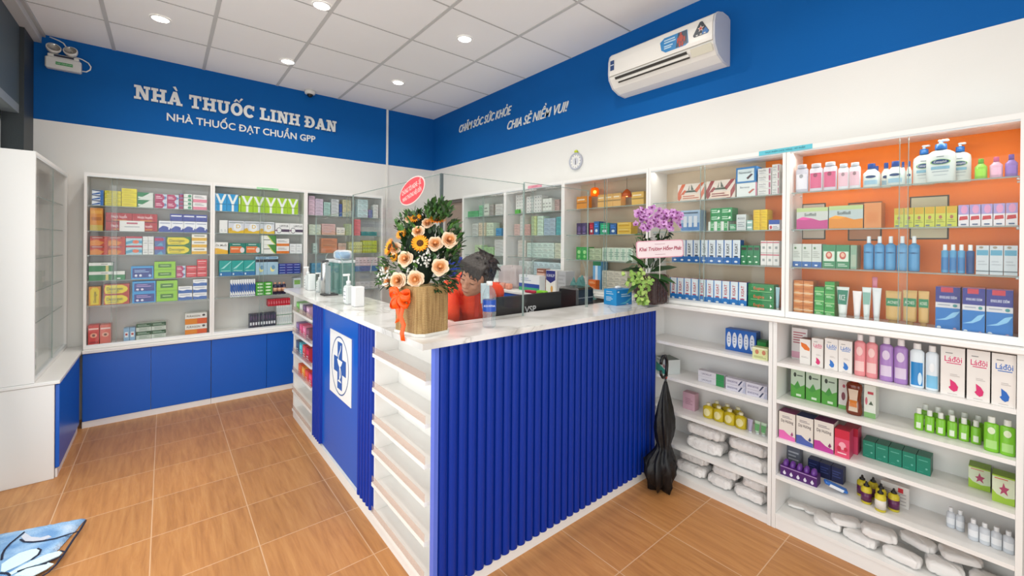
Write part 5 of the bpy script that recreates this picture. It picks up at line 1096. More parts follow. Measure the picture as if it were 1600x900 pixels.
GRN = lambda flat=.7: Bt('#7dc02e', '#e4e7df', capw=.55, neck=.45, shoulder=.70, caph=.26, flat=flat, label=(.10, .36, 28, '#dfe9d2'))
o1(1, 1427, 1535, 640, 6, GRN(), 'small green bottle with white cap', nm='gel_bottle', cat='bottle', depth=.05, p=2.50, hh=.095, gap=.08)
o1(1, 1436, 1540, 640, 5, GRN(), 'back row small green bottle', nm='gel_bottle', cat='bottle', depth=.05, p=2.56, hh=.10, gap=.1)
o1(1, 1537, 1588.5, 648, 2, Bt('#7cc32c', '#e8eae4', capw=.5, neck=.42, shoulder=.80, caph=.17, flat=.6, label=(.10, .34, 45, '#a9d982'), label2=(0, .62, .5, .10, '#dfeeca')), 'large green bottle with white cap', nm='gel_bottle', cat='bottle', depth=.06, p=2.455, hh=.135)
def herb(wc, name=''):
    return C('#e0d9d0', ('p', [(0, 0), (1, 0), (1, .14), (.6, .20), (.3, .32), (0, .30)], wc), ('t', 'Dạ Hương', .5, .68, .15, '#4a4046', .75), ('l', .2, .8, .78, .88, 2, '#8d8488'), ('p', [(.72, .22), (.82, .34), (.9, .24), (.82, .18)], shade(wc, .7)), top=shade(wc, .62), side='#cfc6bf')
o1(2, 1217, 1243, 645, 1, herb('#e06ab0'), 'white box with light pink wave', depth=.08, p=2.44)
o1(2, 1244, 1271, 652, 1, herb('#4a5ea6'), 'white box with blue wave', depth=.08, p=2.44)
o1(2, 1272, 1303, 659, 1, herb('#b83a94'), 'white box with magenta wave', depth=.08, p=2.44)
o1(2, 1304, 1328, 672, 1, C('#d84a6c', ('r', 0, .68, 1, 1, '#c41f3c'), ('e', .52, .42, .24, .14, '#eca6b4'), ('e', .3, .3, .14, .1, '#c22a48'), ('e', .75, .32, .12, .08, '#c22a48'), ('l', .2, .8, .1, .2, 1, '#f2c9d0'), side='#c23a60', top='#b01f3a'), 'front red and pink box', depth=.07, p=2.44)
o1(2, 1318, 1341, 668, 1, C('#cf4468', ('r', 0, .68, 1, 1, '#b81d3a'), side='#b83558', top='#a81c38'), 'rear red and pink box', depth=.07, p=2.525)
o1(2, 1348, 1455, 680, 5, C('#0e7f66', ('l', .15, .8, .72, .82, 1, '#5fb09c'), ('e', .72, .34, .08, .05, '#6fb8a6'), ('l', .2, .5, .1, .16, 1, '#4fa08c'), side='#0a5f4c', top='#0c6f58'), 'dark teal green carton', depth=.08, p=2.535, hh=.078)
LIL = C('#9fc43c', ('p', [(0, .45), (.2, .3), (.6, .22), (1, .28), (1, .95), (0, .95)], '#d3dcc0'), ('p', [(.30, .55), (.45, .60), (.5, .78), (.58, .62), (.76, .60), (.64, .48), (.7, .32), (.52, .42), (.36, .32), (.42, .48)], '#b3486c'), ('l', .1, .7, .86, .93, 1, '#c8683a'), side='#6f9a22', top='#86ac30')
o1(2, 1513, 1548.5, 715, 1, LIL, 'lime box with pink lily, farther back', depth=.07, p=2.56, hh=.088)
o1(2, 1550, 1588.5, 726, 1, LIL, 'lime box with pink lily, in front', depth=.07, p=2.49, hh=.105)
def droppack(w_, d, h):
    mb = carton(w_, d, h * .62, '#4a1a66', [('r', 0, .86, 1, .95, '#a98cc0')] + [('p', [(x, .60), (x + .045, .32), (x + .03, .18), (x, .13), (x - .03, .18), (x - .045, .32)], '#dcd6e4') for x in (.12, .31, .5, .69, .88)])
    for k in range(5): mb.ball((w_ * (-.38 + .19 * k), d * .5, h * .66), (w_ * .085, d * .42, h * .32), mat('#6a3a92', .2), 10, 6)
    return mb
o1(3, 1219, 1277, 722, 1, droppack, 'purple pack of five with white drops', depth=.06, p=2.45, nm='blister_pack', cat='pack', hh=.080)
o1(3, 1262, 1318, 722, 3, C('#1b2350', ('l', .1, .8, .3, .8, 3, '#3c4a86')), 'dark navy carton at the back', depth=.05, p=2.58, hh=.075)
o1(3, 1224, 1250, 712, 1, C('#6a6f7c', ('l', .1, .9, .3, .8, 3, '#b9bcc4')), 'grey printed carton at the back', depth=.05, p=2.58, hh=.11)
# toothbrush-like packet lying diagonally
t = thing('toothbrush_pack', 'blue and white packet leaning diagonally between purple pack and yellow bottles', 'pack', (2.475, .565, LOWZ_R[3] + .030), 0)
MB().box((-.014, -.05, -.007), (.014, .05, .007), mat('#2f6fc4', .35), Matrix.Rotation(R(24), 4, 'X') @ Matrix.Rotation(R(30), 4, 'Z'), bev=.004).box((-.0145, -.03, -.008), (.0145, .03, -.0065), mat('#e3ebf4', .4), Matrix.Rotation(R(24), 4, 'X') @ Matrix.Rotation(R(30), 4, 'Z')).box((-.0148, -.03, -.0072), (-.0142, .03, .0072), mat('#e8eef6', .4), Matrix.Rotation(R(24), 4, 'X') @ Matrix.Rotation(R(30), 4, 'Z')).build('wrapper', t)
YEL = lambda lab: (lambda w_, d, h: [bottle(w_, w_, h, '#cdbb2c', '#15130f', dec=[(.12, .52, lab)], capw=.62, neck=.5, shoulder=.68, caph=.22)[0], ('dropper_cap', MB().lathe([(w_ * .28, h * .76), (w_ * .28, h * .84), (w_ * .14, h * .88), (w_ * .10, h * .98), (w_ * .04, h)], mat('#15130f', .4), (0, w_ / 2, 0), 14))])
for (y, x, lab, nm_) in ((.452, 2.475, '#5e2450', 'front left'), (.398, 2.450, '#dcd6cc', 'front right, pale label'), (.405, 2.505, '#5e2450', 'second row right'), (.350 + .01, 2.50, '#5e2450', 'rear right'), (.478, 2.530, '#5e2450', 'rear left'), (.440, 2.545, '#5e2450', 'hindmost middle')):
    r_ = YEL(lab)(.040, .040, .098); t = thing('dropper_bottle', 'yellow dropper bottle with black cap, ' + nm_ + ', fourth shelf', 'bottle', (x - .006, y, LOWZ_R[3] + .0005), -pi / 2, 'yellow dropper bottles')
    r_[0].build('body', t); r_[1][1].build('dropper_cap', t)
o1(3, 1376, 1421, 752, 1, C('#d8d4d0', ('l', .1, .9, .1, .75, 8, '#9c9896'), ('r', .62, .68, .8, .9, '#c8323c'), ('r', 0, .2, .25, .3, '#8a3a48')), 'white leaflet box with red mark', depth=.03, p=2.565, hh=.095)
CLR = lambda: Bt('#cdd2d8', '#e6e8ea', capw=.5, neck=.4, shoulder=.72, caph=.2, flat=.8, label=(.2, .5, 60, '#e9ebee'))
o1(3, 1512, 1587, 800, 4, CLR(), 'small clear bottle with white cap', nm='medicine_bottle', cat='bottle', depth=.05, p=2.50, hh=.085)
o1(3, 1478, 1508, 785, 2, CLR(), 'small clear bottle farther back', nm='medicine_bottle', cat='bottle', depth=.05, p=2.54, hh=.085)
# ---- open shelving behind the umbrella
PIL = C('#1f5fb4', *[q for x in (.12, .31, .5, .69, .88) for q in (('e', x, .5, .075, .36, '#d6dbe6'), ('l', x - .03, x + .03, .3, .7, 3, '#8c9ab4'))], side='#184a90')
m1(0, 1133.5, 1182, 504, 1, PIL, 'blue box with five white ovals', depth=.06, p=2.53, hh=.125)
m1(0, 1183, 1197, 518, 1, C('#1d8a34', ('e', .35, .5, .16, .16, '#a6dca6'), ('r', 0, .9, 1, 1, '#145f22')), 'small green box', depth=.05, p=2.53, hh=.085)
m1(0, 1175.5, 1200, 532, 1, C('#d2d69c', ('e', .3, .62, .12, .2, '#c07a5c'), ('e', .75, .62, .12, .2, '#c07a5c'), ('l', .1, .9, .1, .3, 2, '#9aa06a'), ('r', 0, .88, 1, 1, '#e6e9c4')), 'pale yellow green box in front', depth=.05, p=2.45, hh=.062)
t = thing('carton', 'white and teal mask box, second shelf behind umbrella', 'box', (2.47, 1.50, LOWZ_M[1] + .0005), R(-118))
carton(.12, .10, .092, '#d3dad8', [('p', [(0, 0), (1, 0), (1, .28), (.45, .48), (0, .62)], '#2b9a8c'), ('l', .1, .55, .78, .86, 1, '#5c6a6a'), ('e', .82, .55, .1, .12, '#b07a80')], side='#c6ccca', top='#6f7a72').build('body', t)
SEN = C('#ccc9d4', ('t', 'SENSODYNE', .34, .5, .42, '#5d5680', .52), ('p', [(.62, .1), (.70, .12), (.86, .9), (.78, .9)], '#3f4560'), ('p', [(.84, .1), (1, .1), (1, .9), (.92, .9)], '#aeb0c4'), top='#b9b6c4')
LIS = C('#cfccd2', ('r', .70, 0, 1, 1, '#2f8a4c'), ('t', 'LACALUT', .34, .5, .4, '#6a6580', .55), top='#b9b6c0')
m1(1, 1091, 1132, 553, 1, LIS, 'long toothpaste box with green end', stack=2, depth=.04, p=2.49, hh=.070, nm='toothpaste_box')
m1(1, 1134, 1199.5, 562, 2, SEN, 'long violet toothpaste box', stack=2, depth=.04, p=2.475, hh=.070, nm='toothpaste_box')
m1(2, 1067, 1086, 598, 1, C('#c9a0ae', ('l', .2, .8, .3, .7, 4, '#a87c8c')), 'dusky pink box', depth=.05, p=2.53, hh=.105)
m1(2, 1096.5, 1165, 605, 4, Bt('#c2ac1c', '#d9d2b0', capw=.4, neck=.35, shoulder=.72, caph=.16, flat=.7, label2=(0, .40, .62, .26, '#ddd29a')), 'squat yellow bottle with oval label', nm='soap_bottle', cat='bottle', depth=.05, p=2.49, hh=.088)
m1(2, 1110, 1160, 604, 3, Bt('#b8a41c', '#d9d2b0', capw=.4, neck=.35, shoulder=.72, caph=.16, flat=.7), 'rear yellow bottle', nm='soap_bottle', cat='bottle', depth=.04, p=2.55, hh=.092)
m1(2, 1167, 1176, 624, 1, tube('#a9a0ba', None), 'small violet tube', nm='cream_tube', cat='tube', depth=.03, p=2.48, hh=.075)
m1(2, 1178, 1198, 624, 2, tube('#b8cdb4', (.3, .8, '#5fa060', None, None)), 'small green and white tube', nm='cream_tube', cat='tube', depth=.03, p=2.49, hh=.072)
# wrapped white packets
M_FILM = mat('#f0edea', .16, bump=.8, bscale=45)
def packet(w_, d, h, seed, m=None):
    rnd = random.Random(seed); mb = MB(); nu, nv = 40, 14; m = m or M_FILM; ph = [rnd.random() * 6 for _ in range(6)]
    for i in range(nv + 1):
        t_ = pi * i / nv
        for j in range(nu):
            a = 2 * pi * j / nu; sx, sy, sz = cos(a) * sin(t_), sin(a) * sin(t_), -cos(t_)
            e = lambda s_, p_: math.copysign(abs(s_) ** p_, s_)
            x, y, z = e(sx, .42), e(sy, .5), e(sz, .55)
            k = .97 + .05 * sin(7 * x + ph[0]) * sin(5 * z + ph[1]) + .045 * sin(13 * x + 6 * y + ph[2]) + .045 * sin(23 * x - 9 * z + ph[3]) * sin(11 * y + 5 * z + ph[4])
            mb.v.append((x * w_ / 2 * min(k, 1.0), d / 2 + y * d / 2 * min(k, 1.0), h / 2 + z * h / 2 * min(k, 1.0)))
    for i in range(nv):
        for j in range(nu): mb.f.append([i * nu + j, i * nu + (j + 1) % nu, (i + 1) * nu + (j + 1) % nu, (i + 1) * nu + j]); mb.m.append(m); mb.sm.append(True)
    return mb
for k, (shelf, u0, u1, zz, w3, lab) in enumerate((
    (3, 1067, 1128, .078, None, 'upper left on fourth shelf'), (3, 1068, 1126, .002, None, 'lower left on fourth shelf'), (3, 1134, 1198, .078, None, 'upper right on fourth shelf'), (3, 1133, 1197, .002, None, 'lower right on fourth shelf'),
    (4, 1057, 1103, .068, None, 'upper left on bottom shelf'), (4, 1052, 1100, .002, None, 'lower left on bottom shelf'), (4, 1108, 1152, .060, None, 'upper middle on bottom shelf'), (4, 1102, 1141, .002, None, 'lower middle on bottom shelf'), (4, 1155, 1199, .062, None, 'upper right on bottom shelf'), (4, 1142, 1196, .002, None, 'lower right on bottom shelf'))):
    pl = 2.455 if zz < .01 else 2.475; a, b_, _ = place('R', pl, u0, u1, 700, LOWZ_M[shelf])
    packet(abs(a - b_) - .004, .15, .070 if shelf == 3 else .060, 10 + k).build('wrapped_packet', loc=(pl, (a + b_) / 2, LOWZ_M[shelf] + zz), rz=-pi / 2, label='puffy white plastic wrapped packet, ' + lab + ' behind umbrella', cat='packet', group='white wrapped packets behind the umbrella')
M_PAP = mat('#eeebe8', .45, bump=.5, bscale=30)
lo = LOWZ_R[4]
for k, (y, x, dz, w3, d3, h3, rz, rx, lab) in enumerate(((.742, 2.54, .004, .09, .05, .016, -70, 0, 'slim flat packet at the far left'), (.66, 2.55, .004, .10, .05, .018, -60, 0, 'slim flat packet second from left'), (.60, 2.47, .002, .12, .10, .040, -85, 0, 'rounded packet at the left front'),
    (.52, 2.50, .036, .12, .07, .034, -60, 12, 'packet lying across the pile'), (.48, 2.46, .002, .13, .09, .040, -100, 0, 'plump packet in the middle front'), (.40, 2.475, .046, .13, .09, .045, -75, -10, 'packet on top near the middle'),
    (.33, 2.450, .002, .13, .075, .046, -95, 0, 'long thick packet at the front'), (.30, 2.54, .050, .13, .08, .04, -110, 8, 'packet at the back under the shelf'), (.19, 2.48, .004, .12, .10, .055, -80, 0, 'wide packet right of centre'), (.075, 2.48, .004, .11, .11, .060, -90, 0, 'wide packet at the right end'), (.14, 2.53, .064, .13, .09, .036, -70, 8, 'packet on top at the right end'))):
    packet(w3, d3, h3, 40 + k, M_PAP).build('paper_packet', loc=(x, y, lo + dz), rot=(0, 0, R(rz)), label='crumpled white paper packet, ' + lab + ', bottom shelf', cat='packet', group='white paper packets on the bottom shelf')
# ---- small boxes on the far end of the counter
k = 0
for (z, lay) in ((NZ[0], ('#7cc46a', '#dfe6e2', '#6a5078', '#c9a2bc')), (NZ[1], ('#7c6496', '#d94a78', '#e27a9c', '#7c4a5c')), (NZ[2], ('#4b5a72', '#5cbcd2', '#d4504a', '#b53040')), (NZ[3], ('#e8632a', '#f09a3c', '#e8503c', '#d8446a'))):
    nmz = ('top', 'second', 'third', 'fourth')[k]
    for i, c in enumerate(lay):
        y = 3.77 - .105 * i - (.08 if k == 3 else 0); h3 = (.075, .085, .105, .085)[k]
        if y < 3.33: continue
        w3 = .085
        mb = carton(w3, .07, h3, c, [('r', .1, .55, .9, .85, shade(c, 1.3)), ('l', .15, .85, .15, .45, 2, '#efe9ea')])
        mb.build('sachet_box', loc=(.829, y, z + .0005), rz=-pi / 2, label=('green', 'white', 'plum', 'pink', 'violet', 'hot pink', 'rose', 'maroon', 'slate', 'cyan', 'red', 'crimson', 'orange', 'amber', 'vermilion', 'coral')[k * 4 + i] + ' sachet box on ' + nmz + ' shelf at the far counter end', cat='box', group='sachet boxes at the far counter end')
    k += 1
print('LONG LABELS', len(LONG), LONG[:5])
# ================================================================== FITTINGS AND COUNTER THINGS
def PT(u, v, f):
    """the point seen at (u, v) at forward distance f"""
    d = un(u, v, x=1.0) - Vector((0, 0, H)); k = d.x * sin(-YAW) + d.y * cos(YAW)
    return Vector((0, 0, H)) + d * (f / k)
# ---- air conditioner
ac = thing('air_conditioner', 'white wall mounted air conditioner on the blue right wall', 'air conditioner', (XR - .001, 1.935, 0), -pi / 2)
ACL = .775; M_AC = mat('#efece6', .3); M_ACD = mat('#3a3733', .6)
pf = [(0, 2.562), (0, 2.842), (-.03, 2.856), (-.10, 2.856), (-.160, 2.838), (-.186, 2.812), (-.198, 2.77), (-.200, 2.69), (-.192, 2.645), (-.150, 2.592), (-.08, 2.567)]
MB().prism(pf, 'x', .012, ACL - .012, M_AC, smooth=False).build('body', ac)
for x0, x1 in ((0, .0118), (ACL - .0118, ACL)): MB().prism([(y * 1.01, 2.71 + (z - 2.71) * 1.01) for y, z in pf], 'x', x0, x1, mat('#c9cbd2', .35)).build('end_cap', ac)
fp = [(-.1885, 2.818), (-.2005, 2.772), (-.2028, 2.690), (-.2015, 2.668)]
mb = MB()
for i in range(3):
    (y0, z0), (y1, z1) = fp[i], fp[i + 1]; mb._add([(.014, y0 - .001, z0), (ACL - .014, y0 - .001, z0), (ACL - .014, y1 - .001, z1), (.014, y1 - .001, z1)], [(0, 3, 2, 1)], M_AC, True)
mb.box((.014, -.2035, 2.6655), (ACL - .014, -.196, 2.668), mat('#b9b5ad', .4)); mb.build('front_panel', ac)
# outlet on the sloping lower face
def slope(t, off=0.0):  # t 0 top .. 1 bottom along the lower front slope
    a, b_ = Vector((-.195, 2.660)), Vector((-.150, 2.592)); p = a + (b_ - a) * t; n = Vector((-(b_ - a).y * -1, (b_ - a).x * -1)).normalized(); n = Vector((-.83, -.56)); return p + n * off
def slab(x0, x1, t0, t1, off, m, nm, th=.002):
    p0, p1 = slope(t0, off), slope(t1, off); q0, q1 = slope(t0, off - th), slope(t1, off - th)
    return MB()._add([(x0, p0.x, p0.y), (x1, p0.x, p0.y), (x1, p1.x, p1.y), (x0, p1.x, p1.y), (x0, q0.x, q0.y), (x1, q0.x, q0.y), (x1, q1.x, q1.y), (x0, q1.x, q1.y)], [(0, 3, 2, 1), (4, 5, 6, 7), (0, 1, 5, 4), (1, 2, 6, 5), (2, 3, 7, 6), (3, 0, 4, 7)], m).build(nm, ac)
slab(.06, .60, .05, .26, .012, M_ACD, 'air_outlet'); slab(.07, .61, .30, .46, .018, M_AC, 'louver', .004); slab(.075, .61, .50, .62, .012, M_ACD, 'air_outlet')
slab(.625, .755, .02, .62, .013, mat('#dcd8c6', .35), 'display_panel')
st = MB(); yy = -.2046
st.poly([(.43, yy, 2.712), (.46, yy, 2.69), (.595, yy, 2.69), (.615, yy, 2.70), (.605, yy + .002, 2.785), (.45, yy + .002, 2.785), (.42, yy + .001, 2.765)][::1], mat('#2f86c4', .3))
st.poly([(.53, yy - .0006, 2.695), (.61, yy - .0006, 2.70), (.603, yy + .001, 2.783), (.545, yy + .001, 2.783)], mat('#33475e', .3))
for (cx, cz, rx, rz) in ((.565, 2.745, .016, .022), (.565, 2.772, .007, .009), (.545, 2.735, .006, .018), (.588, 2.733, .006, .018), (.558, 2.708, .007, .018), (.575, 2.708, .007, .018)):
    st.poly([(cx + rx * cos(2 * pi * i / 14), yy - .0016, cz + rz * sin(2 * pi * i / 14)) for i in range(14)], mat('#b5483c', .4))
for z, w_ in ((2.765, .075), (2.750, .08), (2.728, .06), (2.715, .05)): st.poly([(.45, yy - .0012, z - .004), (.45 + w_, yy - .0012, z - .004), (.45 + w_, yy - .0012, z + .004), (.45, yy - .0012, z + .004)], mat('#bcdcf0', .4))
st.build('promotional_sticker', ac)
st = MB(); c0 = (.692, 2.755)
st.poly([(.650, yy, 2.715), (.735, yy, 2.715), (.742, yy, 2.727), (.700, yy + .001, 2.797), (.685, yy + .001, 2.797), (.643, yy, 2.727)], mat('#2b3440', .35))
st.poly([(.700, yy - .0005, 2.717), (.735, yy - .0005, 2.717), (.740, yy - .0005, 2.727), (.722, yy - .0005, 2.755), (.700, yy - .0005, 2.735)], mat('#1f6bb0', .35))
st.poly([(c0[0] + (.021 if i % 2 == 0 else .009) * sin(2 * pi * i / 10), yy - .001, c0[1] + (.021 if i % 2 == 0 else .009) * cos(2 * pi * i / 10)) for i in range(10)], mat('#e6d8d2', .4))
st.poly([(c0[0] + (.013 if i % 2 == 0 else .006) * sin(2 * pi * i / 10), yy - .0015, c0[1] + (.013 if i % 2 == 0 else .006) * cos(2 * pi * i / 10)) for i in range(10)], mat('#cf4a3c', .4))
for i in range(3): st.poly([(.662 + .024 * i, yy - .001, 2.719), (.674 + .024 * i, yy - .001, 2.719), (.674 + .024 * i, yy - .001, 2.725), (.662 + .024 * i, yy - .001, 2.725)], mat('#e8e6e2', .4))
st.build('triangular_sticker', ac)
MB().box((.022, -.2052, 2.705), (.055, -.2042, 2.775), mat('#2e4a7c', .4)).box((.024, -.2058, 2.74), (.053, -.2053, 2.746), mat('#dfe6ee', .4)).build('energy_label', ac)
# ---- emergency light
em = thing('emergency_light', 'white twin head emergency light at the upper left of the blue wall', 'emergency light', (-.613, YB, 2.79))
MB().box((-.098, -.062, 0), (.098, -.001, .088), mat('#dfe0dc', .4), bev=.008).box((-.085, -.058, .0881), (.085, -.006, .112), mat('#dfe0dc', .4), bev=.004).build('battery_case', em)
MB().box((-.050, -.0632, .092), (.058, -.0588, .106), mat('#23283c', .4)).build('display_slot', em)
g = MB().box((-.040, -.0640, .030), (.052, -.0622, .052), mat('#2f9a50', .4)); add_text(g, 'LED KENTOM', .014, mat('#e2efe4', .4), Matrix.Translation((.006, -.0645, .036))); g.build('green_label', em)
for sx, hz in ((-.055, .150), (.040, .150)):
    Mh = Matrix.Translation((sx, -.045, hz)) @ Matrix.Rotation(R(62), 4, 'X') @ Matrix.Rotation(R(12 if sx < 0 else -6), 4, 'Y')
    hd = MB().lathe([(.020, -.022), (.036, -.012), (.042, .010), (.042, .020), (.036, .021)], mat('#e4e4e0', .35), n=24, M=Mh, cap=False).build('lamp_head', em)
    MB().lathe([(.004, .002), (.020, .006), (.035, .0195)], mat('#b9b6ac', .15, .7), n=20, M=Mh, cap=False).ball((0, 0, 0), .001, M_AC).build('reflector', hd)
MB().tube([(sx, -.03, z) for sx, z in ((-.055, .11), (-.055, .13), (-.054, .14))], .008, mat('#dcdcd8', .4)).tube([(.04, -.03, .11), (.04, -.03, .14)], .008, mat('#dcdcd8', .4)).build('neck', em)
pts = [(.098, -.03, .022), (.125, -.032, .024), (.146, -.034, .045), (.150, -.034, .070), (.135, -.032, .098), (.10, -.028, .118), (.05, -.02, .13), (.02, -.015, .15), (.012, -.012, .19), (-.005, -.010, .222), (-.03, -.008, .235), (-.08, -.006, .25)]
MB().tube(pts, .0045, mat('#eceae4', .4), 8).build('cable', em)
# ---- clock
ck = thing('wall_clock', 'small round white wall clock with yellow green top on the right wall', 'clock', (XR - .0005, 2.417, 2.155), -pi / 2)
Mc = Matrix.Rotation(R(90), 4, 'X')
MB().lathe([(.066, 0), (.072, .004), (.072, .016), (.066, .022), (.060, .018), (.058, .012)], mat('#b9bcc8', .35), n=36, M=Mc, cap=False).build('rim', ck)
f = MB().lathe([(.059, .008), (.059, .0122)], mat('#eceae6', .45), n=36, M=Mc)
for i in range(12):
    a = 2 * pi * i / 12; f.poly([(.05 * sin(a) + .004 * cos(b_), -.0128, .05 * cos(a) + .004 * sin(b_)) for b_ in [2 * pi * j / 8 for j in range(8)]], mat('#6b7488', .5))
f.poly([(.032 * cos(2 * pi * j / 24), -.0126, .032 * sin(2 * pi * j / 24)) for j in range(24)], mat('#d6d6dc', .5)); f.build('dial', ck)
MB().box((-.003, -.0145, -.028), (.003, -.0135, .004), mat('#23262e', .4)).build('hour_hand', ck); MB().box((-.002, -.0155, -.004), (.002, -.0146, .022), mat('#23262e', .4)).build('minute_hand', ck)
MB().ball((0, -.010, .082), (.018, .008, .014), mat('#c6cf2e', .4)).ball((.014, -.010, .078), (.012, .007, .010), mat('#aebf28', .4)).build('leaf_top', ck)
# ---- umbrella
um = thing('umbrella', 'folded black umbrella with open loop handle standing between counter and shelves', 'umbrella', (2.285, 1.372, .002), 0)
M_UB = mat('#0d0d10', .5, bump=.2, bscale=80)
um.rotation_euler = (0, R(2.5), 0)
def canopy():
    mb = MB(); n = 48; prof = [(.010, .020), (.040, .010), (.070, .04), (.092, .09), (.098, .14), (.080, .19), (.050, .235), (.046, .26), (.060, .31), (.068, .36), (.064, .42), (.050, .49), (.034, .55), (.018, .61), (.010, .635)]
    rnd = random.Random(3); ph = [rnd.random() * 6 for _ in range(4)]
    for k, (r, z) in enumerate(prof):
        for i in range(n):
            a = 2 * pi * i / n; am = .26 if z < .26 else .15
            rr = r * (1 + am * sin(8 * a + 3 * z * 6 + ph[0]) + .10 * sin(5 * a + 9 * z + ph[1])); zz = z + (.030 * sin(6 * a + ph[2]) + .015 * sin(11 * a + ph[3]) if z < .16 else 0)
            mb.v.append((rr * cos(a) * (1.0 if z > .25 else 1.05) - .02 * (z < .2), rr * sin(a) * .72, max(.001, zz)))
    for k in range(len(prof) - 1):
        for i in range(n): mb.f.append([k * n + i, k * n + (i + 1) % n, (k + 1) * n + (i + 1) % n, (k + 1) * n + i]); mb.m.append(M_UB); mb.sm.append(True)
    mb.f += [list(range(n - 1, -1, -1)), [(len(prof) - 1) * n + i for i in range(n)]]; mb.m += [M_UB] * 2; mb.sm += [False] * 2
    return mb
canopy().build('folded_canopy', um)
MB().tube([(0, 0, .60), (0, 0, .672)], .006, mat('#1a1a1d', .25), 10).build('shaft', um)
MB().lathe([(.0085, .655), (.0085, .668)], mat('#b33a22', .4), n=12).build('red_ring', um)
lp = [(.004, 0, .668), (.006, 0, .70), (.008, 0, .735), (.004, 0, .768), (-.014, 0, .790), (-.036, 0, .790), (-.054, 0, .768), (-.058, 0, .745)]
MB().tube(lp, .0095, mat('#141416', .3), 12).build('handle', um)
MB().tube([(.004, 0, .676), (-.012, 0, .664), (-.034, 0, .664), (-.052, 0, .682), (-.058, 0, .708)], .0085, mat('#141416', .3), 12).build('handle_hook', um)
# ---- rug
def rug():
    T = Vector((-.306, 3.131)); a = Vector((-.304, .088)).normalized(); b_ = Vector((-a.y, a.x)); b_ = b_ if b_.y < 0 else -b_
    m, nt, bs = new_mat('blue_shag'); tc = nt.nodes.new('ShaderNodeTexCoord'); n = nt.nodes.new('ShaderNodeTexNoise'); n.inputs['Scale'].default_value = 9; n.inputs['Detail'].default_value = 6
    nt.links.new(tc.outputs['Object'], n.inputs['Vector']); r = ramp(nt, [(.36, '#6f9ccf'), (.55, '#9cbfe2'), (.70, '#c6d6ea')]); nt.links.new(n.outputs[0], r.inputs[0]); nt.links.new(r.outputs[0], bs.inputs['Base Color']); bs.inputs['Roughness'].default_value = .95
    n2 = nt.nodes.new('ShaderNodeTexNoise'); n2.inputs['Scale'].default_value = 160; bp = nt.nodes.new('ShaderNodeBump'); bp.inputs['Strength'].default_value = .7; bp.inputs['Distance'].default_value = .01
    nt.links.new(tc.outputs['Object'], n2.inputs['Vector']); nt.links.new(n2.outputs[0], bp.inputs['Height']); nt.links.new(bp.outputs[0], bs.inputs['Normal'])
    L_, W_ = .60, .98; nx, ny = 50, 80; mb = MB(); rnd = random.Random(5)
    for j in range(ny + 1):
        for i in range(nx + 1):
            p = T + a * (L_ * i / nx) + b_ * (W_ * j / ny); e = i in (0, nx) or j in (0, ny)
            mb.v.append((p.x + (rnd.random() - .5) * .004, p.y + (rnd.random() - .5) * .004, .003 if e else .014 + rnd.random() * .003))
    for j in range(ny):
        for i in range(nx): k = j * (nx + 1) + i; mb.f.append([k, k + nx + 1, k + nx + 2, k + 1]); mb.m.append(m); mb.sm.append(True)
    o = mb.build('rug', label='light blue shaggy rug with dark outlined leaf pattern at the lower left', cat='rug')
    return o, T, a, b_, L_, W_
rg, *_r = rug()
dk = mat('#22253a', .95); lt = mat('#cfe6ea', .95, bump=.5, bscale=150); gr = mat('#c9ccd8', .95, bump=.5, bscale=150)
def G0(px, z=.0185): p = un(px[0], px[1], z=z); return (p.x, p.y, z)
def leafp(pts, m, nm):
    q = [G0((x / 8.18, 790 + y / 8.18)) for x, y in pts]; MB().prism([(p[0], p[1]) for p in q], 'z', .0165, .0195, m).build(nm, rg)
def seam(pts, w_=.004):
    q = [G0((x / 8.18, 790 + y / 8.18), .0195) for x, y in pts]; MB().tube([(p[0], p[1], .019) for p in q], w_, dk, 6, flat=.5).build('outline_seam', rg)
leafp([(20, 750), (120, 680), (240, 610), (400, 560), (490, 550), (510, 570), (480, 620), (400, 680), (250, 760), (120, 820), (60, 850), (10, 840)], lt, 'leaf_patch')
leafp([(100, 870), (260, 780), (420, 700), (600, 620), (760, 580), (795, 600), (760, 640), (600, 710), (420, 770), (250, 830), (140, 890)], lt, 'leaf_patch')
leafp([(170, 895), (330, 810), (480, 770), (620, 730), (690, 745), (600, 810), (500, 860), (420, 900)], lt, 'leaf_patch')
leafp([(270, 400), (320, 350), (400, 400), (520, 410), (620, 380), (660, 400), (560, 440), (420, 460), (320, 455)], gr, 'leaf_patch')
seam([(20, 690), (30, 620), (60, 560), (130, 480), (230, 400), (310, 335)]); seam([(260, 430), (310, 460), (420, 462), (540, 450), (700, 420), (860, 370), (1010, 325)])
seam([(480, 545), (520, 565), (490, 625), (400, 688)]); seam([(770, 575), (830, 590)]); seam([(560, 745), (680, 690), (790, 640)]); seam([(220, 840), (350, 795), (480, 765), (600, 740)]); seam([(0, 860), (90, 860), (130, 890)])
seam([(1095, 190), (1030, 300), (930, 440), (840, 580), (720, 750), (620, 850), (540, 900)], .005)
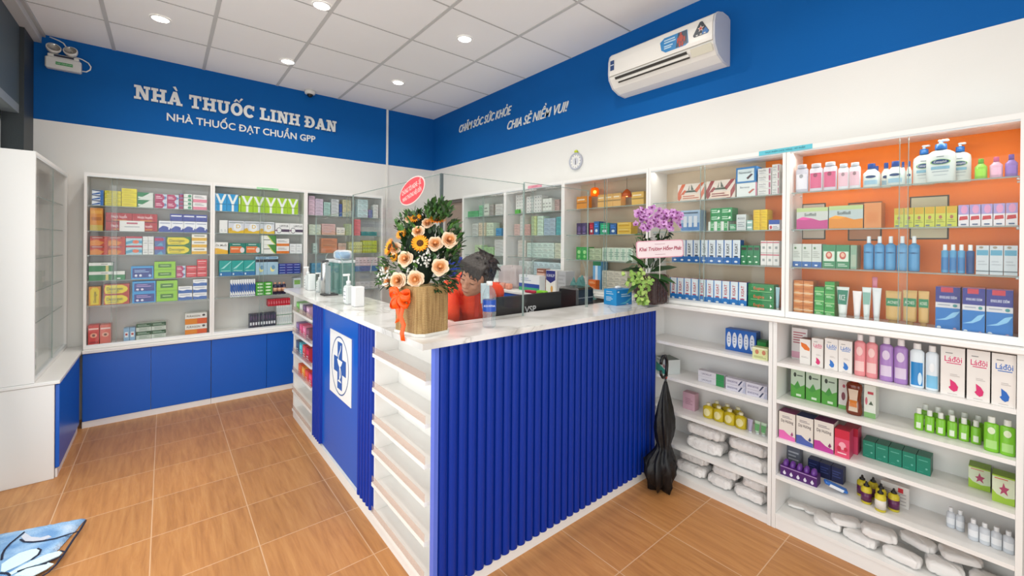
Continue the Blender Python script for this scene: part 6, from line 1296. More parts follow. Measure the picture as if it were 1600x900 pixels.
# ---- water bottle
wb = thing('water_bottle', 'clear plastic water bottle with blue label on the counter', 'bottle', (1.157, 1.590, CT + .0005))
PETM = glass('#f3f8fa', 1.0, .03, 'clear_plastic', '#eef4f6', .10)
br = [(.026, 0), (.031, .006), (.032, .02), (.029, .03), (.032, .04), (.029, .052), (.032, .064), (.031, .07), (.031, .130), (.032, .136), (.031, .15), (.024, .172), (.013, .188), (.0125, .196)]
MB().lathe(br, PETM, n=28).build('body', wb); MB().lathe([(.0318, .075), (.0318, .128)], mat('#1f4fb0', .3), n=28, cap=False).build('label_sleeve', wb)
lx = MB(); Ml = Matrix.Rotation(R(-36), 4, 'Z'); add_text(lx, 'AQUAFINA', .013, mat('#e8eef8', .4), Ml @ Matrix.Translation((0, -.0325, .098)), sx=.8); lx.build('label_print', wb)
MB().lathe([(.0145, .194), (.0148, .210), (.0135, .213)], mat('#eef0f0', .35), n=20).build('cap', wb)
# ---- blue box beside the orchid
bb = thing('tissue_box', 'bright blue carton box on the counter left of the orchid pot', 'box', (2.262, 1.640, CT + .0005), R(-4))
mb = carton(.150, .105, .100, '#1d86cc', [('p', [(.2, .1), (.6, .2), (1, .5), (1, .36), (.6, .08)], '#5fc0d8'), ('l', .3, .9, .5, .75, 2, '#bfe0f2'), ('e', .12, .86, .07, .05, '#cfe6f4'), ('e', .7, .06, .08, .03, '#dfe6ea')], side='#2590d2', top='#2a7fc0'); 
for z_, w_ in ((.085, .05), (.072, .06), (.05, .045), (.04, .055), (.03, .04)): mb.poly([(-.0757, .105 - .02, z_ - .002), (-.0757, .105 - .02 - w_, z_ - .002), (-.0757, .105 - .02 - w_, z_ + .002), (-.0757, .105 - .02, z_ + .002)], mat('#cfe6f4', .4))
mb.build('carton_body', bb)
MB().ball((.0, .052, .108), (.028, .016, .012), mat('#e9edf0', .8)).build('tissue', bb)
# ---- dispensers at the far left of the counter
M_TR = glass('#eef4f4', .6, .1, 'frosted_plastic', '#f0f4f4', .65)
def sanitizer(x, y, h, lab, w_=.052, box=False):
    t = thing('sanitizer_bottle', lab, 'bottle', (x, y, CT + .0005), -pi / 2)
    MB().box((-w_ / 2, -.022, 0), (w_ / 2, .022, h * .62), M_TR, bev=.008).lathe([(.016, h * .62), (.012, h * .68)], M_TR, n=14).build('body', t)
    MB().lathe([(.014, h * .68), (.014, h * .76), (.005, h * .78), (.005, h * .93)], mat('#eceeee', .35), n=14).box((-.008, -.034, h * .93), (.008, .008, h), mat('#eceeee', .35), bev=.003).build('pump', t)
    q = MB().box((-w_ / 2 + .005, -.0232, h * .08), (w_ / 2 - .005, -.0222, h * .54), mat('#f3f5f4', .5))
    for i in range(3): q.box((-w_ / 2 + .010, -.0237, h * (.16 + .12 * i)), (w_ / 2 - .014, -.0233, h * (.19 + .12 * i)), mat('#7d8a92', .5))
    q.build('label', t)
sanitizer(.885, 2.715, .190, 'white pump sanitizer bottle on the counter nearest the flowers', .060)
sanitizer(.900, 3.760, .185, 'white pump sanitizer bottle at the far left end of the counter')
sanitizer(.925, 3.500, .150, 'short white pump bottle beside the steel cylinder', .040)
MB().box((-.030, -.03, 0), (.030, .03, .120), mat('#e9ecec', .4), bev=.004).build('white_dispenser_box', loc=(.900, 2.590, CT + .0005), label='plain white box right beside the sanitizer bottle nearest the flowers', cat='box')
MB().box((-.026, -.03, 0), (.026, .03, .130), mat('#e6eaea', .4), bev=.004).build('white_dispenser_box', loc=(.905, 3.675, CT + .0005), label='plain white box beside the far left sanitizer bottle', cat='box')
t = thing('steel_cylinder_dispenser', 'shiny steel cylinder standing on the counter behind the small bottles', 'dispenser', (.935, 3.400, CT + .0005))
MB().lathe([(.030, 0), (.030, .225), (.026, .235)], mat('#c9cccd', .22, .9), n=26).build('body', t); MB().box((-.03, -.02, .236), (.02, .02, .252), mat('#4b4f52', .4), bev=.004).build('lid', t)
t = thing('card_reader_stand', 'grey panel on a dark base plate right of the steel cylinder', 'stand', (.93, 3.262, CT + .0005))
MB().box((-.055, -.05, 0), (.045, .05, .010), mat('#3b3c3d', .5), bev=.002).build('base_plate', t); MB().box((-.02, -.045, .0105), (-.008, .045, .215), mat('#9aa3a5', .3)).build('panel', t)
t = thing('acrylic_box', 'clear acrylic box with white lid behind the steel cylinder', 'box', (1.165, 3.45, 0))
M_TL = glass('#cfe9e4', .8, 0, 'teal_acrylic', '#bfe0dc', .22)
MB().box((-.055, -.17, CT + .0006), (-.050, .17, CT + .23), M_TL).box((-.055, -.17, CT + .0006), (.06, -.165, CT + .23), M_TL).box((-.055, .165, CT + .0006), (.06, .17, CT + .23), M_TL).box((.055, -.17, CT + .0006), (.06, .17, CT + .23), M_TL).build('clear_walls', t)
MB().box((-.06, -.175, CT + .2305), (.065, .175, CT + .252), mat('#eceff0', .35), bev=.004).build('lid', t)
t.location = (1.055, 3.45, 0)
mb = packet(.20, .10, .075, 5, mat('#dfe8f0', .9, bump=.3, bscale=25)); mb.merge(packet(.13, .09, .055, 6, mat('#a9c8e6', .9, bump=.3, bscale=25)), Matrix.Translation((.05, -.01, .01)))
mb.build('folded_cloth', loc=(1.00, 3.36, CT + .2535), rz=-pi / 2, label='crumpled white and pale blue cloth on top of the acrylic box', cat='cloth')
# ---- monitors on the inner desk
def monitor(x0, x1, y, zt, zb, txt, lab):
    t = thing('computer_monitor', lab, 'monitor', ((x0 + x1) / 2, y, .7255)); w_ = x1 - x0; cz = (zt + zb) / 2 - .7255
    MB().box((-w_ / 2, 0, zb - .7255), (w_ / 2, .018, zt - .7255), mat('#17181a', .38), bev=.006).box((-w_ * .3, -.026, zb - .7255 + .04), (w_ * .3, -.0005, zt - .7255 - .10), mat('#141517', .5), bev=.01).build('rear_shell', t)
    MB().box((-w_ / 2 + .012, .0183, zb - .7255 + .02), (w_ / 2 - .012, .0195, zt - .7255 - .012), mat('#20262e', .1)).build('screen', t)
    MB().box((-.03, -.036, .012), (.03, -.0265, cz), mat('#1b1c1f', .35), bev=.003).build('stand_neck', t); MB().box((-.11, -.05, 0), (.11, .09, .0115), mat('#1b1c1f', .35), bev=.003).build('stand_foot', t)
    if txt:
        p = un(829, 483, y=y - .028); q = MB(); add_text(q, txt, .052, mat('#b6b8ba', .35), Matrix.Translation((p.x - (x0 + x1) / 2, -.0275, p.z - .7255 - .018)), bold=.001, sx=1.05); q.build('maker_lettering', t)
monitor(1.375, 1.905, 1.850, 1.163, .810, 'VSP', 'wide black monitor seen from behind with grey lettering')
monitor(2.025, 2.185, 1.862, 1.180, .86, None, 'second black monitor from behind, left of the blue box') if False else None
t = thing('label_printer', 'black boxy printer behind the glass, left of the blue carton', 'printer', (2.085, 1.815, .7255))
MB().box((-.075, 0, 0), (.075, .16, .30), mat('#1c1d20', .45), bev=.01).build('lower_body', t); MB().box((-.080, -.005, .3005), (.085, .17, .452), mat('#202225', .25), bev=.012).build('upper_body', t)
MB().box((-.07, -.007, .385), (.075, -.0052, .392), mat('#6d7276', .3)).build('paper_slot', t)
# ---- things on the work surface along the right wall (behind the counter)
WZ = 1.0705
def onr(u0, u1, vt, x=2.30): a = un(u0, vt, x=x); b_ = un(u1, vt, x=x); return (a.y + b_.y) / 2, abs(a.y - b_.y), (a.z + b_.z) / 2 - WZ
y, w_, h = onr(811, 843, 430); carton(w_, .065, h, '#e3e7ea', [('r', 0, 0, 1, .22, '#2f9a6c'), ('r', 0, .22, 1, .46, '#25489c'), ('l', .1, .6, .6, .85, 2, '#a7b4cc')], top='#d5dbe0').build('tissue_box', loc=(2.30, y, WZ), rz=-pi / 2, label='white box with blue and green bands behind the counter', cat='box')
y, w_, h = onr(856, 871, 422); carton(w_, .07, h, '#e9e6e2', [('p', [(.02, .98), (.98, .98), (.98, .60), (.5, .46), (.02, .60)], '#2b2f7c'), ('t', 'KANUP', .5, .78, .17, '#d9dbe8', .8), ('e', .62, .22, .12, .14, '#d9a058')], top='#d9d7d4').build('carton', loc=(2.28, y, WZ), rz=-pi / 2, label='white carton with navy shield behind the counter', cat='box')
y, w_, h = onr(871.5, 884, 424); carton(w_, .10, h, '#b4b6b9', [('l', .1, .9, .1, .9, 5, '#a3a5a8')]).build('carton', loc=(2.30, y, WZ), rz=-pi / 2, label='plain grey carton right of the navy shield carton', cat='box')
for k in range(5):
    y, w_, h = onr(845, 858, 408, 2.42); carton(w_ * (1 - .04 * (k % 2)), .06, .036, ['#a9705a', '#c99a86', '#9a6656', '#d0ad9c', '#8a5a4c'][k], [('l', .1, .8, .3, .7, 1, '#e6d2c6')]).build('brown_carton', loc=(2.376, y + .004 * (k % 2), WZ + .0366 * k), rz=-pi / 2, label='small brown carton, ' + ('bottom', '2nd', '3rd', '4th', 'top')[k] + ' of the pile behind the counter', cat='box', group='brown cartons piled behind the counter')
bagm = glass('#efe9ea', .9, .08, 'plastic_bag', '#e6dcdc', .45)
packet(.26, .16, .20, 71, bagm).build('plastic_bag', loc=(2.27, 2.895, WZ), rz=-pi / 2, label='crumpled clear plastic bag on the surface behind the counter', cat='bag')
for k, (dy, c, nm) in enumerate(((.085, '#e89a80', 'salmon'), (.015, '#e2a08c', 'peach'), (-.05, '#d8553f', 'red orange'))):
    packet(.055, .05, .05, 80 + k, mat(c, .4)).build('small_packet', loc=(2.215, 2.90 - dy * 1.2, WZ), rz=-pi / 2, label=nm + ' packet beside the plastic bag behind the counter', cat='packet')
packet(.12, .05, .022, 90, mat('#b32440', .35)).build('small_packet', loc=(2.19, 2.49, WZ), rz=-pi / 2, label='dark red packet lying before the cartons behind the counter', cat='packet')
packet(.10, .05, .032, 91, mat('#7ec828', .35)).build('small_packet', loc=(2.19, 2.36, WZ), rz=-pi / 2, label='bright green packet lying before the navy shield carton', cat='packet')
cl = mat('#4f7f7c', .85, bump=.4, bscale=30)
def cloth_heap():
    mb = MB(); n = 34; rnd = random.Random(8)
    for j in range(n):
        for i in range(n):
            x = -1 + 2 * i / (n - 1); y = -1 + 2 * j / (n - 1); r = math.hypot(x, y); k = max(0, 1 - r ** 2.2)
            z = k * (.125 + .025 * sin(9 * x + 4 * y) + .02 * sin(14 * y - 5 * x + 1) + .012 * sin(21 * x + 3)); mb.v.append((x * .12 * (1 + .12 * sin(5 * y)), y * .09 * (1 + .15 * sin(4 * x)), max(.001, z) + .001))
    for j in range(n - 1):
        for i in range(n - 1): mb.f.append([j * n + i, j * n + i + 1, (j + 1) * n + i + 1, (j + 1) * n + i]); mb.m.append(cl); mb.sm.append(True)
    k0 = len(mb.v); return mb
cloth_heap().build('crumpled_cloth', loc=(2.28, 2.045, WZ), rz=-pi / 2, label='crumpled grey green cloth behind the counter', cat='cloth')
# blue bag seen through the doorway side
mb = MB(); pp = un(708, 362, x=2.55)
packet(.22, .16, .24, 60, mat('#1f3fb4', .25, bump=.3, bscale=20)).build('blue_bag', loc=(2.44, 4.10, WZ), rz=-pi / 2, label='shiny blue bag near the doorway behind the flowers', cat='bag')
# ================================================================== FLOWERS
def leaf(mb, p, d, nrm, L_, w_, m, bend=.15):
    d = d.normalized(); s_ = d.cross(nrm); s_ = s_.normalized() if s_.length > 1e-6 else Vector((1, 0, 0)); n_ = s_.cross(d).normalized()
    A = p; B_ = p + d * L_ * .35 + s_ * w_ / 2 + n_ * w_ * .12; C_ = p + d * L_ * .35 - s_ * w_ / 2 + n_ * w_ * .12; D_ = p + d * L_ * .4 - n_ * w_ * .05
    E_ = p + d * L_ * .75 + s_ * w_ * .36 - n_ * L_ * bend * .4; F_ = p + d * L_ * .75 - s_ * w_ * .36 - n_ * L_ * bend * .4; G_ = p + d * L_ - n_ * L_ * bend; Hh = p + d * L_ * .72 - n_ * L_ * bend * .55
    mb._add([A, B_, C_, D_, E_, F_, G_, Hh], [(0, 1, 3), (0, 3, 2), (1, 4, 7, 3), (3, 7, 5, 2), (4, 6, 7), (7, 6, 5)], m, True)
def orient(nrm, upv=Vector((0, 0, 1))):
    z = nrm.normalized(); x = upv.cross(z); x = x.normalized() if x.length > 1e-4 else Vector((1, 0, 0)); y = z.cross(x)
    return Matrix((x, y, z)).transposed().to_4x4()
def petal(mb, M, r, ang, tilt, w_, L_, m, cup=.5, n=5, pointed=True):
    """cupped petal: starts at radius r, leans outward by tilt (0 = upright)"""
    base = len(mb.v); k = 5
    for j in range(n):
        t = j / (n - 1); wid = w_ * ((sin(pi * (.18 + .70 * t)) ** .8) if pointed else (sin(pi * (.15 + .58 * t)) ** .6)); tl = tilt + t * cup * .55
        rr = r + L_ * t * sin(tl); zz = L_ * t * cos(tl)
        for i in range(k):
            a = (i / (k - 1) - .5); x = a * wid; bow = (a * 2) ** 2 * wid * .32
            q = Vector((rr - bow, x, zz - (0 if pointed else (a * 2) ** 2 * L_ * .22 * t))); q = Matrix.Rotation(ang, 3, 'Z') @ q; mb.v.append(tuple(M @ q))
    for j in range(n - 1):
        for i in range(k - 1): mb.f.append([base + j * k + i, base + j * k + i + 1, base + (j + 1) * k + i + 1, base + (j + 1) * k + i]); mb.m.append(m); mb.sm.append(True)
def rose_data(R0, c_in, c_mid, c_out, seed):
    mb = MB(); rnd = random.Random(seed); I = Matrix.Identity(4); mi, mm, mo = mat(c_in, .6), mat(c_mid, .6), mat(c_out, .6)
    mb.ball((0, 0, R0 * .42), (R0 * .16, R0 * .16, R0 * .20), mm, 10, 6)
    N_ = 30
    for i in range(N_):
        q = i / (N_ - 1); m = mi if q < .3 else (mm if q < .62 else mo)
        petal(mb, I, R0 * (.05 + .56 * q ** .85), i * 2.4 + rnd.random() * .3, -.22 + .80 * q ** 1.6 + rnd.random() * .06, R0 * (.42 + .70 * q ** .6), R0 * (.72 - .22 * q + .05 * rnd.random()), m, .55 + .5 * q, 6, False)
    return mb.data('rose')
def sun_data(R0, seed):
    mb = MB(); rnd = random.Random(seed); c1, c2 = mat('#f6a60c', .6), mat('#f0930a', .6); I = Matrix.Identity(4)
    for ring, (n, tilt, L_) in enumerate(((18, 1.15, .66), (18, 1.42, .70))):
        for k in range(n): petal(mb, Matrix.Translation((0, 0, .02 * R0 * (1 - ring))), R0 * .34, 2 * pi * (k + .5 * ring) / n + rnd.random() * .08, tilt, R0 * .20, R0 * L_, (c1, c2)[ring], .15, 4)
    mb.lathe([(R0 * .40, 0), (R0 * .40, R0 * .07), (R0 * .30, R0 * .13), (R0 * .12, R0 * .14)], mat('#3a2412', .9), n=18)
    for k in range(34):
        a = k * 2.4; r = R0 * .37 * math.sqrt(k / 34); mb.ball((r * cos(a), r * sin(a), R0 * .13), R0 * .035, mat('#7a4a16' if k % 3 else '#c77d1a', .8), 5, 3)
    return mb.data('sunflower')
CAMV = Vector((-.56, -.80, .22))
fa = thing('flower_arrangement', 'roses and sunflowers in a woven octagonal basket with orange bow', 'flowers', (.866, 1.690, CT + .0006), 0)
FO = Vector(fa.location)
# basket
wm, nt, bs = new_mat('woven_straw'); tc = nt.nodes.new('ShaderNodeTexCoord'); wv = nt.nodes.new('ShaderNodeTexWave'); wv.wave_type = 'BANDS'; wv.bands_direction = 'Z'; wv.inputs['Scale'].default_value = 62; wv.inputs['Distortion'].default_value = 3; wv.inputs['Detail'].default_value = 3
nt.links.new(tc.outputs['Object'], wv.inputs['Vector']); r_ = ramp(nt, [(.2, '#94713f'), (.6, '#bb9861'), (.9, '#cdb07c')]); nt.links.new(wv.outputs['Fac'], r_.inputs[0])
w2 = nt.nodes.new('ShaderNodeTexNoise'); w2.inputs['Scale'].default_value = 40; mp_ = nt.nodes.new('ShaderNodeMapping'); mp_.inputs['Scale'].default_value = (3, 3, .2); nt.links.new(tc.outputs['Object'], mp_.inputs[0]); nt.links.new(mp_.outputs[0], w2.inputs[0])
mx = nt.nodes.new('ShaderNodeMix'); mx.data_type = 'RGBA'; mx.blend_type = 'MULTIPLY'; mx.inputs[0].default_value = .6; nt.links.new(r_.outputs[0], mx.inputs[6]); r3 = ramp(nt, [(.35, '#a98f6c'), (.6, '#ffffff')]); nt.links.new(w2.outputs[0], r3.inputs[0]); nt.links.new(r3.outputs[0], mx.inputs[7])
nt.links.new(mx.outputs[2], bs.inputs['Base Color']); bs.inputs['Roughness'].default_value = .75; bp = nt.nodes.new('ShaderNodeBump'); bp.inputs['Strength'].default_value = .5; bp.inputs['Distance'].default_value = .004; nt.links.new(wv.outputs['Fac'], bp.inputs['Height']); nt.links.new(bp.outputs[0], bs.inputs['Normal'])
def octo(hx, hy, c, rot): 
    p = [(-hx, -hy + c), (-hx + c, -hy), (hx - c, -hy), (hx, -hy + c), (hx, hy - c), (hx - c, hy), (-hx + c, hy), (-hx, hy - c)]
    return [(x * cos(rot) - y * sin(rot), x * sin(rot) + y * cos(rot)) for x, y in p]
ro = R(9)
MB().prism(octo(.084, .100, .026, ro), 'z', .012, .205, wm).build('basket', fa)
MB().prism(octo(.089, .105, .028, ro), 'z', 0, .0118, mat('#e3e0d8', .4)).build('base_plate', fa)
# foliage
greens = [mat(c, .5) for c in ('#243f1e', '#335c28', '#41702e', '#1b3219', '#5c8a3a')]
rnd = random.Random(11); fol = MB()
def blob_leaves(cu, cv, ru, rv, f0, n, L_, w_, cols, jit=.05, outward=None):
    for _ in range(n):
        a = rnd.random() * 2 * pi; r = math.sqrt(rnd.random()); p = PT(cu + ru * r * cos(a), cv + rv * r * sin(a), f0 - .035 + (rnd.random() - .5) * 2 * jit)
        c0 = Vector((.866, 1.69, CT + .22)); d = (p - c0).normalized() + Vector((rnd.random() - .5, rnd.random() - .5, rnd.random() - .4)) * 1.1
        tp = p + d.normalized() * .045
        if max(tp.x, p.x) > .945 and max(tp.y, p.y) > 1.685: continue
        leaf(fol, p - FO, d, Vector((rnd.random() - .5, rnd.random() - .5, rnd.random() + .2)), L_ * (.7 + .6 * rnd.random()), w_ * (.7 + .6 * rnd.random()), rnd.choice(cols), .25)
blob_leaves(684, 332, 20, 15, 1.88, 190, .034, .014, greens[:3])
blob_leaves(660, 372, 34, 40, 1.93, 330, .036, .016, greens[:4], .06)
blob_leaves(690, 415, 24, 40, 1.92, 300, .036, .016, [greens[0], greens[3], greens[1]], .06)
blob_leaves(708, 375, 13, 30, 1.90, 120, .034, .015, greens[:3])
blob_leaves(626, 420, 28, 36, 1.90, 230, .032, .015, greens[1:], .05)
blob_leaves(600, 430, 10, 18, 1.90, 40, .030, .012, greens[1:])
blob_leaves(636, 350, 18, 18, 1.92, 90, .030, .013, greens[1:])
blob_leaves(640, 452, 26, 8, 1.86, 60, .030, .012, greens[1:])
blob_leaves(690, 447, 20, 10, 1.86, 60, .028, .012, [greens[0], greens[1]])
fol.build('foliage', fa)
# hidden core so stems and leaves stay dense from any side
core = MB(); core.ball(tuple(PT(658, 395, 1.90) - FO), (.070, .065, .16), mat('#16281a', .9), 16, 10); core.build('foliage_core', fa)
roses = [rose_data(.038, '#eca766', '#f2c190', '#f7dcbe', s) for s in (1, 2)]; suns = [sun_data(.040, s) for s in (1, 2)]
def put(data, name, u, v, f, s, tilt=(0, 0)):
    n_ = (CAMV + Vector((.765, -.644, 0)) * tilt[0] + Vector((0, 0, 1)) * tilt[1]).normalized(); M = Matrix.Translation(PT(u, v, f) - FO) @ orient(n_) @ Matrix.Scale(s, 4)
    o = link(name, data, fa); o.matrix_local = M; return o
for k, (u, v, s, f, tx, tz) in enumerate(((623, 438.6, 1.0, 1.80, -.3, -.1), (649.4, 436, .98, 1.78, 0, -.2), (687, 418, 1.02, 1.79, .2, .1), (634, 405, .92, 1.82, -.2, 0), (680, 381.7, .90, 1.82, .1, .2), (701.4, 376, 1.0, 1.82, .3, .2), (653.6, 362.8, .78, 1.84, -.1, .3), (668, 350, .72, 1.86, 0, .5), (619, 388.6, .78, 1.84, -.5, 0), (608, 441, .72, 1.84, -.7, 0), (640, 343, .6, 1.88, -.2, .6), (604, 420, .6, 1.86, -.8, 0))):
    put(roses[k % 2], 'rose', u, v, f, s, (tx, tz))
for k, (u, v, s, f, tx, tz) in enumerate(((656.4, 380, .92, 1.80, 0, .05), (683, 344, 1.0, 1.84, .1, 1.9), (649, 341, .72, 1.87, -.3, .8), (627, 366, .68, 1.86, -.6, .4), (609, 386, 1.0, 1.85, -1.5, .3), (616, 401, .6, 1.83, -.8, 0))):
    put(suns[k % 2], 'sunflower', u, v, f, s, (tx, tz))
bbm = MB()
for _ in range(110):
    a = rnd.random() * 2 * pi; r = math.sqrt(rnd.random()); c_ = rnd.choice(((660, 404, 14, 16), (662, 404, 12, 18), (600, 432, 10, 14), (645, 415, 14, 12))); p = PT(c_[0] + c_[2] * r * cos(a), c_[1] + c_[3] * r * sin(a), 1.80 + rnd.random() * .06) - FO; bbm.ball(tuple(p), .0042 + .002 * rnd.random(), mat('#e9e9e2', .7), 6, 4)
bbm.build('baby_breath', fa, kind='stuff')
# bow
om = mat('#fb5a0c', .35, bump=.15, bscale=40)
def ribbon(mb, pts, w_, wd):
    pts = [Vector(p) for p in pts]; wd = Vector(wd).normalized(); base = len(mb.v); k = len(pts)
    for i, p in enumerate(pts):
        ww = w_ * (1 if not isinstance(w_, (list, tuple)) else 1); mb.v.append(tuple(p - wd * ww / 2)); mb.v.append(tuple(p + wd * ww / 2 + Vector((0, 0, .004 * sin(i)))))
    for i in range(k - 1): mb.f.append([base + 2 * i, base + 2 * i + 1, base + 2 * i + 3, base + 2 * i + 2]); mb.m.append(om); mb.sm.append(True)
bow = MB()
def BP_(u, v, f): return PT(u, v, f) - FO
kn = BP_(624, 461, 1.745)
for (uu, vv, wd) in ((608, 455, (0, .2, 1)), (612, 478, (.3, .3, .6)), (638, 478, (.4, .2, .6)), (641, 462, (0, .2, 1)), (622, 482, (.9, -.5, .1))):
    e = BP_(uu, vv, 1.745); side = (e - kn).cross(CAMV).normalized(); pts = []
    for i in range(13):
        t = i / 12 * 2 * pi; pts.append(kn + (e - kn) * (1 - cos(t)) / 2 + side * .014 * sin(t) + CAMV.normalized() * .018 * sin(t))
    ribbon(bow, pts, .026, wd)
bow.ball(tuple(kn), (.012, .012, .014), om, 10, 6)
ribbon(bow, [BP_(626, 466, 1.745), BP_(629, 482, 1.738), BP_(626, 496, 1.733), BP_(631, 508, 1.73), BP_(628, 520, 1.725), BP_(630, 532, 1.722)], .018, (.6, -.5, .1))
ribbon(bow, [BP_(624, 466, 1.745), BP_(621, 482, 1.742), BP_(624, 494, 1.74), BP_(620, 504, 1.738)], .018, (.6, -.5, .3))
bo = bow.build('ribbon_bow', fa); sm_ = bo.modifiers.new('thickness', 'SOLIDIFY'); sm_.thickness = .0012
# ---- orchid
op = thing('potted_orchid', 'pink purple orchid with ivy in a dark honeycomb patterned pot', 'plant', (2.350, 1.500, 1.0906), 0)
OO = Vector(op.location)
pm = mat('#3b2624', .4); pl_ = mat('#5c4440', .35)
MB().box((-.078, -.075, 0), (.078, .075, .185), pm, bev=.014).build('pot', op)
hx = MB()
def hexline(face):
    r = .0175; 
    for row_ in range(6):
        for c_ in range(5):
            cx = -.060 + c_ * r * 1.75; cz = .018 + row_ * r * 1.72 + (r * .86 if c_ % 2 else 0)
            if cz > .172: continue
            pts = []
            for i in range(6):
                a = pi / 3 * i; x, z = cx + r * cos(a), cz + r * 1.0 * sin(a); x = max(-.072, min(.072, x)); z = max(.004, min(.180, z))
                pts.append((x, -.0762, z) if face == 0 else (-.0792, x, z))
            hx.tube(pts, .0014, pl_, 4, closed=True)
hexline(0); hexline(1); hx.build('honeycomb_relief', op)
ol = MB(); lg = [mat(c, .4) for c in ('#23401f', '#305a28', '#1c3018')]; ig = [mat(c, .5) for c in ('#7fa84a', '#a9c46a', '#8fb556')]
rnd = random.Random(21)
for (u, v, L_, du, dv, w_) in ((1015, 425, .16, 1.0, -.35, .045), (1012, 428, .14, .8, .25, .04), (1008, 425, .15, -.9, -.2, .04), (1010, 420, .14, -.6, -.6, .04), (1020, 420, .12, .6, -.8, .035), (1018, 430, .15, 1.0, .2, .042), (1005, 430, .13, -.9, .3, .04), (1014, 418, .12, .1, -1, .035), (1000, 440, .11, -.8, .6, .03), (1024, 432, .12, .7, .7, .03)):
    p = PT(u, v, 2.50); d = Vector((.765, -.644, 0)) * du + Vector((0, 0, -1)) * dv + Vector((-.3, -.35, 0)) * .5
    leaf(ol, p - OO, d, Vector((-.4, -.5, .8)), L_, w_, lg[rnd.randrange(3)], .18)
for _ in range(70):
    a = rnd.random() * 2 * pi; r = math.sqrt(rnd.random()); p = PT(1008 + 20 * r * cos(a), 400 + 26 * r * sin(a), 2.48 + rnd.random() * .08) - OO
    leaf(ol, p, Vector((rnd.random() - .5, rnd.random() - .5, rnd.random() - .3)), Vector((rnd.random(), -1, .4)), .045, .020, lg[rnd.randrange(3)], .2)
for _ in range(40):
    p = PT(1000 + rnd.random() * 50, 362 + rnd.random() * 18, 2.48 + rnd.random() * .07) - OO; leaf(ol, p, Vector((rnd.random() - .5, rnd.random() - .5, rnd.random() - .7)), Vector((rnd.random(), -1, .4)), .045, .022, lg[rnd.randrange(3)], .2)
ol.build('leaves', op)
iv = MB()
for _ in range(120):
    t = rnd.random(); c_ = rnd.choice(((988, 432, 13, 12), (1003, 430, 16, 12), (1008, 445, 9, 12), (1003, 462, 7, 10), (1005, 470, 6, 6))); p = PT(c_[0] + c_[2] * (rnd.random() * 2 - 1), c_[1] + c_[3] * (rnd.random() * 2 - 1), 2.42 + rnd.random() * .05) - OO
    leaf(iv, p, Vector((rnd.random() * 2 - 1, rnd.random() - .6, -rnd.random())), Vector((-.6, -.7, .5)), .026, .022, ig[rnd.randrange(3)], .2)
iv.build('ivy', op)
def orch_data():
    mb = MB(); m1, m2, m3 = mat('#b96fc0', .55), mat('#d7a3d9', .55), mat('#7a2a6c', .5); I = Matrix.Identity(4)
    for k, (a, w_, L_, m) in enumerate(((90, .55, .62, m2), (215, .5, .6, m1), (325, .5, .6, m1), (10, .85, .62, m2), (170, .85, .62, m2))): petal(mb, I, .06 * .03, R(a), 1.35, .030 * w_, .030 * L_, m, .2, 4)
    mb.ball((0, -.003, .004), (.004, .005, .005), m3, 8, 5); return mb.data('blossom')
OD = orch_data(); rnd = random.Random(4)
sp = MB()
for k in range(74):
    cl_ = rnd.choice(((1012, 340, 24, 17), (1012, 343, 26, 15), (1048, 343, 20, 15), (1035, 345, 24, 14))); a = rnd.random() * 2 * pi; r = math.sqrt(rnd.random()); u, v = cl_[0] + cl_[2] * r * cos(a), cl_[1] + cl_[3] * r * sin(a)
    p = PT(u, v, 2.43 + rnd.random() * .10) - OO; n_ = (Vector((-.55, -.75, .1)) + Vector((rnd.random() - .5, rnd.random() - .5, rnd.random() - .5)) * 1.1).normalized()
    o = link('blossom', OD, op); o.matrix_local = Matrix.Translation(p) @ orient(n_) @ Matrix.Rotation(rnd.random() * 6, 4, 'Z') @ Matrix.Scale(1.0 + .35 * rnd.random(), 4)
for (u, uu) in ((1008, 1000), (1012, 1014), (1018, 1036), (1022, 1050)):
    a_, b__ = PT(u, 425, 2.53) - OO, PT(uu, 340, 2.52) - OO; sp.tube([a_ + (b__ - a_) * t + Vector((0, 0, .02 * sin(pi * t))) for t in (0, .25, .5, .75, 1)], .0028, mat('#3d5a2c', .5), 6)
sp.build('flower_stems', op)
# greeting board on a stick
gb = thing('greeting_board', 'pale pink greeting board Khai Trương Hồng Phát stuck in the orchid', 'sign', tuple(PT(1031, 389, 2.38)), 0)
yawb = R(-36); gb.rotation_euler = (0, R(-3), yawb)
def rrect(w_, h, r, n=6): return [(sx * (w_ / 2 - r) + r * cos(a), sz * (h / 2 - r) + r * sin(a)) for (sx, sz, a0) in ((1, 1, 0), (-1, 1, pi / 2), (-1, -1, pi), (1, -1, 1.5 * pi)) for a in [a0 + pi / 2 * i / n for i in range(n + 1)]]
MB().prism(rrect(.272, .098, .016), 'y', -.002, .002, mat('#d79aac', .5)).prism(rrect(.262, .088, .013), 'y', -.0026, -.0021, mat('#ecdde2', .5)).build('board', gb)
q = MB(); add_text(q, 'Khai Trương Hồng Phát', .029, mat('#a3264c', .5), Matrix.Translation((0, -.0032, -.008)), shear=.25, bold=.0007, sx=.86)
for z_ in (.028, -.030): q.box((-.03, -.0031, z_ - .0012), (.03, -.0028, z_ + .0012), mat('#b58a98', .5))
q.build('lettering', gb)
MB().tube([(.0, .004, -.05), (.0, .02, -.17)], .0022, mat('#e3e0da', .5), 6).build('stick', gb)
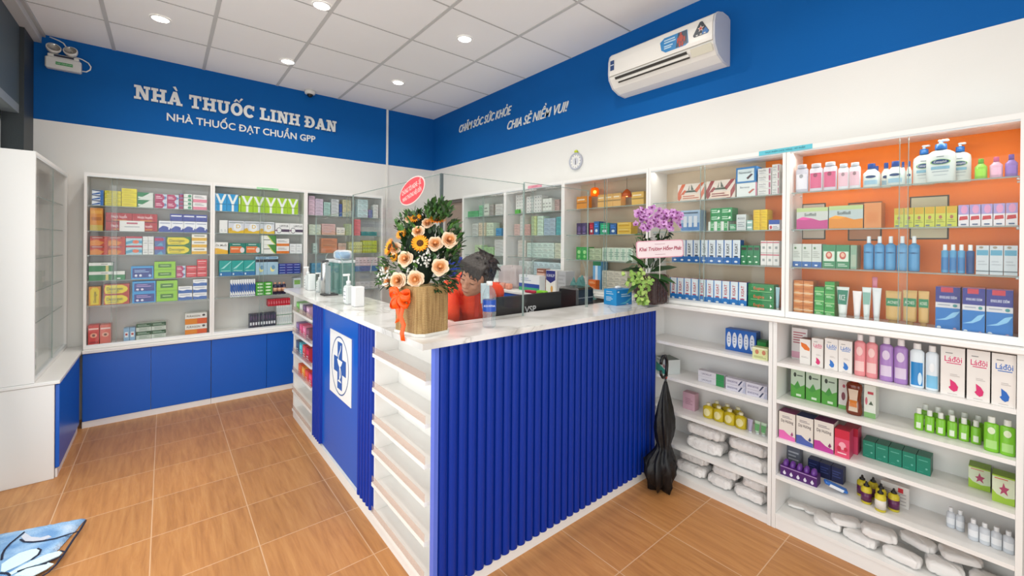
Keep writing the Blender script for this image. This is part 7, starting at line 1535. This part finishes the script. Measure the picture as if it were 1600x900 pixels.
# ================================================================== PERSON behind the counter
SKIN = mat('#c98f72', .5); SKINL = mat('#b5705e', .5)
def capsule(mb, pts, rad, m, n=14):
    """rounded tapering limb: tube plus a ball at each joint; fused afterwards into one surface"""
    mb.tube(pts, rad, m, n)
    for p, r in zip(pts, rad): mb.ball(tuple(p), r, m, n, 8)
CAML = Vector((-.765, .644, 0)); CAMT = Vector((-.644, -.765, 0)); UPV = Vector((0, 0, 1))
hc = PT(744, 434, 2.33)
Fd = (CAMT * .80 + CAML * .46 - UPV * .20).normalized()
Ud = (UPV * .85 - CAML * .32 + CAMT * .15); Ud = (Ud - Fd * Ud.dot(Fd)).normalized(); Sd = Fd.cross(Ud) * -1; Sd = Ud.cross(Fd)   # local x
HM = Matrix.Translation(hc) @ Matrix((Sd, -Fd, Ud)).transposed().to_4x4()
if Matrix((Sd, -Fd, Ud)).determinant() < 0: HM = Matrix.Translation(hc) @ Matrix((-Sd, -Fd, Ud)).transposed().to_4x4()
body = MB()
def hb(c, r): 
    M = HM @ Matrix.Translation(c); b_ = MB(); b_.ball((0, 0, 0), r, SKIN, 18, 12); body.merge(b_, M)
hb((0, .018, .025), (.074, .092, .090)); hb((0, -.020, -.035), (.058, .066, .066)); hb((0, -.050, -.078), (.026, .026, .020)); hb((0, -.03, .02), (.064, .06, .06))
hb((0, -.086, -.012), (.010, .014, .026)); hb((0, -.096, -.026), (.014, .012, .010)); hb((-.011, -.090, -.029), (.007, .008, .006)); hb((.011, -.090, -.029), (.007, .008, .006))
hb((0, -.078, .030), (.045, .014, .010)); hb((-.036, -.062, -.018), (.020, .018, .020)); hb((.036, -.062, -.018), (.020, .018, .020))
for s in (-1, 1): hb((s * .030, -.076, .008), (.015, .010, .009)); hb((s * .074, .012, -.005), (.008, .018, .030))
hb((0, -.083, -.052), (.021, .009, .005)); hb((0, -.081, -.062), (.018, .010, .006))
sh = PT(743, 448, 2.52); chest = sh + Vector((.02, -.01, -.14)); 
shl = sh + CAML * .150 + UPV * -.015; shr = sh - CAML * .112 + UPV * -.035
pel = Vector((1.52, 2.36, .90)); mid = (chest + pel) / 2 + Vector((.01, .02, 0))
capsule(body, [hc - Fd * .045 - Ud * .055, sh + UPV * .01], [.050, .056], SKIN)
capsule(body, [sh - UPV * .03, chest, mid, pel], [.085, .105, .098, .105], SKIN)
capsule(body, [shl, sh - UPV * .02, shr], [.052, .07, .052], SKIN)
desk = .7255
eL = PT(700, 492, 2.30); eL.z = .98; hL = Vector((1.175, 1.955, desk + .035))
eR = Vector((1.60, 2.16, 1.0)); hR = Vector((1.40, 2.015, desk + .11))
hR = Vector((1.27, 1.965, desk + .034))
for s_, e_, h_ in ((shl, eL, hL), (shr, eR, hR)):
    capsule(body, [s_, (s_ + e_) / 2, e_], [.046, .042, .036], SKIN); wr = h_ + (e_ - h_).normalized() * .085
    capsule(body, [e_, (e_ + wr) / 2, wr], [.036, .033, .024], SKIN)
    d = (h_ - e_); d.z = 0; d = d.normalized(); sd = Vector((-d.y, d.x, 0))
    pc = wr + d * .035 + Vector((0, 0, -.004)); b_ = MB(); b_.ball((0, 0, 0), (.045, .036, .013), SKIN, 14, 8)
    M = Matrix.Translation(pc) @ Matrix((d, sd, UPV)).transposed().to_4x4(); body.merge(b_, M); capsule(body, [wr, pc], [.023, .018], SKIN)
    for k, (off, L_) in enumerate(((-.027, .062), (-.009, .072), (.009, .068), (.026, .052))):
        p0 = pc + d * .030 + sd * off; p1 = p0 + d * L_ * .45 + Vector((0, 0, .006)) + sd * off * .15; p2 = p0 + d * L_ * .78 - Vector((0, 0, .004)) + sd * off * .25; p3 = p0 + d * L_ - Vector((0, 0, .012)) + sd * off * .28
        capsule(body, [p0, p1, p2, p3], [.0095, .0088, .0082, .0072], SKIN, 8)
    sgn = 1 if s_ is shl else -1
    capsule(body, [pc - d * .015 - sd * .028 * sgn, pc + d * .012 - sd * .052 * sgn, pc + d * .036 - sd * .058 * sgn], [.012, .010, .008], SKIN, 8)
fwd = Vector((-.12, -1, 0)).normalized(); lat = Vector((1, -.12, 0)).normalized()
for s in (-1, 1):
    hp = pel + lat * s * .085 - UPV * .03; kn_ = hp + fwd * .03 - UPV * .40; an = kn_ - fwd * .05 - UPV * .385; an.z = .085
    capsule(body, [hp, (hp + kn_) / 2, kn_], [.088, .072, .056], SKIN); capsule(body, [kn_, (kn_ * .6 + an * .4), an], [.054, .052, .036], SKIN)
    capsule(body, [an - UPV * .03, an + fwd * .09 - UPV * .05, an + fwd * .15 - UPV * .06], [.034, .030, .022], SKIN)
pers = body.build('person', label='person in orange red polo shirt bending over the desk behind the glass', cat='person')
rm = pers.modifiers.new('fuse', 'REMESH'); rm.mode = 'VOXEL'; rm.voxel_size = .0045; rm.use_smooth_shade = True
smo = pers.modifiers.new('soften', 'SMOOTH'); smo.iterations = 2; smo.factor = .5
def fused(mb, name, vox, it=3, parent=pers):
    o = mb.build(name, parent); r = o.modifiers.new('fuse', 'REMESH'); r.mode = 'VOXEL'; r.voxel_size = vox; r.use_smooth_shade = True
    s = o.modifiers.new('soften', 'SMOOTH'); s.iterations = it; s.factor = .5; return o
POLO = mat('#ee4418', .75, bump=.35, bscale=24)
sh_ = MB(); capsule(sh_, [sh - UPV * .03, chest, mid, pel - UPV * .0], [.096, .122, .114, .120], POLO, 18); capsule(sh_, [shl, sh - UPV * .015, shr], [.062, .080, .062], POLO, 16)
for s_, e_ in ((shl, eL), (shr, eR)): capsule(sh_, [s_, s_ + (e_ - s_) * .35, s_ + (e_ - s_) * .68], [.060, .060, .062], POLO, 16)
ps = fused(sh_, 'polo_shirt', .007, 4)
# collar and placket
cm = MB(); nb = sh + UPV * .035 + CAMT * .045 + CAML * .02; n = 22
ax = (hc - sh).normalized(); a1 = ax.cross(CAML).normalized(); a2 = ax.cross(a1).normalized()
for k in range(n + 1):
    t = R(-150) + R(300) * k / n; dirv = a1 * -cos(t) + a2 * sin(t)
    if dirv.dot(CAMT) * (1 if k == 0 else 1) is None: pass
    rr = .078
    top = nb + dirv * rr * .92 + ax * .030; out = nb + dirv * (rr + .022) - ax * .012; cm.v += [tuple(top), tuple(out), tuple(out - ax * .004 - dirv * .004), tuple(top - dirv * .004)]
for k in range(n):
    for a, b_ in ((0, 1), (1, 2), (2, 3), (3, 0)): cm.f.append([4 * k + a, 4 * k + 4 + a, 4 * k + 4 + b_, 4 * k + b_]); cm.m.append(mat('#ea4a26', .7)); cm.sm.append(True)
cm.build('collar', ps)
fr0 = chest + CAMT * .120
MB().box((-.012, -.003, -.07), (.012, .003, .06), mat('#d6331a', .7), Matrix.Translation(fr0 + UPV * .05) @ Matrix.Rotation(R(-40), 4, 'Z') @ Matrix.Rotation(R(-14), 4, 'X')).build('placket', ps)
TRO = mat('#20242e', .8); tr_ = MB()
capsule(tr_, [pel + UPV * .06, pel], [.112, .122], TRO, 18)
for s in (-1, 1):
    hp = pel + lat * s * .085 - UPV * .03; kn_ = hp + fwd * .03 - UPV * .40; an = kn_ - fwd * .05 - UPV * .385; an.z = .10
    capsule(tr_, [hp, (hp + kn_) / 2, kn_, an], [.100, .084, .068, .056], TRO, 16)
fused(tr_, 'trousers', .009)
for s in (-1, 1):
    hp = pel + lat * s * .085 - UPV * .03; kn_ = hp + fwd * .03 - UPV * .40; an = kn_ - fwd * .05 - UPV * .385; b_ = MB(); b_.ball((0, 0, 0), (.042, .125, .034), mat('#15161a', .5), 16, 10)
    b_.build('shoe', pers, loc=(an.x + fwd.x * .06, an.y + fwd.y * .06, .0345), rz=math.atan2(-fwd.x, fwd.y) + pi * 0)
# hair: short dark hair with a tousled crown and a fringe falling forward
HAIR = mat('#2b221f', .45, bump=.8, bscale=70); hr = MB(); rnd = random.Random(2)
def hh(c, r): b_ = MB(); b_.ball((0, 0, 0), r, HAIR, 18, 12); hr.merge(b_, HM @ Matrix.Translation(c))
hh((0, .034, .046), (.084, .096, .086)); hh((0, .075, -.005), (.066, .050, .066)); hh((0, -.012, .076), (.074, .070, .044))
hh((-.070, .020, .015), (.018, .045, .050)); hh((.070, .020, .015), (.018, .045, .050))
for k in range(74):
    a = rnd.random() * 2 * pi; el_ = rnd.random() ** .7 * 1.25; dv = Vector((sin(el_) * cos(a) * .082, sin(el_) * sin(a) * .095 + .032, cos(el_) * .088 + .046)); tan = Vector((cos(a), sin(a), -.8 * sin(el_))).normalized()
    p0 = HM @ dv; q0 = HM.to_3x3() @ tan; p1 = p0 + q0 * .020 + (HM.to_3x3() @ dv.normalized()) * .004; p2 = p0 + q0 * .042; hr.tube([p0, p1, p2], [.008, .006, .0018], HAIR, 6)
for k in range(16):
    x = -.062 + .124 * k / 15; p = [Vector((x, -.030, .108)), Vector((x * 1.05, -.074, .092)), Vector((x * 1.1 + .006, -.092, .070 - .008 * (k % 3))), Vector((x * 1.1 + .010, -.095, .052 - .010 * (k % 3) + .018 * (x < 0)))]
    hr.tube([HM @ q for q in p], [.011, .010, .007, .002], HAIR, 6)
for s in (-1, 1):
    for k in range(4): p = [Vector((s * .070, -.018 + .016 * k, .05)), Vector((s * .077, -.024 + .016 * k, .01)), Vector((s * .076, -.026 + .016 * k, -.022))]; hr.tube([HM @ q for q in p], [.010, .008, .002], HAIR, 6)
for k in range(9):
    x = -.03 + .0075 * k; p = [Vector((x, .05, .125)), Vector((x * 1.5, .045, .145)), Vector((x * 2.2, .035 - .004 * (k % 3), .158))]; hr.tube([HM @ q for q in p], [.009, .006, .0015], HAIR, 6)
fused(hr, 'hair', .0045, 1)
fm = MB()
for s in (-1, 1):
    fm.tube([HM @ Vector((s * (.014 + .0075 * k), -.0895 + .0012 * k * k * .6, .030 + .003 * sin(k))) for k in range(5)], .0022, mat('#241c1a', .6), 6)
    fm.tube([HM @ Vector((s * (.018 + .006 * k), -.0865 + .0012 * k * .5, .003 - .002 * sin(k * .8))) for k in range(5)], .0013, mat('#241c1a', .6), 6)
fm.build('eyebrows_and_lashes', pers)
lipm = MB().tube([HM @ Vector((x, -.0915 + abs(x) * .25, -.0565)) for x in (-.019, -.01, 0, .01, .019)], .0026, mat('#a8584c', .5), 6); lipm.build('lips', pers)
# face mask hanging below the chin
mk = MB(); mm = mat('#c3d2d8', .8); c0 = PT(758, 458, 2.19); nx_, nz_ = 8, 10
wv_, hv_ = (Vector((.60, -.75, .05)).normalized() * .045), Vector((.02, 0, -1)).normalized() * .105; nn = wv_.cross(hv_).normalized()
for j in range(nz_ + 1):
    for i in range(nx_ + 1):
        x = i / nx_ - .5; z = j / nz_ - .5; p = c0 + wv_ * x + hv_ * z + nn * (-.012 * (1 - 4 * x * x) + .0022 * (1 if (j // 1) % 3 == 0 else 0)); mk.v.append(tuple(p))
for j in range(nz_):
    for i in range(nx_): k = j * (nx_ + 1) + i; mk.f.append([k, k + 1, k + nx_ + 2, k + nx_ + 1]); mk.m.append(mm); mk.sm.append(True)
mo = mk.build('face_mask', pers); sd_ = mo.modifiers.new('thickness', 'SOLIDIFY'); sd_.thickness = .0018
MB().tube([c0 + hv_ * .48 - wv_ * .4, c0 + hv_ * .75 - wv_ * .35, c0 + hv_ * .88 - wv_ * .1, c0 + hv_ * .75 + wv_ * .05, c0 + hv_ * .48 + wv_ * .1], .0012, mat('#e9e9e6', .7), 5).build('ear_loop', mo)
MB().tube([c0 - hv_ * .48, HM @ Vector((.06 if (HM @ Vector((.06, 0, 0)) - c0).length < (HM @ Vector((-.06, 0, 0)) - c0).length else -.06, -.03, -.03))], .0012, mat('#e9e9e6', .7), 5).build('ear_loop', mo)
# ================================================================== KEEP THE 300 LARGEST CARTONS AS OBJECTS, THE REST AS ONE HEAP
bpy.context.view_layer.update()
def px_area(o):
    me = o.data; M = o.matrix_world; xs = [v.co for v in me.vertices[:8]]; P_ = []
    for c in xs:
        p = M @ c; f_ = p.x * sin(-YAW) + p.y * cos(YAW); r_ = p.x * cos(YAW) + p.y * sin(YAW)
        if f_ < .1: return 0
        P_.append((r_ / f_ * F_PX, (p.z - H) / f_ * F_PX))
    return (max(a for a, _ in P_) - min(a for a, _ in P_)) * (max(b for _, b in P_) - min(b for _, b in P_))
cand = [o for o in COL.objects if o.parent is None and o.type == 'MESH' and o.name.split('.')[0] == 'carton']
cand.sort(key=px_area, reverse=True)
rest = cand[300:]
print('CARTONS', len(cand), 'merged', len(rest))
if rest:
    heap = MB()
    for o in rest:
        me = o.data; M = o.matrix_world; n = len(heap.v); heap.v += [tuple(M @ v.co) for v in me.vertices]
        for p in me.polygons: heap.f.append([n + i for i in p.vertices]); heap.m.append(me.materials[p.material_index]); heap.sm.append(False)
        LABELS[o['label']].pop(); bpy.data.objects.remove(o)
    heap.build('small_cartons', label='the many smallest medicine cartons stacked in the glass cabinets', cat='box', kind='stuff')
dup = [l for l, v in LABELS.items() if len(v) > 1]
print('DUP LABELS', len(dup), dup[:12])
